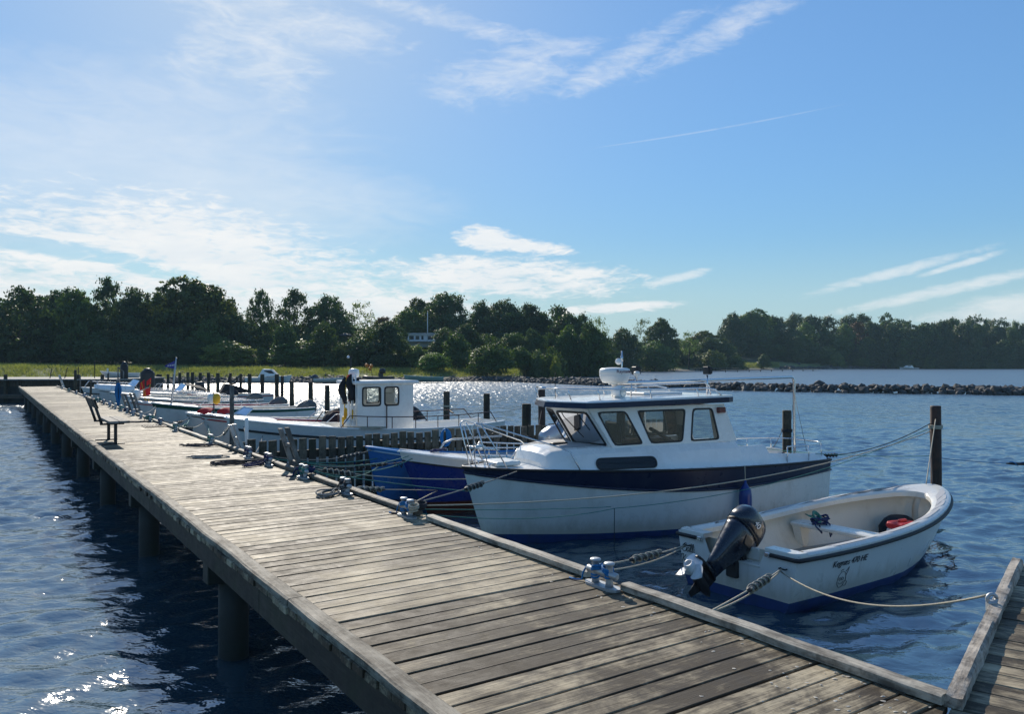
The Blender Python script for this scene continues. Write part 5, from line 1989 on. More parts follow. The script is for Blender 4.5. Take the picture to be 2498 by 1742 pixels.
    for sd in (-1, 1):
        zf = h.zt(.02)
        mb.tube([(.16, sd * .10, zf), (.10, sd * .17, zf + .34), (.05, sd * .22, zf + .64), (.10, sd * .25, zf + .68), (.2, sd * .27, zf + .67), (1.34, sd * .66, 1.48), (1.45, sd * .74, 1.42), (1.60, sd * .84, 1.09)], .0115, 8)
        mb.tube([(.55, sd * .42, h.zt(.08)), (.17, sd * .27, zf + .66)], .010, 8)
        mb.tube([(.30, sd * .28, h.zt(.04)), (.12, sd * .25, zf + .62)], .010, 8)
        mb.tube([(.12, sd * .18, zf + .3), (.42, sd * .37, zf + .28)], .009, 7)
    mb.build('pulpit', M['steel'], root)
    mb = MB()
    mb.ball((.26, -.05, h.zt(.03) + .30), (.075, .05, .05), 12, 8)
    mb.tube([(.1, .0, h.zt(.03) + .30), (.5, -.15, h.zt(.03) + .27)], .022, 8)
    mb.build('anchor_roller', M['white'], root)
    # stern rail
    mb = MB()
    for sd in (-1, 1):
        mb.tube([(5.95, sd * .80, 1.28), (6.6, sd * .76, 1.275), (7.05, sd * .62, 1.27), (7.28, sd * .35, 1.265), (7.32, 0, 1.265)], .0125, 8)
        for x, y in ((5.97, .80), (6.55, .765), (7.05, .62)):
            mb.tube([(x, sd * y, 1.0), (x, sd * y, 1.275)], .012, 7)
    mb.build('stern_rail', M['steel'], root)
    # side light, aerial, bow fittings
    mb = MB()
    mb.box((4.52, -.69, 1.97), (.16, .07, .1), ch=.012)
    mb.build('side_light', M['dkred'], root)
    mb = MB()
    mb.tube([(1.75, .2, 2.19), (1.75, .2, 2.62)], .005, 5)
    mb.build('aerial', M['black'], root)
    mb = MB()
    for y in (-.2, .2):
        mb.tube([(.34, y - .02, h.zt(.05) + .01), (.34, y - .02, h.zt(.05) + .06)], .012, 7)
        mb.tube([(.26, y, h.zt(.05) + .06), (.44, y - .02, h.zt(.05) + .06)], .012, 7)
    mb.build('bow_cleat', M['steel'], root)
    # inside: helm, seats, timber linings
    mb = MB()
    mb.box((2.3, 0, 1.40), (.4, 1.25, .10), ch=.02)
    mb.box((2.2, -.2, 1.49), (.22, .3, .1), ch=.03)
    mb.build('dashboard', M['blackplastic'], root)
    mb = MB()
    mb.tube([(2.62 + .03 * math.cos(a), .32 + .18 * math.cos(a), 1.52 + .18 * math.sin(a)) for a in np.linspace(0, 6.28, 25)], .014, 7)
    mb.tube([(2.62, .32, 1.52), (2.45, .32, 1.44)], .02, 7)
    mb.build('steering_wheel', M['black'], root)
    mb = MB()
    mb.box((3.02, .35, 1.52), (.10, .40, .46), ch=.03)
    mb.box((2.9, .35, 1.28), (.36, .42, .08), ch=.03)
    mb.box((2.9, .3, 1.02), (.12, .12, .5))
    mb.build('helm_seat', M['blackcloth'], root)
    mb = MB()
    mb.box((3.75, .50, 1.2), (1.1, .28, .45), ch=.01)
    mb.box((3.32, .55, 1.55), (.05, .2, .9), ch=.006)
    mb.box((4.7, .5, 1.5), (.03, .36, .9), ch=.006)
    mb.box((3.9, -.4, 1.15), (.8, .4, .4), ch=.01)
    mb.tube([(3.7, .2, 1.62), (4.5, .35, 1.25)], .035, 6)
    mb.build('timber_lining', M['oak_and_shade'], root)
    mb = MB()
    mb.box((3.7, 0, .72), (2.3, 1.3, .03))
    mb.build('cabin_floor', M['floorgrey'], root)
    return root, h
CABIN, CABH = cabin_boat()

def fender(p, L, r_, label, mat='fender'):
    t = thing('fender', label, 'fender', p)
    mb = MB()
    mb.lathe([(.012, -L - .06), (r_ * .5, -L - .02), (r_ * .92, -L + .07), (r_, -L + .16), (r_, -.2), (r_ * .9, -.1), (r_ * .45, -.03), (.02, .02), (.018, .06)], 20)
    mb.build('body', M[mat], t)
    mb = MB()
    mb.tube([(0, 0, .05), (.0, .03, .3)], .008, 6)
    mb.build('line', M['rope'], t)
    return t
fender(w2(CABIN, (4.55, -1.22, .78)), .62, .105, 'dark blue fender hanging at the side of the cabin boat')

# ---- small cream open boat with the tilted outboard
def stroke(mb, pts, r_=.004, mat=0):
    mb.tube(pts, r_, 5, mat)
GLYPH = {  # handwriting, each letter a few strokes in a unit box
 'S': ([[(.55, .95), (.35, 1.05), (.12, .9), (.2, .65), (.5, .5), (.55, .2), (.3, -.02), (.0, .08), (-.05, .25)]], .62),
 'a': ([[(.42, .45), (.2, .52), (.03, .3), (.1, .05), (.3, .05), (.42, .4), (.42, .1), (.55, .05)]], .52),
 'l': ([[(.02, .1), (.2, .6), (.22, 1.0), (.1, 1.02), (.08, .5), (.12, .08), (.28, .06)]], .30),
 'i': ([[(.05, .5), (.07, .12), (.22, .05)], [(.07, .74), (.09, .78)]], .24),
 'K': ([[(.15, 1.0), (.2, .5), (.12, .0)], [(-.1, .8), (.0, 1.02), (.25, 1.0)], [(.62, .98), (.3, .55), (.2, .5), (.45, .3), (.6, .02), (.75, .05)]], .74),
 'r': ([[(.05, .48), (.1, .3), (.1, .03)], [(.1, .3), (.25, .5), (.38, .44)]], .38),
 'n': ([[(.05, .48), (.08, .03)], [(.08, .3), (.25, .5), (.36, .4), (.36, .1), (.48, .05)]], .48),
}
def script_text(mb, s, o, ex, ey, size, r_):
    x = 0
    for ch_ in s:
        st, w = GLYPH[ch_]
        for p in st:
            q = [Vector(o) + Vector(ex) * (x + a + b * .12) * size + Vector(ey) * b * size for a, b in p]
            # smooth a little
            sm = []
            for i in range(len(q) - 1):
                for k in range(3):
                    f = k / 3
                    p0, p1, p2, p3 = q[max(i - 1, 0)], q[i], q[i + 1], q[min(i + 2, len(q) - 1)]
                    sm.append(.5 * ((2 * p1) + (p2 - p0) * f + (2 * p0 - 5 * p1 + 4 * p2 - p3) * f * f + (3 * p1 - p0 - 3 * p2 + p3) * f ** 3))
            sm.append(q[-1])
            mb.tube(sm, r_, 4)
        x += w

def outboard(root, x, y, z, tilt, cowl='blackgloss', size=1.0, prop=True, label=None, yaw=0, decal=None):
    """outboard motor; local +X is aft, tilt swings the leg aft and up"""
    e = thing('outboard_motor', None, None)
    e.parent = root
    e.location = (x, y, z)
    e.rotation_euler = (0, 0, yaw)
    T = Matrix.Rotation(-tilt, 4, 'Y') @ Matrix.Scale(size, 4)
    if label:
        e['label'] = label
    # cowling: sections from the lower pan to the top
    def sec(z, a, b, w, p=2.6):
        pts = []
        for i in range(20):
            t = 2 * math.pi * i / 20
            c, s_ = math.cos(t), math.sin(t)
            xx = (abs(c) ** (2 / p)) * (1 if c > 0 else -1)
            yy = (abs(s_) ** (2 / p)) * (1 if s_ > 0 else -1)
            pts.append(((a + b) / 2 + xx * (b - a) / 2, yy * w / 2 * (1 - .10 * max(0, xx)), z))
        return pts
    mb = MB()
    mb.loft([sec(-.50, -.05, .16, .11), sec(-.38, -.075, .17, .145), sec(-.24, -.13, .19, .20), sec(-.08, -.19, .215, .262), sec(.06, -.228, .232, .302), sec(.125, -.24, .238, .314)], True, True, 0, True, T)
    mb.build('lower_cowl', M[cowl], e)
    mb = MB()
    mb.loft([sec(.133, -.245, .242, .32, 3), sec(.24, -.24, .235, .318, 3.2), sec(.32, -.22, .215, .295, 3.4), sec(.375, -.185, .18, .25, 3.4), sec(.40, -.14, .13, .19, 3.2), sec(.405, -.08, .07, .10, 3)], True, True, 0, True, T)
    cw = mb.build('cowling', M[cowl], e)
    mb = MB()
    mb.loft([sec(.120, -.246, .244, .322), sec(.138, -.248, .246, .325)], True, False, 0, True, T)
    mb.build('seam_band', M['black'], e)
    if decal:
        for sd in (-1, 1):
            mb = MB()
            mb.prism([(-.10, -.02), (.03, -.04), (.07, .05), (-.06, .075)], 'y', sd * .118, sd * .150, xf=T)
            mb.build('air_intake', M['blackplastic'], e)
        me = text_mesh(decal, .10, .25, .002)
        me.materials.clear(); me.materials.append(M['printwhite'])
        for sd in (-1, 1):
            m2 = me if sd < 0 else me.copy()
            o = bpy.data.objects.new('number_decal', m2); col.objects.link(o); o.parent = e
            o.matrix_local = T @ Matrix.Translation((.04 * sd, sd * .166, .235)) @ (Matrix.Rotation(R(90), 4, 'X') if sd < 0 else Matrix.Rotation(R(180), 4, 'Z') @ Matrix.Rotation(R(90), 4, 'X'))
    # midsection and leg
    mb = MB()
    mb.loft([sec(-.46, -.045, .155, .10), sec(-.55, -.06, .17, .085)], True, True, 0, True, T)
    mb.build('midsection', M[cowl], e)
    mb = MB()
    mb.loft([sec(-.545, -.06, .34, .16), sec(-.56, -.06, .34, .16)], True, True, 0, False, T)
    mb.loft([sec(-.55, -.07, .17, .085), sec(-.66, -.06, .16, .06)], True, True, 0, True, T)
    mb.lathe([(.012, -.20), (.04, -.15), (.06, -.06), (.064, .05), (.058, .16), (.048, .2)], 16, xf=T @ Matrix.Translation((.06, 0, -.70)) @ Matrix.Rotation(R(90), 4, 'Y'))
    mb.loft([sec(-.74, .0, .15, .03), sec(-.90, .07, .14, .012)], True, True, 0, True, T)
    mb.build('gearcase', M['black' if cowl == 'blackgloss' else cowl], e)
    if prop:
        mb = MB()
        c = T @ Vector((.31, 0, -.70))
        ax = (T.to_3x3() @ Vector((1, 0, 0)))
        propeller(mb, c, ax, .185 * size)
        mb.build('propeller', M['alu'], e)
    # clamp bracket stays upright
    mb = MB()
    for sd in (-1, 1):
        mb.box((-.02, sd * .1, -.22), (.06, .03, .42), ch=.008)
        mb.box((-.10, sd * .1, -.04), (.14, .03, .06), ch=.008)
    mb.tube([(-.02, -.14, -.08), (-.02, .14, -.08)], .03, 10)
    mb.box((.05, 0, -.30), (.10, .16, .26), ch=.012)
    mb.build('bracket', M['blackplastic'], e)
    return e

def open_boat():
    bow = Vector((2.62 + 4.72 * math.cos(R(35.5)), 9.32 + 4.72 * math.sin(R(35.5)), 0))
    root = thing('open_boat', 'small cream open boat with a tilted black outboard, stern to the pier', 'boat', bow, R(180 + 35.5))
    h = Hull(4.72, 1.86, .90, .69, .66, rake=.5, tb=.93, tm=.56, p=.55, dr=.28, full=.16, vee=.55)
    wl = lambda t: .12 + .05 * max(0, 1 - t * 3)
    nz = .20
    bands = [(wl, 0, 2), (lambda t: h.zt(t) - nz, 1, 4), (lambda t: h.zt(t), 1, 3)]
    hull_part(h, root, bands, [M['antifoul'], M['hullwhite']], notch=(.36, nz))
    # black rub rail
    mb = MB()
    p = loop_path(h, -.02, -.045, 46)
    for sd, end in ((-1, 0), (1, -1)):
        e = p[end]
        q = [e + Vector((.02, -sd * k, 0)) for k in (.05, .2, .36)]
        p = (list(reversed(q)) + p) if end == 0 else (p + q)
    mb.tube(p, .024, 10)
    mb.build('rub_rail', M['black'], root)
    mb = MB()
    for sd in (-1, 1):
        e = h.sheer(1, sd, -.02, -.045) + Vector((.022, -sd * .39, 0))
        mb.box(e, (.05, .07, .055), ch=.008)
    mb.build('rail_end', M['steel'], root)
    # gunwale flange: rounded outer edge, flat top, inner lip; widening into a foredeck at the bow
    tt = [t for t in np.concatenate([np.linspace(0, .2, 16), np.linspace(.22, 1, 30)])]
    def inner(t):
        """half width and x of the inner edge"""
        w = .15
        return max(h.b(t) - w, .0)
    x_in0 = .52
    ipts = []
    for k in range(44):
        s_ = k / 43
        x = x_in0 + (h.L - .16 - x_in0) * s_ ** 1.5
        t = x / h.L
        full_ = max(h.b(t) - .16, .02)
        y = full_ * min(1, (1 - (1 - min(s_ * 2.1, 1)) ** 2.2)) ** .5
        ipts.append((x, y))
    opts = []
    for k in range(44):
        s_ = k / 43
        t = (s_ ** 1.9) * .965
        opts.append((h.L * t, h.b(t), h.zt(t)))
    mb = MB()
    for sd in (-1, 1):
        rows = []
        for (xi, yi), (xo, yo, zo) in zip(ipts, opts):
            zi = h.zt(xi / h.L) + .012
            a = Vector((xo, sd * (yo + .012), zo - .035)); b = Vector((xo, sd * (yo + .012), zo))
            c = Vector((xo, sd * max(yo - .02, 0), zo + .022))
            d = Vector((xi, sd * (yi + .03 * min(1, yi / .1)), zi + .006)); e = Vector((xi, sd * yi, zi - .015)); f = Vector((xi, sd * yi, zi - .075))
            m1 = c.lerp(d, .33) + Vector((0, 0, .012)); m2 = c.lerp(d, .68) + Vector((0, 0, .010))
            rows.append([a, b, c, m1, m2, d, e, f])
        mb.loft(rows, False, False, 0, True)
        # stern corner of the gunwale
        (xi, yi), (xo, yo, zo) = ipts[-1], opts[-1]
        yo1, zo1 = h.b(1), h.zs
        ring = []
        for k in range(8):
            a = k / 7 * math.pi / 2
            ring.append((h.L - .10 + .10 * math.sin(a) + .012, sd * (yo1 - .10 + .10 * math.cos(a) + .012)))
        top = [(xo, sd * (yo + .012))] + ring + [(h.L + .012, sd * .45), (xi, sd * .45), (xi, sd * yi)]
        n = len(top)
        zf = lambda x: zo1 + .02
        mb.loft([[(x, y, zo1 - .035) for x, y in top], [(x, y, zo1 + .005) for x, y in top], [(xi * .03 + x * .97, y * .985, zo1 + .023) for x, y in top]], True, True, 0, False)
    mb.build('gunwale', M['cream'], root, sharp=40)
    # non-slip pads on the gunwale
    pads = MB()
    for sd in (-1, 1):
        for a, b in ((.035, .075), (.085, .13), (.15, .21), (.24, .38), (.42, .60), (.64, .86)):
            rows = []
            for k in range(7):
                t = a + (b - a) * k / 6
                # on the flange: between the outer edge and the inner edge at about the same station
                i = min(range(44), key=lambda j: abs(opts[j][0] - t * h.L))
                xo, yo, zo = opts[i]; xi, yi = ipts[i]
                c = Vector((xo, sd * max(yo - .03, 0), zo + .027)); d = Vector((xi, sd * (yi + .035), h.zt(xi / h.L) + .024))
                rows.append([c.lerp(d, .12) + Vector((0, 0, .006)), c.lerp(d, .5) + Vector((0, 0, .0095)), c.lerp(d, .82) + Vector((0, 0, .006))])
            pads.loft(rows, False, False, 0, True)
    pads.build('antislip_pad', M['pad'], root)
    # liner
    mb = MB()
    zf = .17
    for sd in (-1, 1):
        rows = []
        for k, (xi, yi) in enumerate(ipts):
            t = xi / h.L
            zi = h.zt(t) - .06
            yo = max(h.b(t) - .10, .02)
            yo = max(yi, min(yo, yi + .05))
            rows.append([(xi, sd * yi, zi), (xi - .02, sd * yo, zi - .02), (xi - .05 + .1 * (k == 0), sd * yo * .97, zi - .18), (xi + .03, sd * yo * .86, zf + .08), (xi + .06, sd * yo * .74, zf), (xi + .06, 0, zf)])
        mb.loft(rows, False, False, 0, True)
    # inside of the transom
    xi = h.L - .16
    mb.add([(xi, -.80, h.zs - .05), (xi, .80, h.zs - .05), (xi, .6, zf - .01), (xi, -.6, zf - .01)], [(0, 1, 2, 3)])
    # under the foredeck
    mb.add([(x_in0 + .05, -.15, zf), (x_in0 + .05, .15, zf), (x_in0 - .05, .2, .8), (x_in0 - .05, -.2, .8)], [(0, 1, 2, 3)])
    mb.build('liner', M['cream_in'], root)
    # motor well floor in the notch
    mb = MB()
    mb.box((h.L - .085, 0, h.zs - nz - .012), (.19, .74, .024), ch=.004)
    mb.box((h.L - .16, .0, h.zs - .12), (.03, .5, .14), ch=.01)
    mb.build('motor_well', M['cream'], root)
    mb = MB()
    mb.loft([[(x, -w, zf + .008), (x, w, zf + .008)] for x, w in ((1.1, .30), (1.5, .46), (2.5, .60), (4.5, .60))], False, False)
    mb.build('floor', M['floorgrey'], root)
    # thwart with side brackets
    xt = 2.42
    mb = MB()
    mb.box((xt, 0, .505), (.30, 1.50, .06), ch=.02)
    for sd in (-1, 1):
        mb.prism([(xt - .13, .475), (xt + .13, .475), (xt + .03, .19), (xt - .05, .19)], 'y', sd * .72, sd * .60)
    mb.build('thwart', M['cream'], root)
    mb = MB()
    mb.tube([(xt + .14, .35 + .035 * math.cos(a), .475 - .035 * math.sin(a)) for a in np.linspace(0, 3.14, 9)], .006, 6)
    mb.build('hook', M['black'], root)
    # eye bolts on the transom
    for sd in (-1, 1):
        mb = MB()
        mb.tube([(h.L + .015, sd * .74, .50), (h.L + .05, sd * .74, .5), (h.L + .05, sd * .66, .5), (h.L + .015, sd * .66, .5)], .009, 7)
        mb.build('eye_bolt', M['black'], root)
    # names
    mb = MB()
    x = h.L + .004
    # the far half of the transom (local -y is the far side after the turn)
    far = 1 if w2(root, (h.L, .8, 0)).y > w2(root, (h.L, -.8, 0)).y else -1
    ex = Vector((0, -far, 0))
    script_text(mb, 'Salli', (x, far * .79, .41), ex, (0, 0, 1), .10, .0042)
    script_text(mb, 'Kaarina', (x, far * .81, .27), ex, (0, 0, 1), .10, .0042)
    mb.build('name_script', M['printblack'], root)
    near = -far
    def side_pt(xx, z, off=.004):
        t = xx / h.L
        return Vector((xx, near * (h.y(t, z) + off), z))
    p0, p1 = side_pt(3.45, .46), side_pt(4.05, .46)
    d = (p0 - p1)
    up = side_pt(3.75, .56) - side_pt(3.75, .40)
    lettering('Kegnæs 470 HE', .105, M['printblack'], root, side_pt(3.74, .475, .006), d, up, .28, 'class_lettering')
    mb = MB()
    fish = [(-.10, .02), (-.09, .07), (-.05, .11), (.0, .13), (.05, .11), (.08, .07), (.095, .0), (.07, -.06), (.03, -.1), (-.02, -.115), (-.07, -.08), (-.10, -.03), (-.10, .02)]
    tail = [(.08, .06), (.12, .13), (.13, .18), (.10, .15), (.06, .12)]
    fin = [(.09, -.02), (.14, -.04), (.12, -.1), (.06, -.09)]
    brow = [(-.06, .13), (-.03, .155), (.01, .16)]
    mouth = [(-.07, -.03), (-.03, -.055), (.02, -.05), (.05, -.02)]
    def fp(a, b):
        return side_pt(3.84 - a * .82, .262 + b * .82, .005)
    for line in (fish, tail, fin, brow, mouth):
        stroke(mb, [fp(a, b) for a, b in line], .003)
    for cx_ in (-.045, .015):
        stroke(mb, [fp(cx_ + .022 * math.cos(a), .02 + .022 * math.sin(a)) for a in np.linspace(0, 6.28, 12)], .003)
    mb.build('fish_emblem', M['printgrey'], root)
    outboard(root, h.L - .05, 0, h.zs + .02, R(51), 'blackgloss', 1.06, True, None, 0, '40')
    return root, h
DINGHY, DH = open_boat()
# ---- open work boats of the row
def motor_cover(root, x, y, z, s_=1.0, mat='blackcloth', name='outboard_cover'):
    """tarpaulin thrown over a motor: a slumped, pleated mound with a blunt peak"""
    mb = MB()
    rg = np.random.RandomState(int(abs(x) * 100 + abs(root.location.y) * 7) % 9999)
    T = Matrix.Translation((x, y, z - .38)) @ Matrix.Scale(s_, 4)
    ph = rg.uniform(0, 6.28, 4)
    rings = []
    px_, n = rg.uniform(-.5, .45), 26
    for k, (zz, q) in enumerate(((-.12, 1.0), (.02, .98), (.14, .93), (.24, .84), (.31, .66), (.37, .42), (.41, .2), (.42, .05))):
        ring = []
        for t in np.linspace(0, 2 * math.pi, n + 1)[:-1]:
            pleat = 1 + (.07 * math.sin(5 * t + ph[0]) + .05 * math.sin(9 * t + ph[1])) * (1.2 - zz * 1.6)
            ring.append((.47 * q * pleat * math.cos(t) + px_ * zz * 2, .30 * q * pleat * math.sin(t), zz + .03 * math.sin(2 * t + ph[2]) * q + .02 * math.sin(5 * t + ph[3])))
        rings.append(ring)
    mb.loft(rings, True, True, 0, True, T)
    return mb.build(name, M[mat], root)

def work_boat(name, label, bow, ang, h, mats, bands=None, rail='white', railw=.10, inner='cream_in', strake=None, foredeck=.2, coaming=False, thwarts=(.42, .62, .8), name_text=None, group=None, zfl=.2, cat='boat'):
    root = thing(name, label, cat, (bow.x, bow.y, 0), ang, group)
    wl = lambda t: .10 + .05 * max(0, 1 - t * 4)
    if bands is None:
        bands = [(wl, 0, 2), (lambda t: h.zt(t), 1, 6)]
    hull_part(h, root, bands, mats)
    mb = MB()
    mb.sweep(loop_path(h, railw * .35, .012, 36), railw, .035, 0, False)
    mb.build('gunwale', M[rail], root)
    if strake:
        mb = MB()
        for sd in (-1, 1):
            mb.tube([h.pt(t, h.zt(t) - strake[1], sd) + Vector((0, sd * .006, 0)) for t in np.linspace(.0, 1, 34)], strake[2], 6)
        mb.build('rub_strake', M[strake[0]], root)
    mb = MB()
    h.shell(mb, [(lambda t: h.zt(t) - .01, 0, 5)], .045, True, .055)
    mb.add([h.sheer(1, -1, .05, -.02) - Vector((.03, 0, 0)), h.sheer(1, 1, .05, -.02) - Vector((.03, 0, 0)), (h.L - .03, h.b(1) * .7, zfl), (h.L - .03, -h.b(1) * .7, zfl)], [(0, 1, 2, 3)])
    mb.loft([[h.pt(t, zfl, -1, .05), h.pt(t, zfl, 1, .05)] for t in np.linspace(.06, 1, 14)], False, False)
    mb.build('inner_lining', M[inner], root)
    if foredeck:
        mb = MB()
        deck_between(mb, h, .0, foredeck, .05, .02, 0, 8, .04)
        mb.loft([[h.sheer(foredeck, -1, .05, .02), h.sheer(foredeck, 1, .05, .02)], [h.sheer(foredeck, -1, .05, -.25), h.sheer(foredeck, 1, .05, -.25)]], False, False)
        mb.build('foredeck', M[rail if rail in ('white', 'cream', 'ltblue') else 'white'], root)
    for t in thwarts:
        mb = MB()
        mb.box((h.L * t, 0, h.zt(t) - .22), (.26, 2 * h.b(t) - .12, .04), ch=.01)
        mb.build('thwart', M[inner], root)
    if name_text:
        txt, t, sd = name_text
        a, b = h.pt(t, h.zt(t) - .25, sd), h.pt(t + .06, h.zt(t + .06) - .25, sd)
        d = (a - b) if sd > 0 else (b - a)
        up = h.pt(t, h.zt(t) - .15, sd) - h.pt(t, h.zt(t) - .35, sd)
        nrm = d.cross(up).normalized()
        lettering(txt, .16, M['printblack'], root, a + nrm * .012, d, up, 0, 'registration_lettering')
    return root
def rails_on(root, h, t0, t1, height=.3, mat='steel', posts=5, sides=(-1, 1), inset=.06, name='side_rail'):
    mb = MB()
    for sd in sides:
        n = posts * 3
        pts = [h.sheer(t0 + (t1 - t0) * i / n, sd, inset, height) for i in range(n + 1)]
        pts = [h.sheer(t0, sd, inset, .02)] + pts[1:-1] + [h.sheer(t1, sd, inset, .02)]
        mb.tube(pts, .014, 7)
        for k in range(1, posts):
            t = t0 + (t1 - t0) * k / posts
            mb.tube([h.sheer(t, sd, inset, .02), h.sheer(t, sd, inset, height)], .012, 6)
    return mb.build(name, M[mat], root)

A33 = DA
# the two blue boats between the cabin boat and the fence
bB = at_height(975, 1102, 1.17)
hB = Hull(6.1, 1.75, 1.17, .80, .72, rake=.75, tb=.7, tm=.5, p=.62, dr=.35, full=.28, vee=.7)
zband = lambda h, d: (lambda t: h.zt(t) - d * (1 - .35 * t))
BOATB = work_boat('work_boat', 'deep blue open boat with a white top strake, behind the cabin boat', bB, R(31), hB,
                  [M['brown'], M['royal'], M['white']], [(lambda t: .22, 0, 2), (zband(hB, .155), 1, 5), (lambda t: hB.zt(t), 2, 2)], rail='white', foredeck=.24, strake=('black', .16, .016))
rails_on(BOATB, hB, .30, .62, .28, 'steel', 3)
bA = at_height(897, 1091, 1.16)
hA = Hull(4.4, 1.6, 1.16, .84, .78, rake=.35, tb=.72, tm=.5, p=.6, dr=.35, full=.28, vee=.7)
BOATA = work_boat('work_boat', 'lighter blue open boat lying closest to the plank fence', bA, R(35), hA,
                  [M['antifoul'], M['sky_blue']], rail='bluetrim', inner='ltblue', foredeck=.0, strake=('ltblue', .05, .018), name_text=('SN', .10, -1))
mb = MB()
deck_between(mb, hA, .02, .85, .05, -.05, 0, 14, .02)
mb.build('deck', M['ltblue'], BOATA)
mb = MB()
mb.tube([(1.35, -.3, .98), (1.5, -.32, 1.18), (1.7, -.32, 1.24), (2.9, -.3, 1.24)], .02, 8)
mb.build('net_rail', M['galv'], BOATA)
outboard(BOATA, hA.L + .05, -.15, .90, R(30), 'silver', 1.2, True)
rails_on(BOATA, hA, .42, .72, .24, 'steel', 3, sides=(-1,))
p = w2(BOATB, (.75, 0, 1.13))
rope_coil(0, 0, 'rope_navy', 'purple blue rope heaped on the foredeck of the deep blue boat', .13, 4, 21, world=p, stretch=1.8)

# white fishing boat with a wheelhouse beyond the fence
bC = at_height(551, 1020, 1.36)
hC = Hull(7.8, 2.5, 1.36, .98, 1.02, rake=.8, tb=.6, tm=.5, p=.62, dr=.5, full=.26, vee=.8)
BOATC = work_boat('fishing_boat', 'white fishing boat with a tall square wheelhouse beyond the fence', bC, R(31), hC,
                  [M['antifoul'], M['white'], M['white']], [(lambda t: .15, 0, 2), (zband(hC, .22), 1, 5), (lambda t: hC.zt(t), 2, 2)], rail='white', inner='white', foredeck=.32, strake=('black', .26, .03), thwarts=())
def wheelhouse_c():
    # placed so that its near side stands where the photograph shows it
    m = Matrix.Translation(BOATC.location) @ Matrix.Rotation(BOATC.rotation_euler.z, 4, 'Z')
    inv = m.inverted()
    yn = -.72
    def xz(px, py):
        # ray through a bearing, met with the near wall plane y = yn
        d = inv.to_3x3() @ Vector(((px - 1249) / 1920, 1, (882 - py) / 1920))
        o = inv @ Vector((0, 0, CAM_Z))
        t = (yn - o.y) / d.y
        q = o + d * t
        return q.x, q.z
    x0, z1 = xz(872, 938)
    x1, _ = xz(1008, 938)
    _, zw1 = xz(935, 944)
    _, zw0 = xz(935, 990)
    w = .72
    zb_ = .85
    mb = MB()
    th = .03
    wx = []
    for a, b in ((884, 929), (938, 973)):
        wx.append((xz(a, 965)[0], xz(b, 965)[0]))
    for sd in (-1, 1):
        y0, y1 = sd * w, sd * (w - th)
        def panel(a, b, za, zc):
            mb.box(((a + b) / 2, sd * (w - th / 2), (za + zc) / 2), (b - a, th, zc - za))
        panel(x0, x1, zb_, zw0); panel(x0, x1, zw1, z1)
        e = x0
        for a, b in wx:
            panel(e, a, zw0, zw1); e = b
        panel(e, x1, zw0, zw1)
    for xx in (x0, x1):
        mb.box((xx + (.016 if xx == x0 else -.016), 0, (zb_ + zw0) / 2), (.03, 2 * w - .062, zw0 - zb_))
        mb.box((xx + (.016 if xx == x0 else -.016), 0, (z1 + zw1) / 2), (.03, 2 * w - .062, z1 - zw1))
        for y in (-.62, 0, .62):
            mb.box((xx + (.016 if xx == x0 else -.016), y, (zw0 + zw1) / 2), (.03, .12, zw1 - zw0))
    mb.build('wheelhouse', M['white'], BOATC)
    for sd in (-1, 1):
        for a, b in wx:
            q = [(a, sd * (w + .003), zw0), (b, sd * (w + .003), zw0), (b, sd * (w + .003), zw1), (a, sd * (w + .003), zw1)]
            if sd > 0:
                q = [q[1], q[0], q[3], q[2]]
            quad_window(BOATC, q, M['black'], M['glass'], rad=.09, fr=.03)
    mb = MB()
    mb.box(((x0 + x1) / 2 + .03, 0, z1 + .04), (x1 - x0 + .24, 2 * w + .14, .10), ch=.025)
    mb.build('wheelhouse_roof', M['white'], BOATC)
    mb = MB()
    mb.tube([((x0 + x1) / 2 + .02, -w - .02, .95), ((x0 + x1) / 2 + .02, -w - .02, z1 - .55)], .015, 6)
    mb.build('side_pipe', M['brown'], BOATC)
    mb = MB()
    mb.box((x1 - .45, .1, zw0 + .12), (.3, .4, .42), ch=.03)
    mb.box((x0 + .3, 0, zw0 - .1), (.4, 1.1, .2), ch=.02)
    mb.build('console', M['hullwhite'], BOATC)
    mb = MB()
    mb.lathe([(.03, 0), (.03, .06), (.13, .1), (.15, .2), (.13, .3), (.05, .33)], 18, xf=Matrix.Translation((x0 + .12, -.1, z1 + .09)))
    mb.build('searchlight', M['radome'], BOATC)
    return x0, x1, z1
X0, X1, ZC1 = wheelhouse_c()
rails_on(BOATC, hC, .34, .96, .34, 'brown', 7, inset=.05)
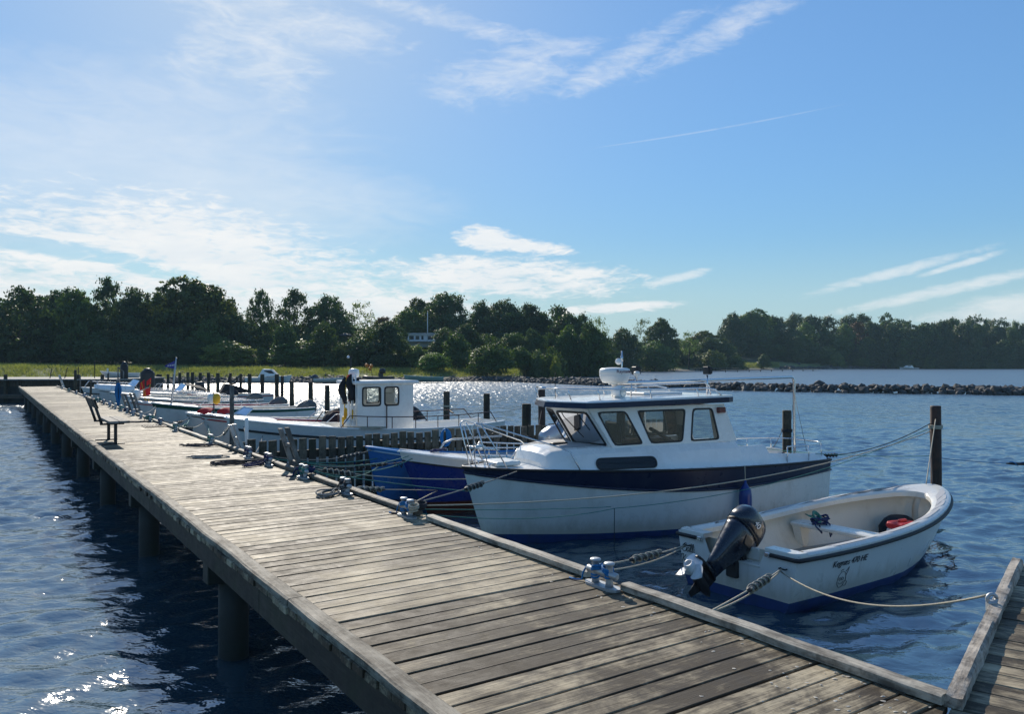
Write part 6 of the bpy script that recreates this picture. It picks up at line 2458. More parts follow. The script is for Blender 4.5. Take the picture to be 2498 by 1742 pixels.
def flag_bundle():
    p = w2(BOATC, (X0 - .12, -.55, 0))
    t = thing('marker_buoys', 'bundle of marker buoy poles with rolled black flags against the wheelhouse', 'marker buoy', (p.x, p.y, .9))
    rg = random.Random(17)
    for i in range(7):
        a, b = rg.uniform(-.22, .22), rg.uniform(-.1, .14)
        mb = MB()
        mb.tube([(a, b, 0), (a * .7 + rg.uniform(-.06, .06), b, 1.55)], .014, 6)
        mb.build('pole', M['white' if i != 2 else 'yellow'], t)
        if i < 5:
            mb = MB()
            z0 = rg.uniform(1.0, 1.12)
            rings = []
            for k in range(7):
                z = z0 - k * .12
                w = [.02, .06, .085, .09, .08, .06, .03][k]
                rings.append([(a + .05 * math.sin(k + i) + w * math.cos(q) * (1 + .3 * math.sin(q * 3 + i)), b + .6 * w * math.sin(q), z + .45) for q in np.linspace(0, 6.28, 11)[:-1]])
            mb.loft(rings, True, True, 0, True)
            mb.build('flag', M['redcloth' if i == 4 else 'blackcloth'], t)
    for i in range(4):
        mb = MB()
        mb.lathe([(.015, -.09), (.035, -.07), (.038, .12), (.02, .16)], 10, xf=Matrix.Translation((rg.uniform(-.2, .2), rg.uniform(-.15, .1), rg.uniform(.25, .55))) @ Matrix.Rotation(rg.uniform(-.3, .3), 4, 'X'))
        mb.build('float', M['yellow'], t)
    for i in range(4):
        mb = MB()
        mb.ball((rg.uniform(-.25, .25), rg.uniform(-.2, .05), rg.uniform(.02, .3)), (.10, .10, .13), 12, 8)
        mb.build('jug', M['radome'], t)
flag_bundle()
p = w2(BOATC, (3.2, -1.05, 1.02))
rope_coil(0, 0, 'rope', 'tangled net lines over the rail of the white fishing boat', .3, 5, 31, world=p, stretch=2.2)

# boats farther along the pier
bD = at_height(490, 1011, 1.22)
hD = Hull(7.0, 2.1, 1.22, .86, .82, rake=.7, tb=.7, tm=.5, p=.6, dr=.4, full=.28, vee=.7)
BOATD = work_boat('work_boat', 'white open boat with a brown rail and a red stripe along its side', bD, R(31), hD, [M['antifoul'], M['hullwhite'], M['white']], [(lambda t: .14, 0, 2), (zband(hD, .12), 1, 5), (lambda t: hD.zt(t), 2, 1)], rail='white', strake=('red', .13, .022), foredeck=.3, inner='red')
mb = MB(); mb.sweep(loop_path(hD, .0, -.02, 30, .35), .03, .06); mb.build('brown_bow_rail', M['brown'], BOATD)
motor_cover(BOATD, 6.3, .1, 1.2, 1.05, 'greycover')
motor_cover(BOATD, 4.3, .3, 1.15, 1.1, 'blackcloth', 'engine_cover')
outboard(BOATD, hD.L + .02, 0, .85, R(48), 'blackplastic', 1.1, True)
rails_on(BOATD, hD, .5, .9, .3, 'steel', 3)
bE = at_height(455, 1008, 1.14)
hE = Hull(5.6, 1.9, 1.14, .84, .80, rake=.6, tb=.75, tm=.5, p=.6, dr=.35, full=.26, vee=.7)
BOATE = work_boat('work_boat', 'white boat with a small pale blue windscreen left of the red striped boat', bE, R(33), hE, [M['antifoul'], M['hullwhite']], rail='white', strake=('black', .08, .018), foredeck=.3)
for sd in (-1, 1):
    quad_window(BOATE, [(1.5, sd * .0, 1.08), (1.75, sd * .5, 1.02), (2.0, sd * .42, 1.24), (1.8, 0, 1.28)] if sd > 0 else [(1.75, -.5, 1.02), (1.5, 0, 1.08), (1.8, 0, 1.28), (2.0, -.42, 1.24)], M['ltblue'], M['smoke'], rad=.04)
outboard(BOATE, 5.6, 0, .85, R(35), 'blackplastic', 1.0, False)
bF = at_height(371, 983, 1.16)
hF = Hull(6.4, 2.0, 1.16, .84, .80, rake=.5, tb=.65, tm=.5, p=.55, dr=.35, full=.26, vee=.6)
BOATF = work_boat('work_boat', 'grey white boat with a dark green gunwale flying a blue pennant', bF, R(33), hF, [M['antifoul'], M['hullwhite'], M['green']], [(lambda t: .14, 0, 2), (zband(hF, .16), 1, 5), (lambda t: hF.zt(t), 2, 2)], rail='white', foredeck=.25)
motor_cover(BOATF, 6.2, 0, 1.1, .95, 'greycover')
def pennant():
    base = w2(BOATF, (1.75, .1, .95))
    base = bearing(418, base.y, .95)
    t = thing('pennant_pole', 'tall grey pole with a purple blue pennant lettered in white', 'flag', base)
    top = CAM_Z + (882 - 872) / 1920 * base.y - .95
    mb = MB(); mb.tube([(0, 0, 0), (.12, 0, top * .6), (.2, 0, top)], [.05, .04, .03], 8); mb.build('pole', M['galv'], t)
    mb = MB()
    L, H = .50, .40
    rows = []
    for i in range(13):
        s_ = i / 12
        y = .05 * math.sin(s_ * 7) * s_
        hw = H / 2 * (1 - s_)
        rows.append([(.2 - s_ * L, y, top - .10 - H / 2 - .06 * s_ - hw + .0), (.2 - s_ * L, y + .012, top - .10 - H / 2 - .06 * s_), (.2 - s_ * L, y, top - .10 - H / 2 - .06 * s_ + hw)])
    mb.loft(rows, False, False, 0, True)
    fl = mb.build('pennant', M['pennant'], t)
    mb = MB()
    for i, (a, w) in enumerate(((.06, .035), (.11, .02), (.15, .03), (.2, .018), (.235, .03), (.285, .02), (.32, .02))):
        s_ = a / L
        y = .05 * math.sin(s_ * 7) * s_ - .012
        z = top - .10 - H / 2 - .06 * s_
        mb.box((.2 - a, y - .004, z), (w, .004, .07 * (1 - s_ * .5)))
    mb.build('white_print', M['printwhite'], fl)
pennant()

def red_flags():
    p = bearing(355, 34.5, 1.0)
    t = thing('red_flags', 'pair of red marker flags on yellow poles above the white boats', 'flag', p)
    for (x, z, w, h_) in ((-.13, .69, .20, .34), (.14, .83, .20, .19), (.05, .38, .34, .28)):
        mb = MB()
        rows = []
        for i in range(7):
            s_ = i / 6
            rows.append([(x - w / 2 + w * s_, .03 * math.sin(s_ * 5 + x * 9), z - h_ / 2 + (.10 * s_ if h_ < .35 else -.04 * s_)), (x - w / 2 + w * s_, .03 * math.sin(s_ * 5 + 1 + x * 9), z + h_ / 2 + (.16 * s_ if h_ < .35 else 0))])
        mb.loft(rows, False, False, 0, True)
        mb.build('flag', M['redcloth'], t)
    for x0, x1, z1 in ((.05, -.18, .9), (.12, .22, .98), (.1, -.05, .6)):
        mb = MB(); mb.tube([(x0, 0, -.2), (x1, 0, z1)], .010, 6); mb.build('pole', M['yellow'], t)
    mb = MB(); mb.ball((-.35, 0, .35), (.16, .14, .22), 12, 8); mb.build('float', M['radome'], t)
red_flags()
def red_cloths():
    for px, label in ((497, 'red flag lying on the foredeck of the white boat with the red stripe'), (546, 'red and yellow flag lying across the white boat with the red stripe')):
        d = 23.0
        p = bearing(px, d, CAM_Z - (1004 - 882) / 1920 * d)
        mb = MB()
        rows = []
        for i in range(9):
            s_ = i / 8
            rows.append([(-.20 + .4 * s_, .05 * math.sin(s_ * 6), -.07 + .02 * math.sin(s_ * 9)), (-.2 + .42 * s_, .05, .03 + .02 * math.sin(s_ * 5)), (-.18 + .38 * s_, .3, .07 + .03 * math.sin(s_ * 3))])
        mb.loft(rows, False, False, 0, True)
        o = mb.build('signal_flag', M['redcloth'], loc=p)
        tag(o, label, 'flag')
    d = 24.0
    p = bearing(522, d, 0)
    t = thing('yellow_buoy', 'yellow and white pole buoy standing on the red striped boat', 'buoy', p)
    z = CAM_Z - (973 - 882) / 1920 * d
    for dx, m_ in ((.08, 'yellow'), (-.08, 'radome')):
        mb = MB(); mb.lathe([(.03, z - .17), (.10, z - .12), (.115, z + .04), (.08, z + .14), (.02, z + .17)], 14, xf=Matrix.Translation((dx, 0, 0))); mb.build('float', M[m_], t)
    mb = MB(); mb.tube([(0, 0, .6), (0, 0, z + .3)], .02, 6); mb.build('pole', M['black'], t)
red_cloths()

FAR = [
    (318, 979, 1.10, 6.6, 'white', 'red', 'white open boat with red lining behind the boat with the blue pennant', 'greycover'),
    (309, 967, 1.10, 6.4, 'white', 'black', 'white double ended boat with grey tarpaulin left of the red flags', 'greycover'),
    (268, 957, 1.12, 6.6, 'cream', 'brown', 'cream open boat with a brown rail beside the far motorboat', 'blackcloth'),
    (238, 950, 1.10, 6.0, 'white', 'black', 'white open boat lying behind the far motorboat', 'blackcloth'),
]
for i, (px, py, zb_, L, rl, st, lab, cov) in enumerate(FAR):
    b_ = at_height(px, py, zb_)
    hh = Hull(L, 2.0, zb_, .82, .8, rake=.5, tb=.7, tm=.5, p=.6, dr=.35, full=.28, vee=.7)
    r_ = work_boat('work_boat', lab, b_, R(33 - i), hh, [M['antifoul'], M['hullwhite']], rail=rl, strake=(st, .08, .02), foredeck=.3, inner='red' if i == 0 else 'cream_in')
    motor_cover(r_, L - .3, 0, 1.12, .95, cov)
    rails_on(r_, hh, .4, .8, .3, 'steel', 3)
# far white motorboat with a dark strake
bI = at_height(199, 946, 1.2)
hI = Hull(6.8, 2.3, 1.2, 1.0, .9, rake=.8, tb=.85, tm=.55, p=.6, dr=.35, full=.22, vee=.8)
BOATI = work_boat('motorboat', 'far white motorboat with a dark strake and registration letters', bI, R(30), hI, [M['antifoul'], M['hullwhite'], M['white']], [(lambda t: .14, 0, 2), (zband(hI, .32), 1, 4), (lambda t: hI.zt(t), 2, 3)], rail='white', strake=('black', .33, .035), foredeck=.45, name_text=('G24', .28, -1))
mb = MB()
deck_between(mb, hI, .12, .42, .35, .25, 0, 8, .05)
mb.loft([[hI.sheer(t, -1, .1, .02), hI.sheer(t, -1, .35, .25)] for t in np.linspace(.1, .42, 8)], False, False)
mb.loft([[hI.sheer(t, 1, .1, .02), hI.sheer(t, 1, .35, .25)] for t in np.linspace(.1, .42, 8)], False, False)
mb.build('cuddy', M['white'], BOATI)
for sd in (-1, 1):
    q = [(2.5, 0, 1.3), (2.9, sd * .8, 1.25), (3.15, sd * .7, 1.6), (2.85, 0, 1.68)]
    if sd < 0:
        q = [q[1], q[0], q[3], q[2]]
    quad_window(BOATI, q, M['steel'], M['smoke'], rad=.04)
rails_on(BOATI, hI, .02, .45, .42, 'steel', 4)
rails_on(BOATI, hI, .6, .95, .4, 'steel', 3)
outboard(BOATI, hI.L, 0, .95, R(8), 'blackplastic', 1.3, False)
# a second far motorboat with a black spray hood
bJ = at_height(345, 944, 1.05)
bJ = bearing(330, 46.5, 0)
hJ = Hull(5.6, 2.0, 1.0, .85, .82, rake=.6, tb=.85, tm=.55, p=.6, dr=.3, full=.22, vee=.7)
BOATJ = work_boat('motorboat', 'small white motorboat with a black spray hood right of the red flags', bJ, R(28), hJ, [M['antifoul'], M['hullwhite']], rail='white', foredeck=.45)
mb = MB()
mb.loft([[(2.4, y * .75, .95 + .0 * abs(y)) for y in (-1, -.5, 0, .5, 1)], [(2.75, y * .7, 1.5 - .12 * y * y) for y in (-1, -.5, 0, .5, 1)], [(3.6, y * .75, 1.3 - .15 * y * y) for y in (-1, -.5, 0, .5, 1)], [(4.2, y * .78, .9) for y in (-1, -.5, 0, .5, 1)]], False, False, 0, False)
mb.build('spray_hood', M['blackcloth'], BOATJ)
for sd in (-1, 1):
    q = [(2.1, 0, 1.0), (2.4, sd * .7, .98), (2.72, sd * .66, 1.4), (2.5, 0, 1.48)]
    if sd < 0:
        q = [q[1], q[0], q[3], q[2]]
    quad_window(BOATJ, q, M['white'], M['smoke'], rad=.04)
# dark hooded boat behind, at the piles
bK = bearing(452, 47.0, 0)
hK = Hull(5.0, 1.9, .95, .8, .8, rake=.5, tb=.85, tm=.55, p=.6, dr=.3, full=.22, vee=.7)
BOATK = work_boat('motorboat', 'white boat with a folded black hood in front of the row of piles', bK, R(25), hK, [M['antifoul'], M['hullwhite']], rail='white', strake=('red', .1, .03), foredeck=.4)
mb = MB()
mb.prism([(1.9, .9), (2.2, 1.45), (2.6, 1.4), (3.6, 1.05), (3.6, .9)], 'y', -.7, .7)
mb.build('folded_hood', M['blackcloth'], BOATK)

# ---- boats and things on the far beach
def beach_boat(px, dist, L, B, ang, label, mat, cabin=False, z=.25, motor=False, zb_=.75, cat='boat', name='beached_boat'):
    p = bearing(px, dist)
    t = thing(name, label, cat, (p.x, p.y, z), ang)
    h = Hull(L, B, zb_, zb_ * .75, zb_ * .72, rake=.4, tb=.75, tm=.5, p=.6, dr=.1, full=.3, vee=.6)
    mb = MB()
    h.shell(mb, [(lambda q: h.zt(q), 0, 4)])
    h.transom(mb, [(lambda q: h.zt(q), 0, 2)])
    mb.build('hull', mat, t)
    mb = MB()
    if cabin:
        deck_between(mb, h, 0, 1, .02, -.02, 0, 10)
        mb.loft([[(L * .28, y * B * .3, zb_ * .95) for y in (-1, 0, 1)], [(L * .42, y * B * .3, zb_ * 1.75) for y in (-1, 0, 1)], [(L * .62, y * B * .3, zb_ * 1.8) for y in (-1, 0, 1)], [(L * .72, y * B * .33, zb_ * .8) for y in (-1, 0, 1)]], False, False, 0, True)
        for sd in (-1, 1):
            mb.add([(L * .28, sd * B * .3, zb_ * .95), (L * .42, sd * B * .3, zb_ * 1.75), (L * .62, sd * B * .3, zb_ * 1.8), (L * .72, sd * B * .33, zb_ * .7)], [(0, 1, 2, 3)])
        mb.build('cabin', M['white'], t)
        mb = MB()
        for sd in (-1, 1):
            mb.add([(L * .36, sd * B * .305, zb_ * 1.2), (L * .6, sd * B * .305, zb_ * 1.2), (L * .58, sd * B * .305, zb_ * 1.6), (L * .43, sd * B * .305, zb_ * 1.6)], [(0, 1, 2, 3)])
        mb.build('window', M['windowdark'], t)
    else:
        mb.sweep(loop_path(h, .03, .01, 20), .08, .04)
        mb.build('gunwale', mat, t)
        mb = MB()
        deck_between(mb, h, .1, .98, .06, -.2, 0, 8)
        mb.build('inside', M['floorgrey'], t)
    if motor:
        motor_cover(t, L + .05, 0, zb_ + .25, 1.1, 'blackgloss', 'outboard_motor')
    return t
beach_boat(712, 99.5, 5.6, 2.2, R(188), 'white cabin cruiser lying at the far beach behind the piles', M['white'], True, .15, zb_=.95)
beach_boat(852, 101, 4.4, 1.7, R(185), 'small white boat with an outboard at the far beach left of the wheelhouse', M['hullwhite'], False, .1, True, .7)
beach_boat(985, 103.5, 5.2, 1.8, R(4), 'pale green rowing boat drawn up on the beach right of the wheelhouse roof', pmat('pale_green_paint', (.30, .44, .38), .5), False, .2, False, .8)
def rib():
    p = bearing(912, 102.5)
    t = thing('inflatable_boat', 'black inflatable boat with orange balls at the beach above the wheelhouse roof', 'boat', (p.x, p.y, .25), R(5))
    mb = MB()
    mb.tube([(2.6, -.75, .35), (.4, -.75, .35), (-.6, -.6, .4), (-1.2, 0, .5), (-.6, .6, .4), (.4, .75, .35), (2.6, .75, .35)], .26, 10)
    mb.build('tube', M['black'], t)
    mb = MB(); mb.box((.9, 0, .22), (3.0, 1.2, .1)); mb.build('floor', M['floorgrey'], t)
    mb = MB(); mb.box((.9, 0, .7), (.6, .7, .8), ch=.05); mb.build('console', M['blackplastic'], t)
    mb = MB(); mb.lathe([(.45, .0), (.42, .4), (.3, .62), (.1, .68)], 14, xf=Matrix.Translation((1.1, 0, 1.0))); mb.build('windscreen', M['smoke'], t)
    mb = MB(); mb.tube([(-.9, .2, .5), (-.9, .2, 1.9)], .04, 6); mb.tube([(-.2, .2, .5), (-.4, .2, 1.8)], .04, 6); mb.build('pole', M['black'], t)
    for x, z in ((-.95, 2.05), (-.35, 1.95), (-.5, 1.6)):
        mb = MB(); mb.ball((x, .2, z), .24, 10, 8); mb.build('ball', M['orange'], t)
rib()
def lamp_post():
    p = bearing(856, 104)
    g = ground_at(p.x, p.y)
    t = thing('lamp_post', 'dark post with a white round lamp on the bank left of the wheelhouse', 'lamp post', (p.x, p.y, g))
    H = CAM_Z + (882 - 869) / 1920 * 104 - g
    mb = MB(); mb.tube([(0, 0, -.2), (0, 0, H)], .09, 8); mb.tube([(0, 0, H - .08), (-.3, 0, H - .02)], .05, 6); mb.build('post', M['dark_wood'], t)
    mb = MB(); mb.ball((-.34, -.05, H - .12), .2, 12, 8); mb.build('lamp_globe', M['lamp'], t)
lamp_post()
def house_white():
    D_ = 158
    p = bearing(1022, D_)
    g = CAM_Z + (882 - 826) / 1920 * D_
    t = thing('white_house', 'low white house with a flat roof and a row of windows on the wooded slope', 'house', (p.x, p.y, g))
    W = 6.6
    mb = MB(); mb.box((0, 2, -.4), (W, 4, 2.6)); mb.build('wall', M['housewhite'], t)
    mb = MB(); mb.box((.15, 1.8, .99), (W + .9, 4.8, .16)); mb.build('roof', M['housewhite'], t)
    mb = MB(); mb.box((0, -.9, -.55), (W + .2, 1.6, .12)); mb.build('terrace', M['housewhite'], t)
    for x, w in ((-2.6, .8), (-1.5, 1.0), (-.3, .8), (.7, .5), (2.3, 1.1)):
        mb = MB(); mb.box((x, -.02, .18), (w, .06, .75)); f = mb.build('window', M['windowdark'], t)
        mb = MB()
        for xx in (x - w / 2, x + w / 2):
            mb.box((xx, -.05, .18), (.06, .06, .82))
        mb.box((x, -.05, .58), (w, .06, .06)); mb.build('window_frame', M['housewhite'], f)
    p2 = bearing(1043, D_ - 1.5)
    mb = MB(); mb.tube([(0, 0, -1), (0, 0, CAM_Z + (882 - 762) / 1920 * D_ - g)], [.11, .07], 8)
    tag(mb.build('flagpole', M['housewhite'], loc=(p2.x, p2.y, g)), 'white flagpole beside the low white house', 'flagpole')
house_white()
def house_grey():
    D_ = 226
    p = bearing(1532, D_)
    g = CAM_Z + (882 - 868) / 1920 * D_
    t = thing('grey_house', 'house with a grey pitched roof and skylights behind the radar dome', 'house', (p.x, p.y, g))
    mb = MB(); mb.box((0, 2.4, -.6), (6.2, 4.6, 2.8)); mb.build('wall', M['housewhite'], t)
    mb = MB(); mb.loft([[(-3.6, -.4, .7), (-3.6, 2.4, 2.5), (-3.6, 5.2, .7)], [(3.6, -.4, .7), (3.6, 2.4, 2.5), (3.6, 5.2, .7)]], True, True, 0, False)
    r_ = mb.build('roof', M['roofgrey'], t)
    for x in (-1.8, 1.6):
        mb = MB(); mb.add([(x - .5, .55, 1.35), (x + .5, .55, 1.35), (x + .5, 1.35, 1.87), (x - .5, 1.35, 1.87)], [(0, 1, 2, 3)]); mb.build('skylight', M['windowdark'], r_)
    p2 = bearing(1517, D_ - 2)
    mb = MB(); mb.tube([(0, 0, -2), (0, 0, CAM_Z + (882 - 815) / 1920 * D_ - g)], [.13, .09], 8)
    tag(mb.build('flagpole', M['galv'], loc=(p2.x, p2.y, g)), 'grey flagpole in front of the grey roofed house', 'flagpole')
    p3 = bearing(1558, 200)
    gg = ground_at(p3.x, p3.y)
    t = thing('garden_shed', 'small dark grey gabled shed at the beach behind the radar mast', 'shed', (p3.x, p3.y, gg))
    mb = MB(); mb.prism([(-1.3, -.2), (1.3, -.2), (1.3, .6), (0, 1.5), (-1.3, .6)], 'y', 0, 2); mb.build('wall', M['roofgrey'], t)
    mb = MB(); mb.loft([[(-1.5, -.15, .55), (0, -.15, 1.62), (1.5, -.15, .55), (0, -.15, 1.52)], [(-1.5, 2.15, .55), (0, 2.15, 1.62), (1.5, 2.15, .55), (0, 2.15, 1.52)]], True, True, 0, False); mb.build('roof', M['windowdark'], t)
house_grey()
def jetties():
    for (a, da, b, db, w, lab) in ((1690, 232, 1800, 236, 1.4, 'pale wooden jetty at the far beach behind the boom'), (1755, 206, 1995, 232, 1.2, 'long low grey jetty on the far water right of the spotlights')):
        p, q = bearing(a, da), bearing(b, db)
        t = thing('jetty', lab, 'jetty', (0, 0, 0))
        d = q - p
        z = .75 if w > 1.3 else .5
        mb = MB()
        mb.sweep([p + Vector((0, 0, z)), q + Vector((0, 0, z))], w, .16)
        mb.build('deck', M['grey_wood'], t)
        for i in range(9):
            c = p + d * (i + .5) / 9
            mb = MB(); mb.tube([(c.x, c.y, -1), (c.x, c.y, z)], .12, 6); mb.build('pile', M['dark_wood'], t)
jetties()
p = bearing(2194, 285)
beach_boat(2194, 286, 7.5, 2.2, R(10), 'small white boat moored at the far point on the right', M['white'], True, -.05, False, .8)
beach_boat(245, 57.5, 2.6, 1.0, R(20), 'small pale dinghy lying on the quay beyond the pier', M['white'], False, 1.62, False, .45)
def umbrella():
    D_ = 140
    p = bearing(843, D_)
    g = CAM_Z + (882 - 834) / 1920 * D_
    t = thing('parasol', 'dark parasol among the trees halfway up the slope', 'parasol', (p.x, p.y, g))
    mb = MB(); mb.lathe([(1.35, 1.05), (.9, 1.3), (.1, 1.55)], 12); mb.build('canopy', M['black'], t)
    mb = MB(); mb.tube([(0, 0, -1.5), (0, 0, 1.5)], .04, 6); mb.build('pole', M['grey_wood'], t)
umbrella()

# ---- gear in the small open boat
def boat_gear():
    p = w2(DINGHY, (2.40, -.38, .535))
    t = thing('rope_bundle', 'bundle of navy and green rope on the thwart of the small open boat', 'rope', p, R(35))
    rg = random.Random(5)
    mb = MB()
    for i in range(9):
        w = rg.uniform(.11, .19)
        c = rg.uniform(-.05, .05)
        mb.tube([(w * math.cos(a) + c, .065 * math.sin(a) + rg.uniform(-.006, .006) + c * .4, .012 + .012 * i * .8 + .02 * math.sin(a * 2 + i)) for a in np.linspace(0, 6.28, 16)], .011, 6)
    mb.tube([(-.15, 0, .06), (-.2, -.06, .05), (-.24, -.10, .01), (-.2, -.14, -.05), (-.15, -.13, -.09), (-.16, -.1, .02)], .010, 6)
    mb.tube([(.0, -.05, .06), (.02, -.14, .02), (.02, -.17, -.12), (.0, -.165, -.15), (-.015, -.16, -.08), (-.02, -.1, .04)], .010, 6)
    mb.build('navy_loops', M['rope_navy'], t)
    mb = MB()
    for i in range(4):
        mb.tube([(-.07 + .06 * math.cos(a), .05 * math.sin(a), .09 + .05 * math.sin(a) + .012 * i) for a in np.linspace(0, 6.28, 14)], .011, 6)
    mb.tube([(-.10, .03, .12), (-.18, .05, .13), (-.27, .04, .16), (-.25, .0, .14), (-.15, .0, .10)], .009, 6)
    mb.build('green_lashing', M['rope_green'], t)
    p = w2(DINGHY, (1.15, .12, .185))
    t = thing('fuel_box', 'red lidded white box in the bow of the small open boat', 'box', p, R(30))
    mb = MB(); mb.box((0, 0, .11), (.36, .28, .22), ch=.02); mb.build('box', M['radome'], t)
    mb = MB(); mb.box((0, 0, .27), (.38, .30, .10), ch=.03); mb.box((0, 0, .335), (.16, .05, .04), ch=.012); mb.build('lid', pmat('red_plastic', (.55, .03, .035), .4), t)
    p = w2(DINGHY, (.86, -.10, .185))
    t = thing('gear_bag', 'black bag with a small white tag behind the red lidded box', 'bag', p, R(30))
    mb = MB()
    rings = []
    rr = np.random.RandomState(2)
    for z, a in ((0, .30), (.1, .33), (.2, .31), (.29, .25), (.33, .16)):
        rings.append([(a * math.cos(q) * rr.uniform(.9, 1.1), .7 * a * math.sin(q) * rr.uniform(.9, 1.1), z) for q in np.linspace(0, 6.28, 13)[:-1]])
    mb.loft(rings, True, True, 0, True)
    mb.build('bag', M['blackcloth'], t)
    mb = MB(); mb.box((.14, -.225, .22), (.08, .012, .08)); mb.build('tag', M['white'], t)
    rope_coil(0, 0, 'rope_navy', 'dark rope on the floor boards before the red lidded box', .18, 4, 17, world=w2(DINGHY, (1.5, .0, .185)), stretch=1.3)
boat_gear()

# ------------------------------------------------------------------ mooring ropes
def rope(a, b, sag, r_, mat, label, snub=None, group=None, n=16, cat='rope', via=None):
    a, b = Vector(a), Vector(b)
    pts = []
    for i in range(n + 1):
        s_ = i / n
        p = a.lerp(b, s_)
        p.z -= sag * 4 * s_ * (1 - s_)
        pts.append(p)
    o0 = a.copy()
    mb = MB()
    mb.tube([p - o0 for p in pts], r_, 6)
    if snub is None:
        o = mb.build('mooring_rope', M[mat], loc=o0)
        return tag(o, label, cat, group)
    t = thing('mooring_rope', label, cat, o0, 0, group)
    mb.build('line', M[mat], t)
    s0, s1 = snub
    at = lambda s_: (a.lerp(b, s_) - Vector((0, 0, sag * 4 * s_ * (1 - s_)))) - o0
    mb = MB()
    q = [at(s0 + (s1 - s0) * k / 10) for k in range(11)]
    mb.tube(q, [.012, .024, .026, .026, .026, .026, .026, .026, .026, .024, .012], 10)
    sn = mb.build('rubber_snubber', M['black'], t)
    mb = MB()
    ax = (q[-1] - q[0]).normalized()
    e1 = ax.orthogonal().normalized(); e2 = ax.cross(e1)
    m = 60
    mb.tube([at(s0 + (s1 - s0) * (.06 + .88 * k / m)) + (e1 * math.cos(k * .52) + e2 * math.sin(k * .52)) * .034 for k in range(m + 1)], max(r_, .009), 6)
    mb.build('rope_turns', M[mat], sn)
    return t
c0 = lambda i, z=.13: dk(CLEATS[i], -.12, DECK + z)
c1 = c0(1)
# cabin boat
rope(c1, w2(CABIN, (.62, -.56, 1.16)), .02, .008, 'rope_grey', 'dark rope with a rubber snubber from the second cleat to the cabin boat bow', (.40, .60))
rope(c1 + Vector((.05, 0, -.02)), Vector((PILE1.x - .1, PILE1.y, 1.55)), .30, .008, 'rope', 'long pale rope from the second cleat along the cabin boat to the tarred pile', n=30)
rope(c1 + Vector((.04, .02, -.06)), w2(CABIN, (1.9, -1.16, .62)), .02, .0055, 'rope_green', 'upper thin green line from the second cleat to the side of the cabin boat')
rope(c1 + Vector((.04, 0, -.1)), w2(CABIN, (1.95, -1.2, .60)), .10, .0055, 'rope_green', 'lower thin green line from the second cleat to the side of the cabin boat')
rope(w2(CABIN, (1.92, -1.2, .6)), Vector((PILE1.x - .09, PILE1.y, 1.62)), .25, .0055, 'rope_green', 'thin green line from the side of the cabin boat back to the tarred pile', n=30)
rope(w2(CABIN, (1.93, -1.21, .6)), w2(CABIN, (1.93, -1.2, -.2)), .0, .006, 'rope_dark', 'dark line hanging from the green lines into the water')
rope(w2(CABIN, (7.3, -.3, 1.0)), Vector((PILE1.x - .09, PILE1.y, 1.7)), .16, .008, 'rope_dark', 'dark rope with a snubber from the stern of the cabin boat to the tarred pile', (.04, .2))
rope(w2(CABIN, (.32, 0, 1.12)), w2(CABIN, (.30, -.03, .78)), .0, .008, 'rope_dark', 'short dark line hanging at the stem of the cabin boat')
# small open boat
far = 1 if w2(DINGHY, (DH.L, .8, 0)).y > w2(DINGHY, (DH.L, -.8, 0)).y else -1
eN, eF = w2(DINGHY, (DH.L + .06, -far * .7, .5)), w2(DINGHY, (DH.L + .06, far * .7, .5))
rope(dk(1.62, .02, DECK - .06), eN, .015, .008, 'rope', 'pale double rope with a coiled snubber to the near stern corner of the open boat', (.46, .80))
rope(dk(1.66, .03, DECK - .07), eN + Vector((.0, .02, -.02)), .06, .008, 'rope', 'second strand of the pale double rope under the coiled snubber')
rope(dk(2.9, .02, DECK - .02), eF, .03, .008, 'rope', 'pale rope with a snubber to the far stern corner of the open boat', (.38, .70))
rope(dk(2.88, .02, DECK - .04), eF + Vector((0, .02, -.02)), .08, .008, 'rope', 'slack second strand to the far stern corner of the small open boat')
sp = O + (PV * math.cos(R(0)) * 0)
q_end = Vector((O.x + .605 * 1.62, O.y + .797 * 1.62, DECK + .12))
rope(eN + Vector((0, 0, -.03)), q_end, .20, .008, 'rope', 'long slack pale rope from the open boat to the side pier kerb', n=26)
rope(w2(DINGHY, (.14, -.05, .93)), Vector((PILE1.x - .05, PILE1.y - .09, 1.78)), .0, .008, 'rope', 'taut white rope from the bow of the open boat up to the tarred pile')
rope(w2(DINGHY, (.10, .03, .90)), Vector((PILE1.x - .11, PILE1.y, 1.66)), .0, .0055, 'rope_dark', 'dark thin line beside the white rope at the tarred pile')
rope(Vector((PILE1.x - .09, PILE1.y, 1.1)), Vector((PILE1.x + 7, PILE1.y + 1.6, 1.25)), .28, .008, 'rope_blue', 'blue and white rope with a snubber leading right from the tarred pile', (.22, .42))
rope(Vector((PILE1.x - 3.9, PILE1.y + 1.4, 1.3)), Vector((PILE1.x - .09, PILE1.y, 1.12)), .12, .006, 'rope_green', 'thin green line crossing the water left of the tarred pile')
def tie(p, z, mat, label, r_=.1):
    mb = MB()
    for k in range(3):
        mb.tube([(r_ * math.cos(a), r_ * math.sin(a), k * .022 + .006 * math.sin(a)) for a in np.linspace(0, 6.28, 18)], .012, 6)
    o = mb.build('rope_tie', M[mat], loc=(p.x, p.y, z))
    tag(o, label, 'rope')
tie(PILE1, 1.62, 'rope', 'pale rope turns round the tarred pile', .105)
tie(PILE2, 1.15, 'rope_dark', 'dark rope turns round the green stained pile', .118)
rope(Vector((PILE2.x - .1, PILE2.y, 1.2)), w2(CABIN, (7.0, .6, 1.0)), .05, .008, 'rope_dark', 'dark line from the green stained pile to the cabin boat stern')
mb = MB()
mb.tube([(.03 * math.cos(a), 0, .03 * math.sin(a)) for a in np.linspace(0, 6.28, 14)], .012, 6)
mb.box((0, 0, -.05), (.06, .05, .08), ch=.01)
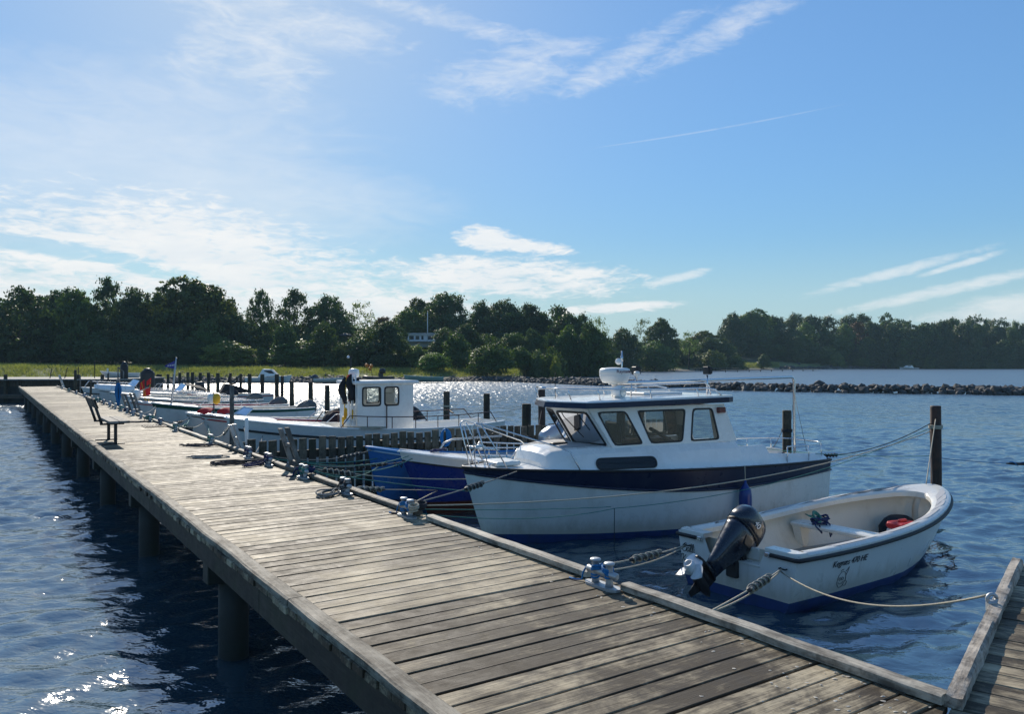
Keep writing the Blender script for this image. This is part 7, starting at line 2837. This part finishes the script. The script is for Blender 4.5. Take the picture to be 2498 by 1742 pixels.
tag(mb.build('mooring_ring', M['galv'], loc=q_end + Vector((0, 0, -.03))), 'pale ring on the kerb of the side pier at the right edge', 'ring')
# blue boats
bowB, bowA = w2(BOATB, (.25, 0, 1.1)), w2(BOATA, (.15, 0, 1.12))
c3 = c0(3, .2)
rope(c3, bowB, .10, .008, 'rope_green', 'upper pale green rope from the wrapped cleat to the deep blue boat')
rope(c3 + Vector((.05, 0, -.03)), bowB + Vector((.1, .1, -.02)), .18, .008, 'rope_green', 'lower pale green rope from the wrapped cleat to the deep blue boat')
rope(c3 + Vector((0, 0, -.05)), w2(BOATA, (.35, -.2, .95)), .25, .008, 'rope_green', 'slack green rope from the wrapped cleat to the lighter blue boat')
rope(c3 + Vector((0, 0, -.06)), w2(CABIN, (.22, .05, 1.0)), .06, .008, 'rope', 'pale rope with a snubber from the wrapped cleat towards the cabin boat bow', (.08, .26))
rope(c3 + Vector((0, 0, -.1)), w2(CABIN, (.28, -.02, .80)), .03, .008, 'rope_green', 'green rope from the wrapped cleat to the stem of the cabin boat')
rope(c0(4), bowA, .12, .008, 'rope_grey', 'grey rope with a snubber from the navy bundle to the lighter blue boat', (.60, .85))
rope(c0(4, .1), w2(BOATA, (.2, -.1, .95)), .08, .009, 'rope_green', 'green rope from the navy bundle to the side of the lighter blue boat')
rope(c0(4, .05), bowB + Vector((0, 0, -.1)), .1, .009, 'rope_grey', 'grey rope from the navy bundle to the bow of the deep blue boat', (.55, .8))
rope(c0(2, .05), w2(BOATB, (.74, -.06, .42)), .0, .008, 'rope', 'pale rope with a snubber from the coil to the waterline of the deep blue boat', (.02, .3))
rope(dk(6.0, .0, DECK - .05), w2(BOATB, (.74, -.06, .42)), .0, .008, 'rope', 'second pale rope from the pier edge to the waterline of the deep blue boat')
# fishing boat and its neighbours
for i, (a, b, sg, mt, lab, sn) in enumerate((
        (c0(5), w2(BOATC, (.4, -.2, 1.15)), .08, 'rope_grey', 'grey rope from the navy bundle to the bow of the white fishing boat', None),
        (c0(5, .05), w2(BOATC, (.8, -.5, .9)), .1, 'rope_grey', 'lower grey rope to the side of the white fishing boat', None),
        (c0(6), w2(BOATC, (.1, .0, 1.2)), .10, 'rope', 'pale rope with a snubber to the stem of the white fishing boat', (.5, .8)),
        (c0(6, .1), w2(BOATD, (.2, 0, .9)), .12, 'rope_green', 'green rope to the boat with the red stripe', (.4, .7)),
        (c0(7), w2(BOATD, (.1, 0, 1.0)), .12, 'rope', 'pale rope with a snubber from the grating cleat to the boat with the red stripe', (.2, .5)),
        (c0(7, .1), w2(BOATE, (.1, 0, .95)), .1, 'rope_green', 'green rope from the grating cleat to the boat with the blue windscreen', (.3, .6)),
        (dk(on_dock_line(398, -.1), -.1, 1.3), w2(BOATE, (.1, 0, 1.0)), .1, 'rope_dark', 'dark rope to the boat with the blue windscreen', (.3, .7)),
        (dk(on_dock_line(372, -.1), -.1, 1.3), w2(BOATF, (.15, 0, 1.0)), .1, 'rope_dark', 'dark rope to the boat with the green gunwale', (.3, .8)),
        (dk(on_dock_line(331, -.1), -.1, 1.3), w2(BOATF, (.15, 0, 1.05)), .15, 'rope_grey', 'grey rope to the boat with the green gunwale', None))):
    rope(a, b, sg, .010, mt, lab, sn)
# ropes to the piles
rope(Vector((PILES[1089].x, PILES[1089].y, .95)), w2(BOATC, (7.4, .4, 1.1)), .15, .008, 'rope_dark', 'dark rope from the pile by the fence to the stern of the white fishing boat', (.1, .3))
rope(Vector((PILES[1283].x, PILES[1283].y, 1.25)), Vector((PILES[1089].x, PILES[1089].y, .9)), .2, .0055, 'rope_dark', 'thin dark rope slung between the piles behind the fence', n=20)
rope(Vector((PILES[1323].x, PILES[1323].y, 1.2)), w2(BOATA, (4.2, .4, .9)), .15, .008, 'rope_dark', 'dark rope from the tall rusty pile to the lighter blue boat')
tie(PILES[1323], 1.45, 'rope_dark', 'rope turns round the tall rusty pile', .13)
tie(PILES[1089], 1.0, 'rope', 'pale rope turns round the pile by the fence', .14)
o = thing('rope_hank', 'blue rope hank hung over the plank fence', 'rope', dk(13.2 - .1, 4.48, 1.28), DA)
mb = MB()
for i in range(5):
    w = .05 + .02 * i
    mb.tube([(w * math.sin(a), -.02 - .012 * i, -.19 * (1 - math.cos(a)) + .06) for a in np.linspace(0, 6.28, 15)], .014, 6)
mb.build('loops', M['rope_blue'], o)
print('trees', NTREE[0], 'objects', len(bpy.data.objects), 'tris', sum(len(me.polygons) * 2 for me in bpy.data.meshes))

# ------------------------------------------------------------------ summer haze over the bay
def haze():
    m = bpy.data.materials.new('haze_air')
    m.use_nodes = True
    t = m.node_tree
    t.nodes.clear()
    N = NT(t)
    out = N.n('ShaderNodeOutputMaterial')
    v = N.n('ShaderNodeVolumePrincipled')
    v.inputs['Color'].default_value = (.52, .78, .92, 1)
    v.inputs['Density'].default_value = HAZE
    t.links.new(v.outputs[0], out.inputs['Volume'])
    mb = MB()
    mb.box((0, 0, 19), (9600, 9600, 46))
    o = mb.build('haze', m)
    tag(o, 'thin pale summer haze over the bay', 'haze', kind='stuff')
HAZE = .00024
haze()
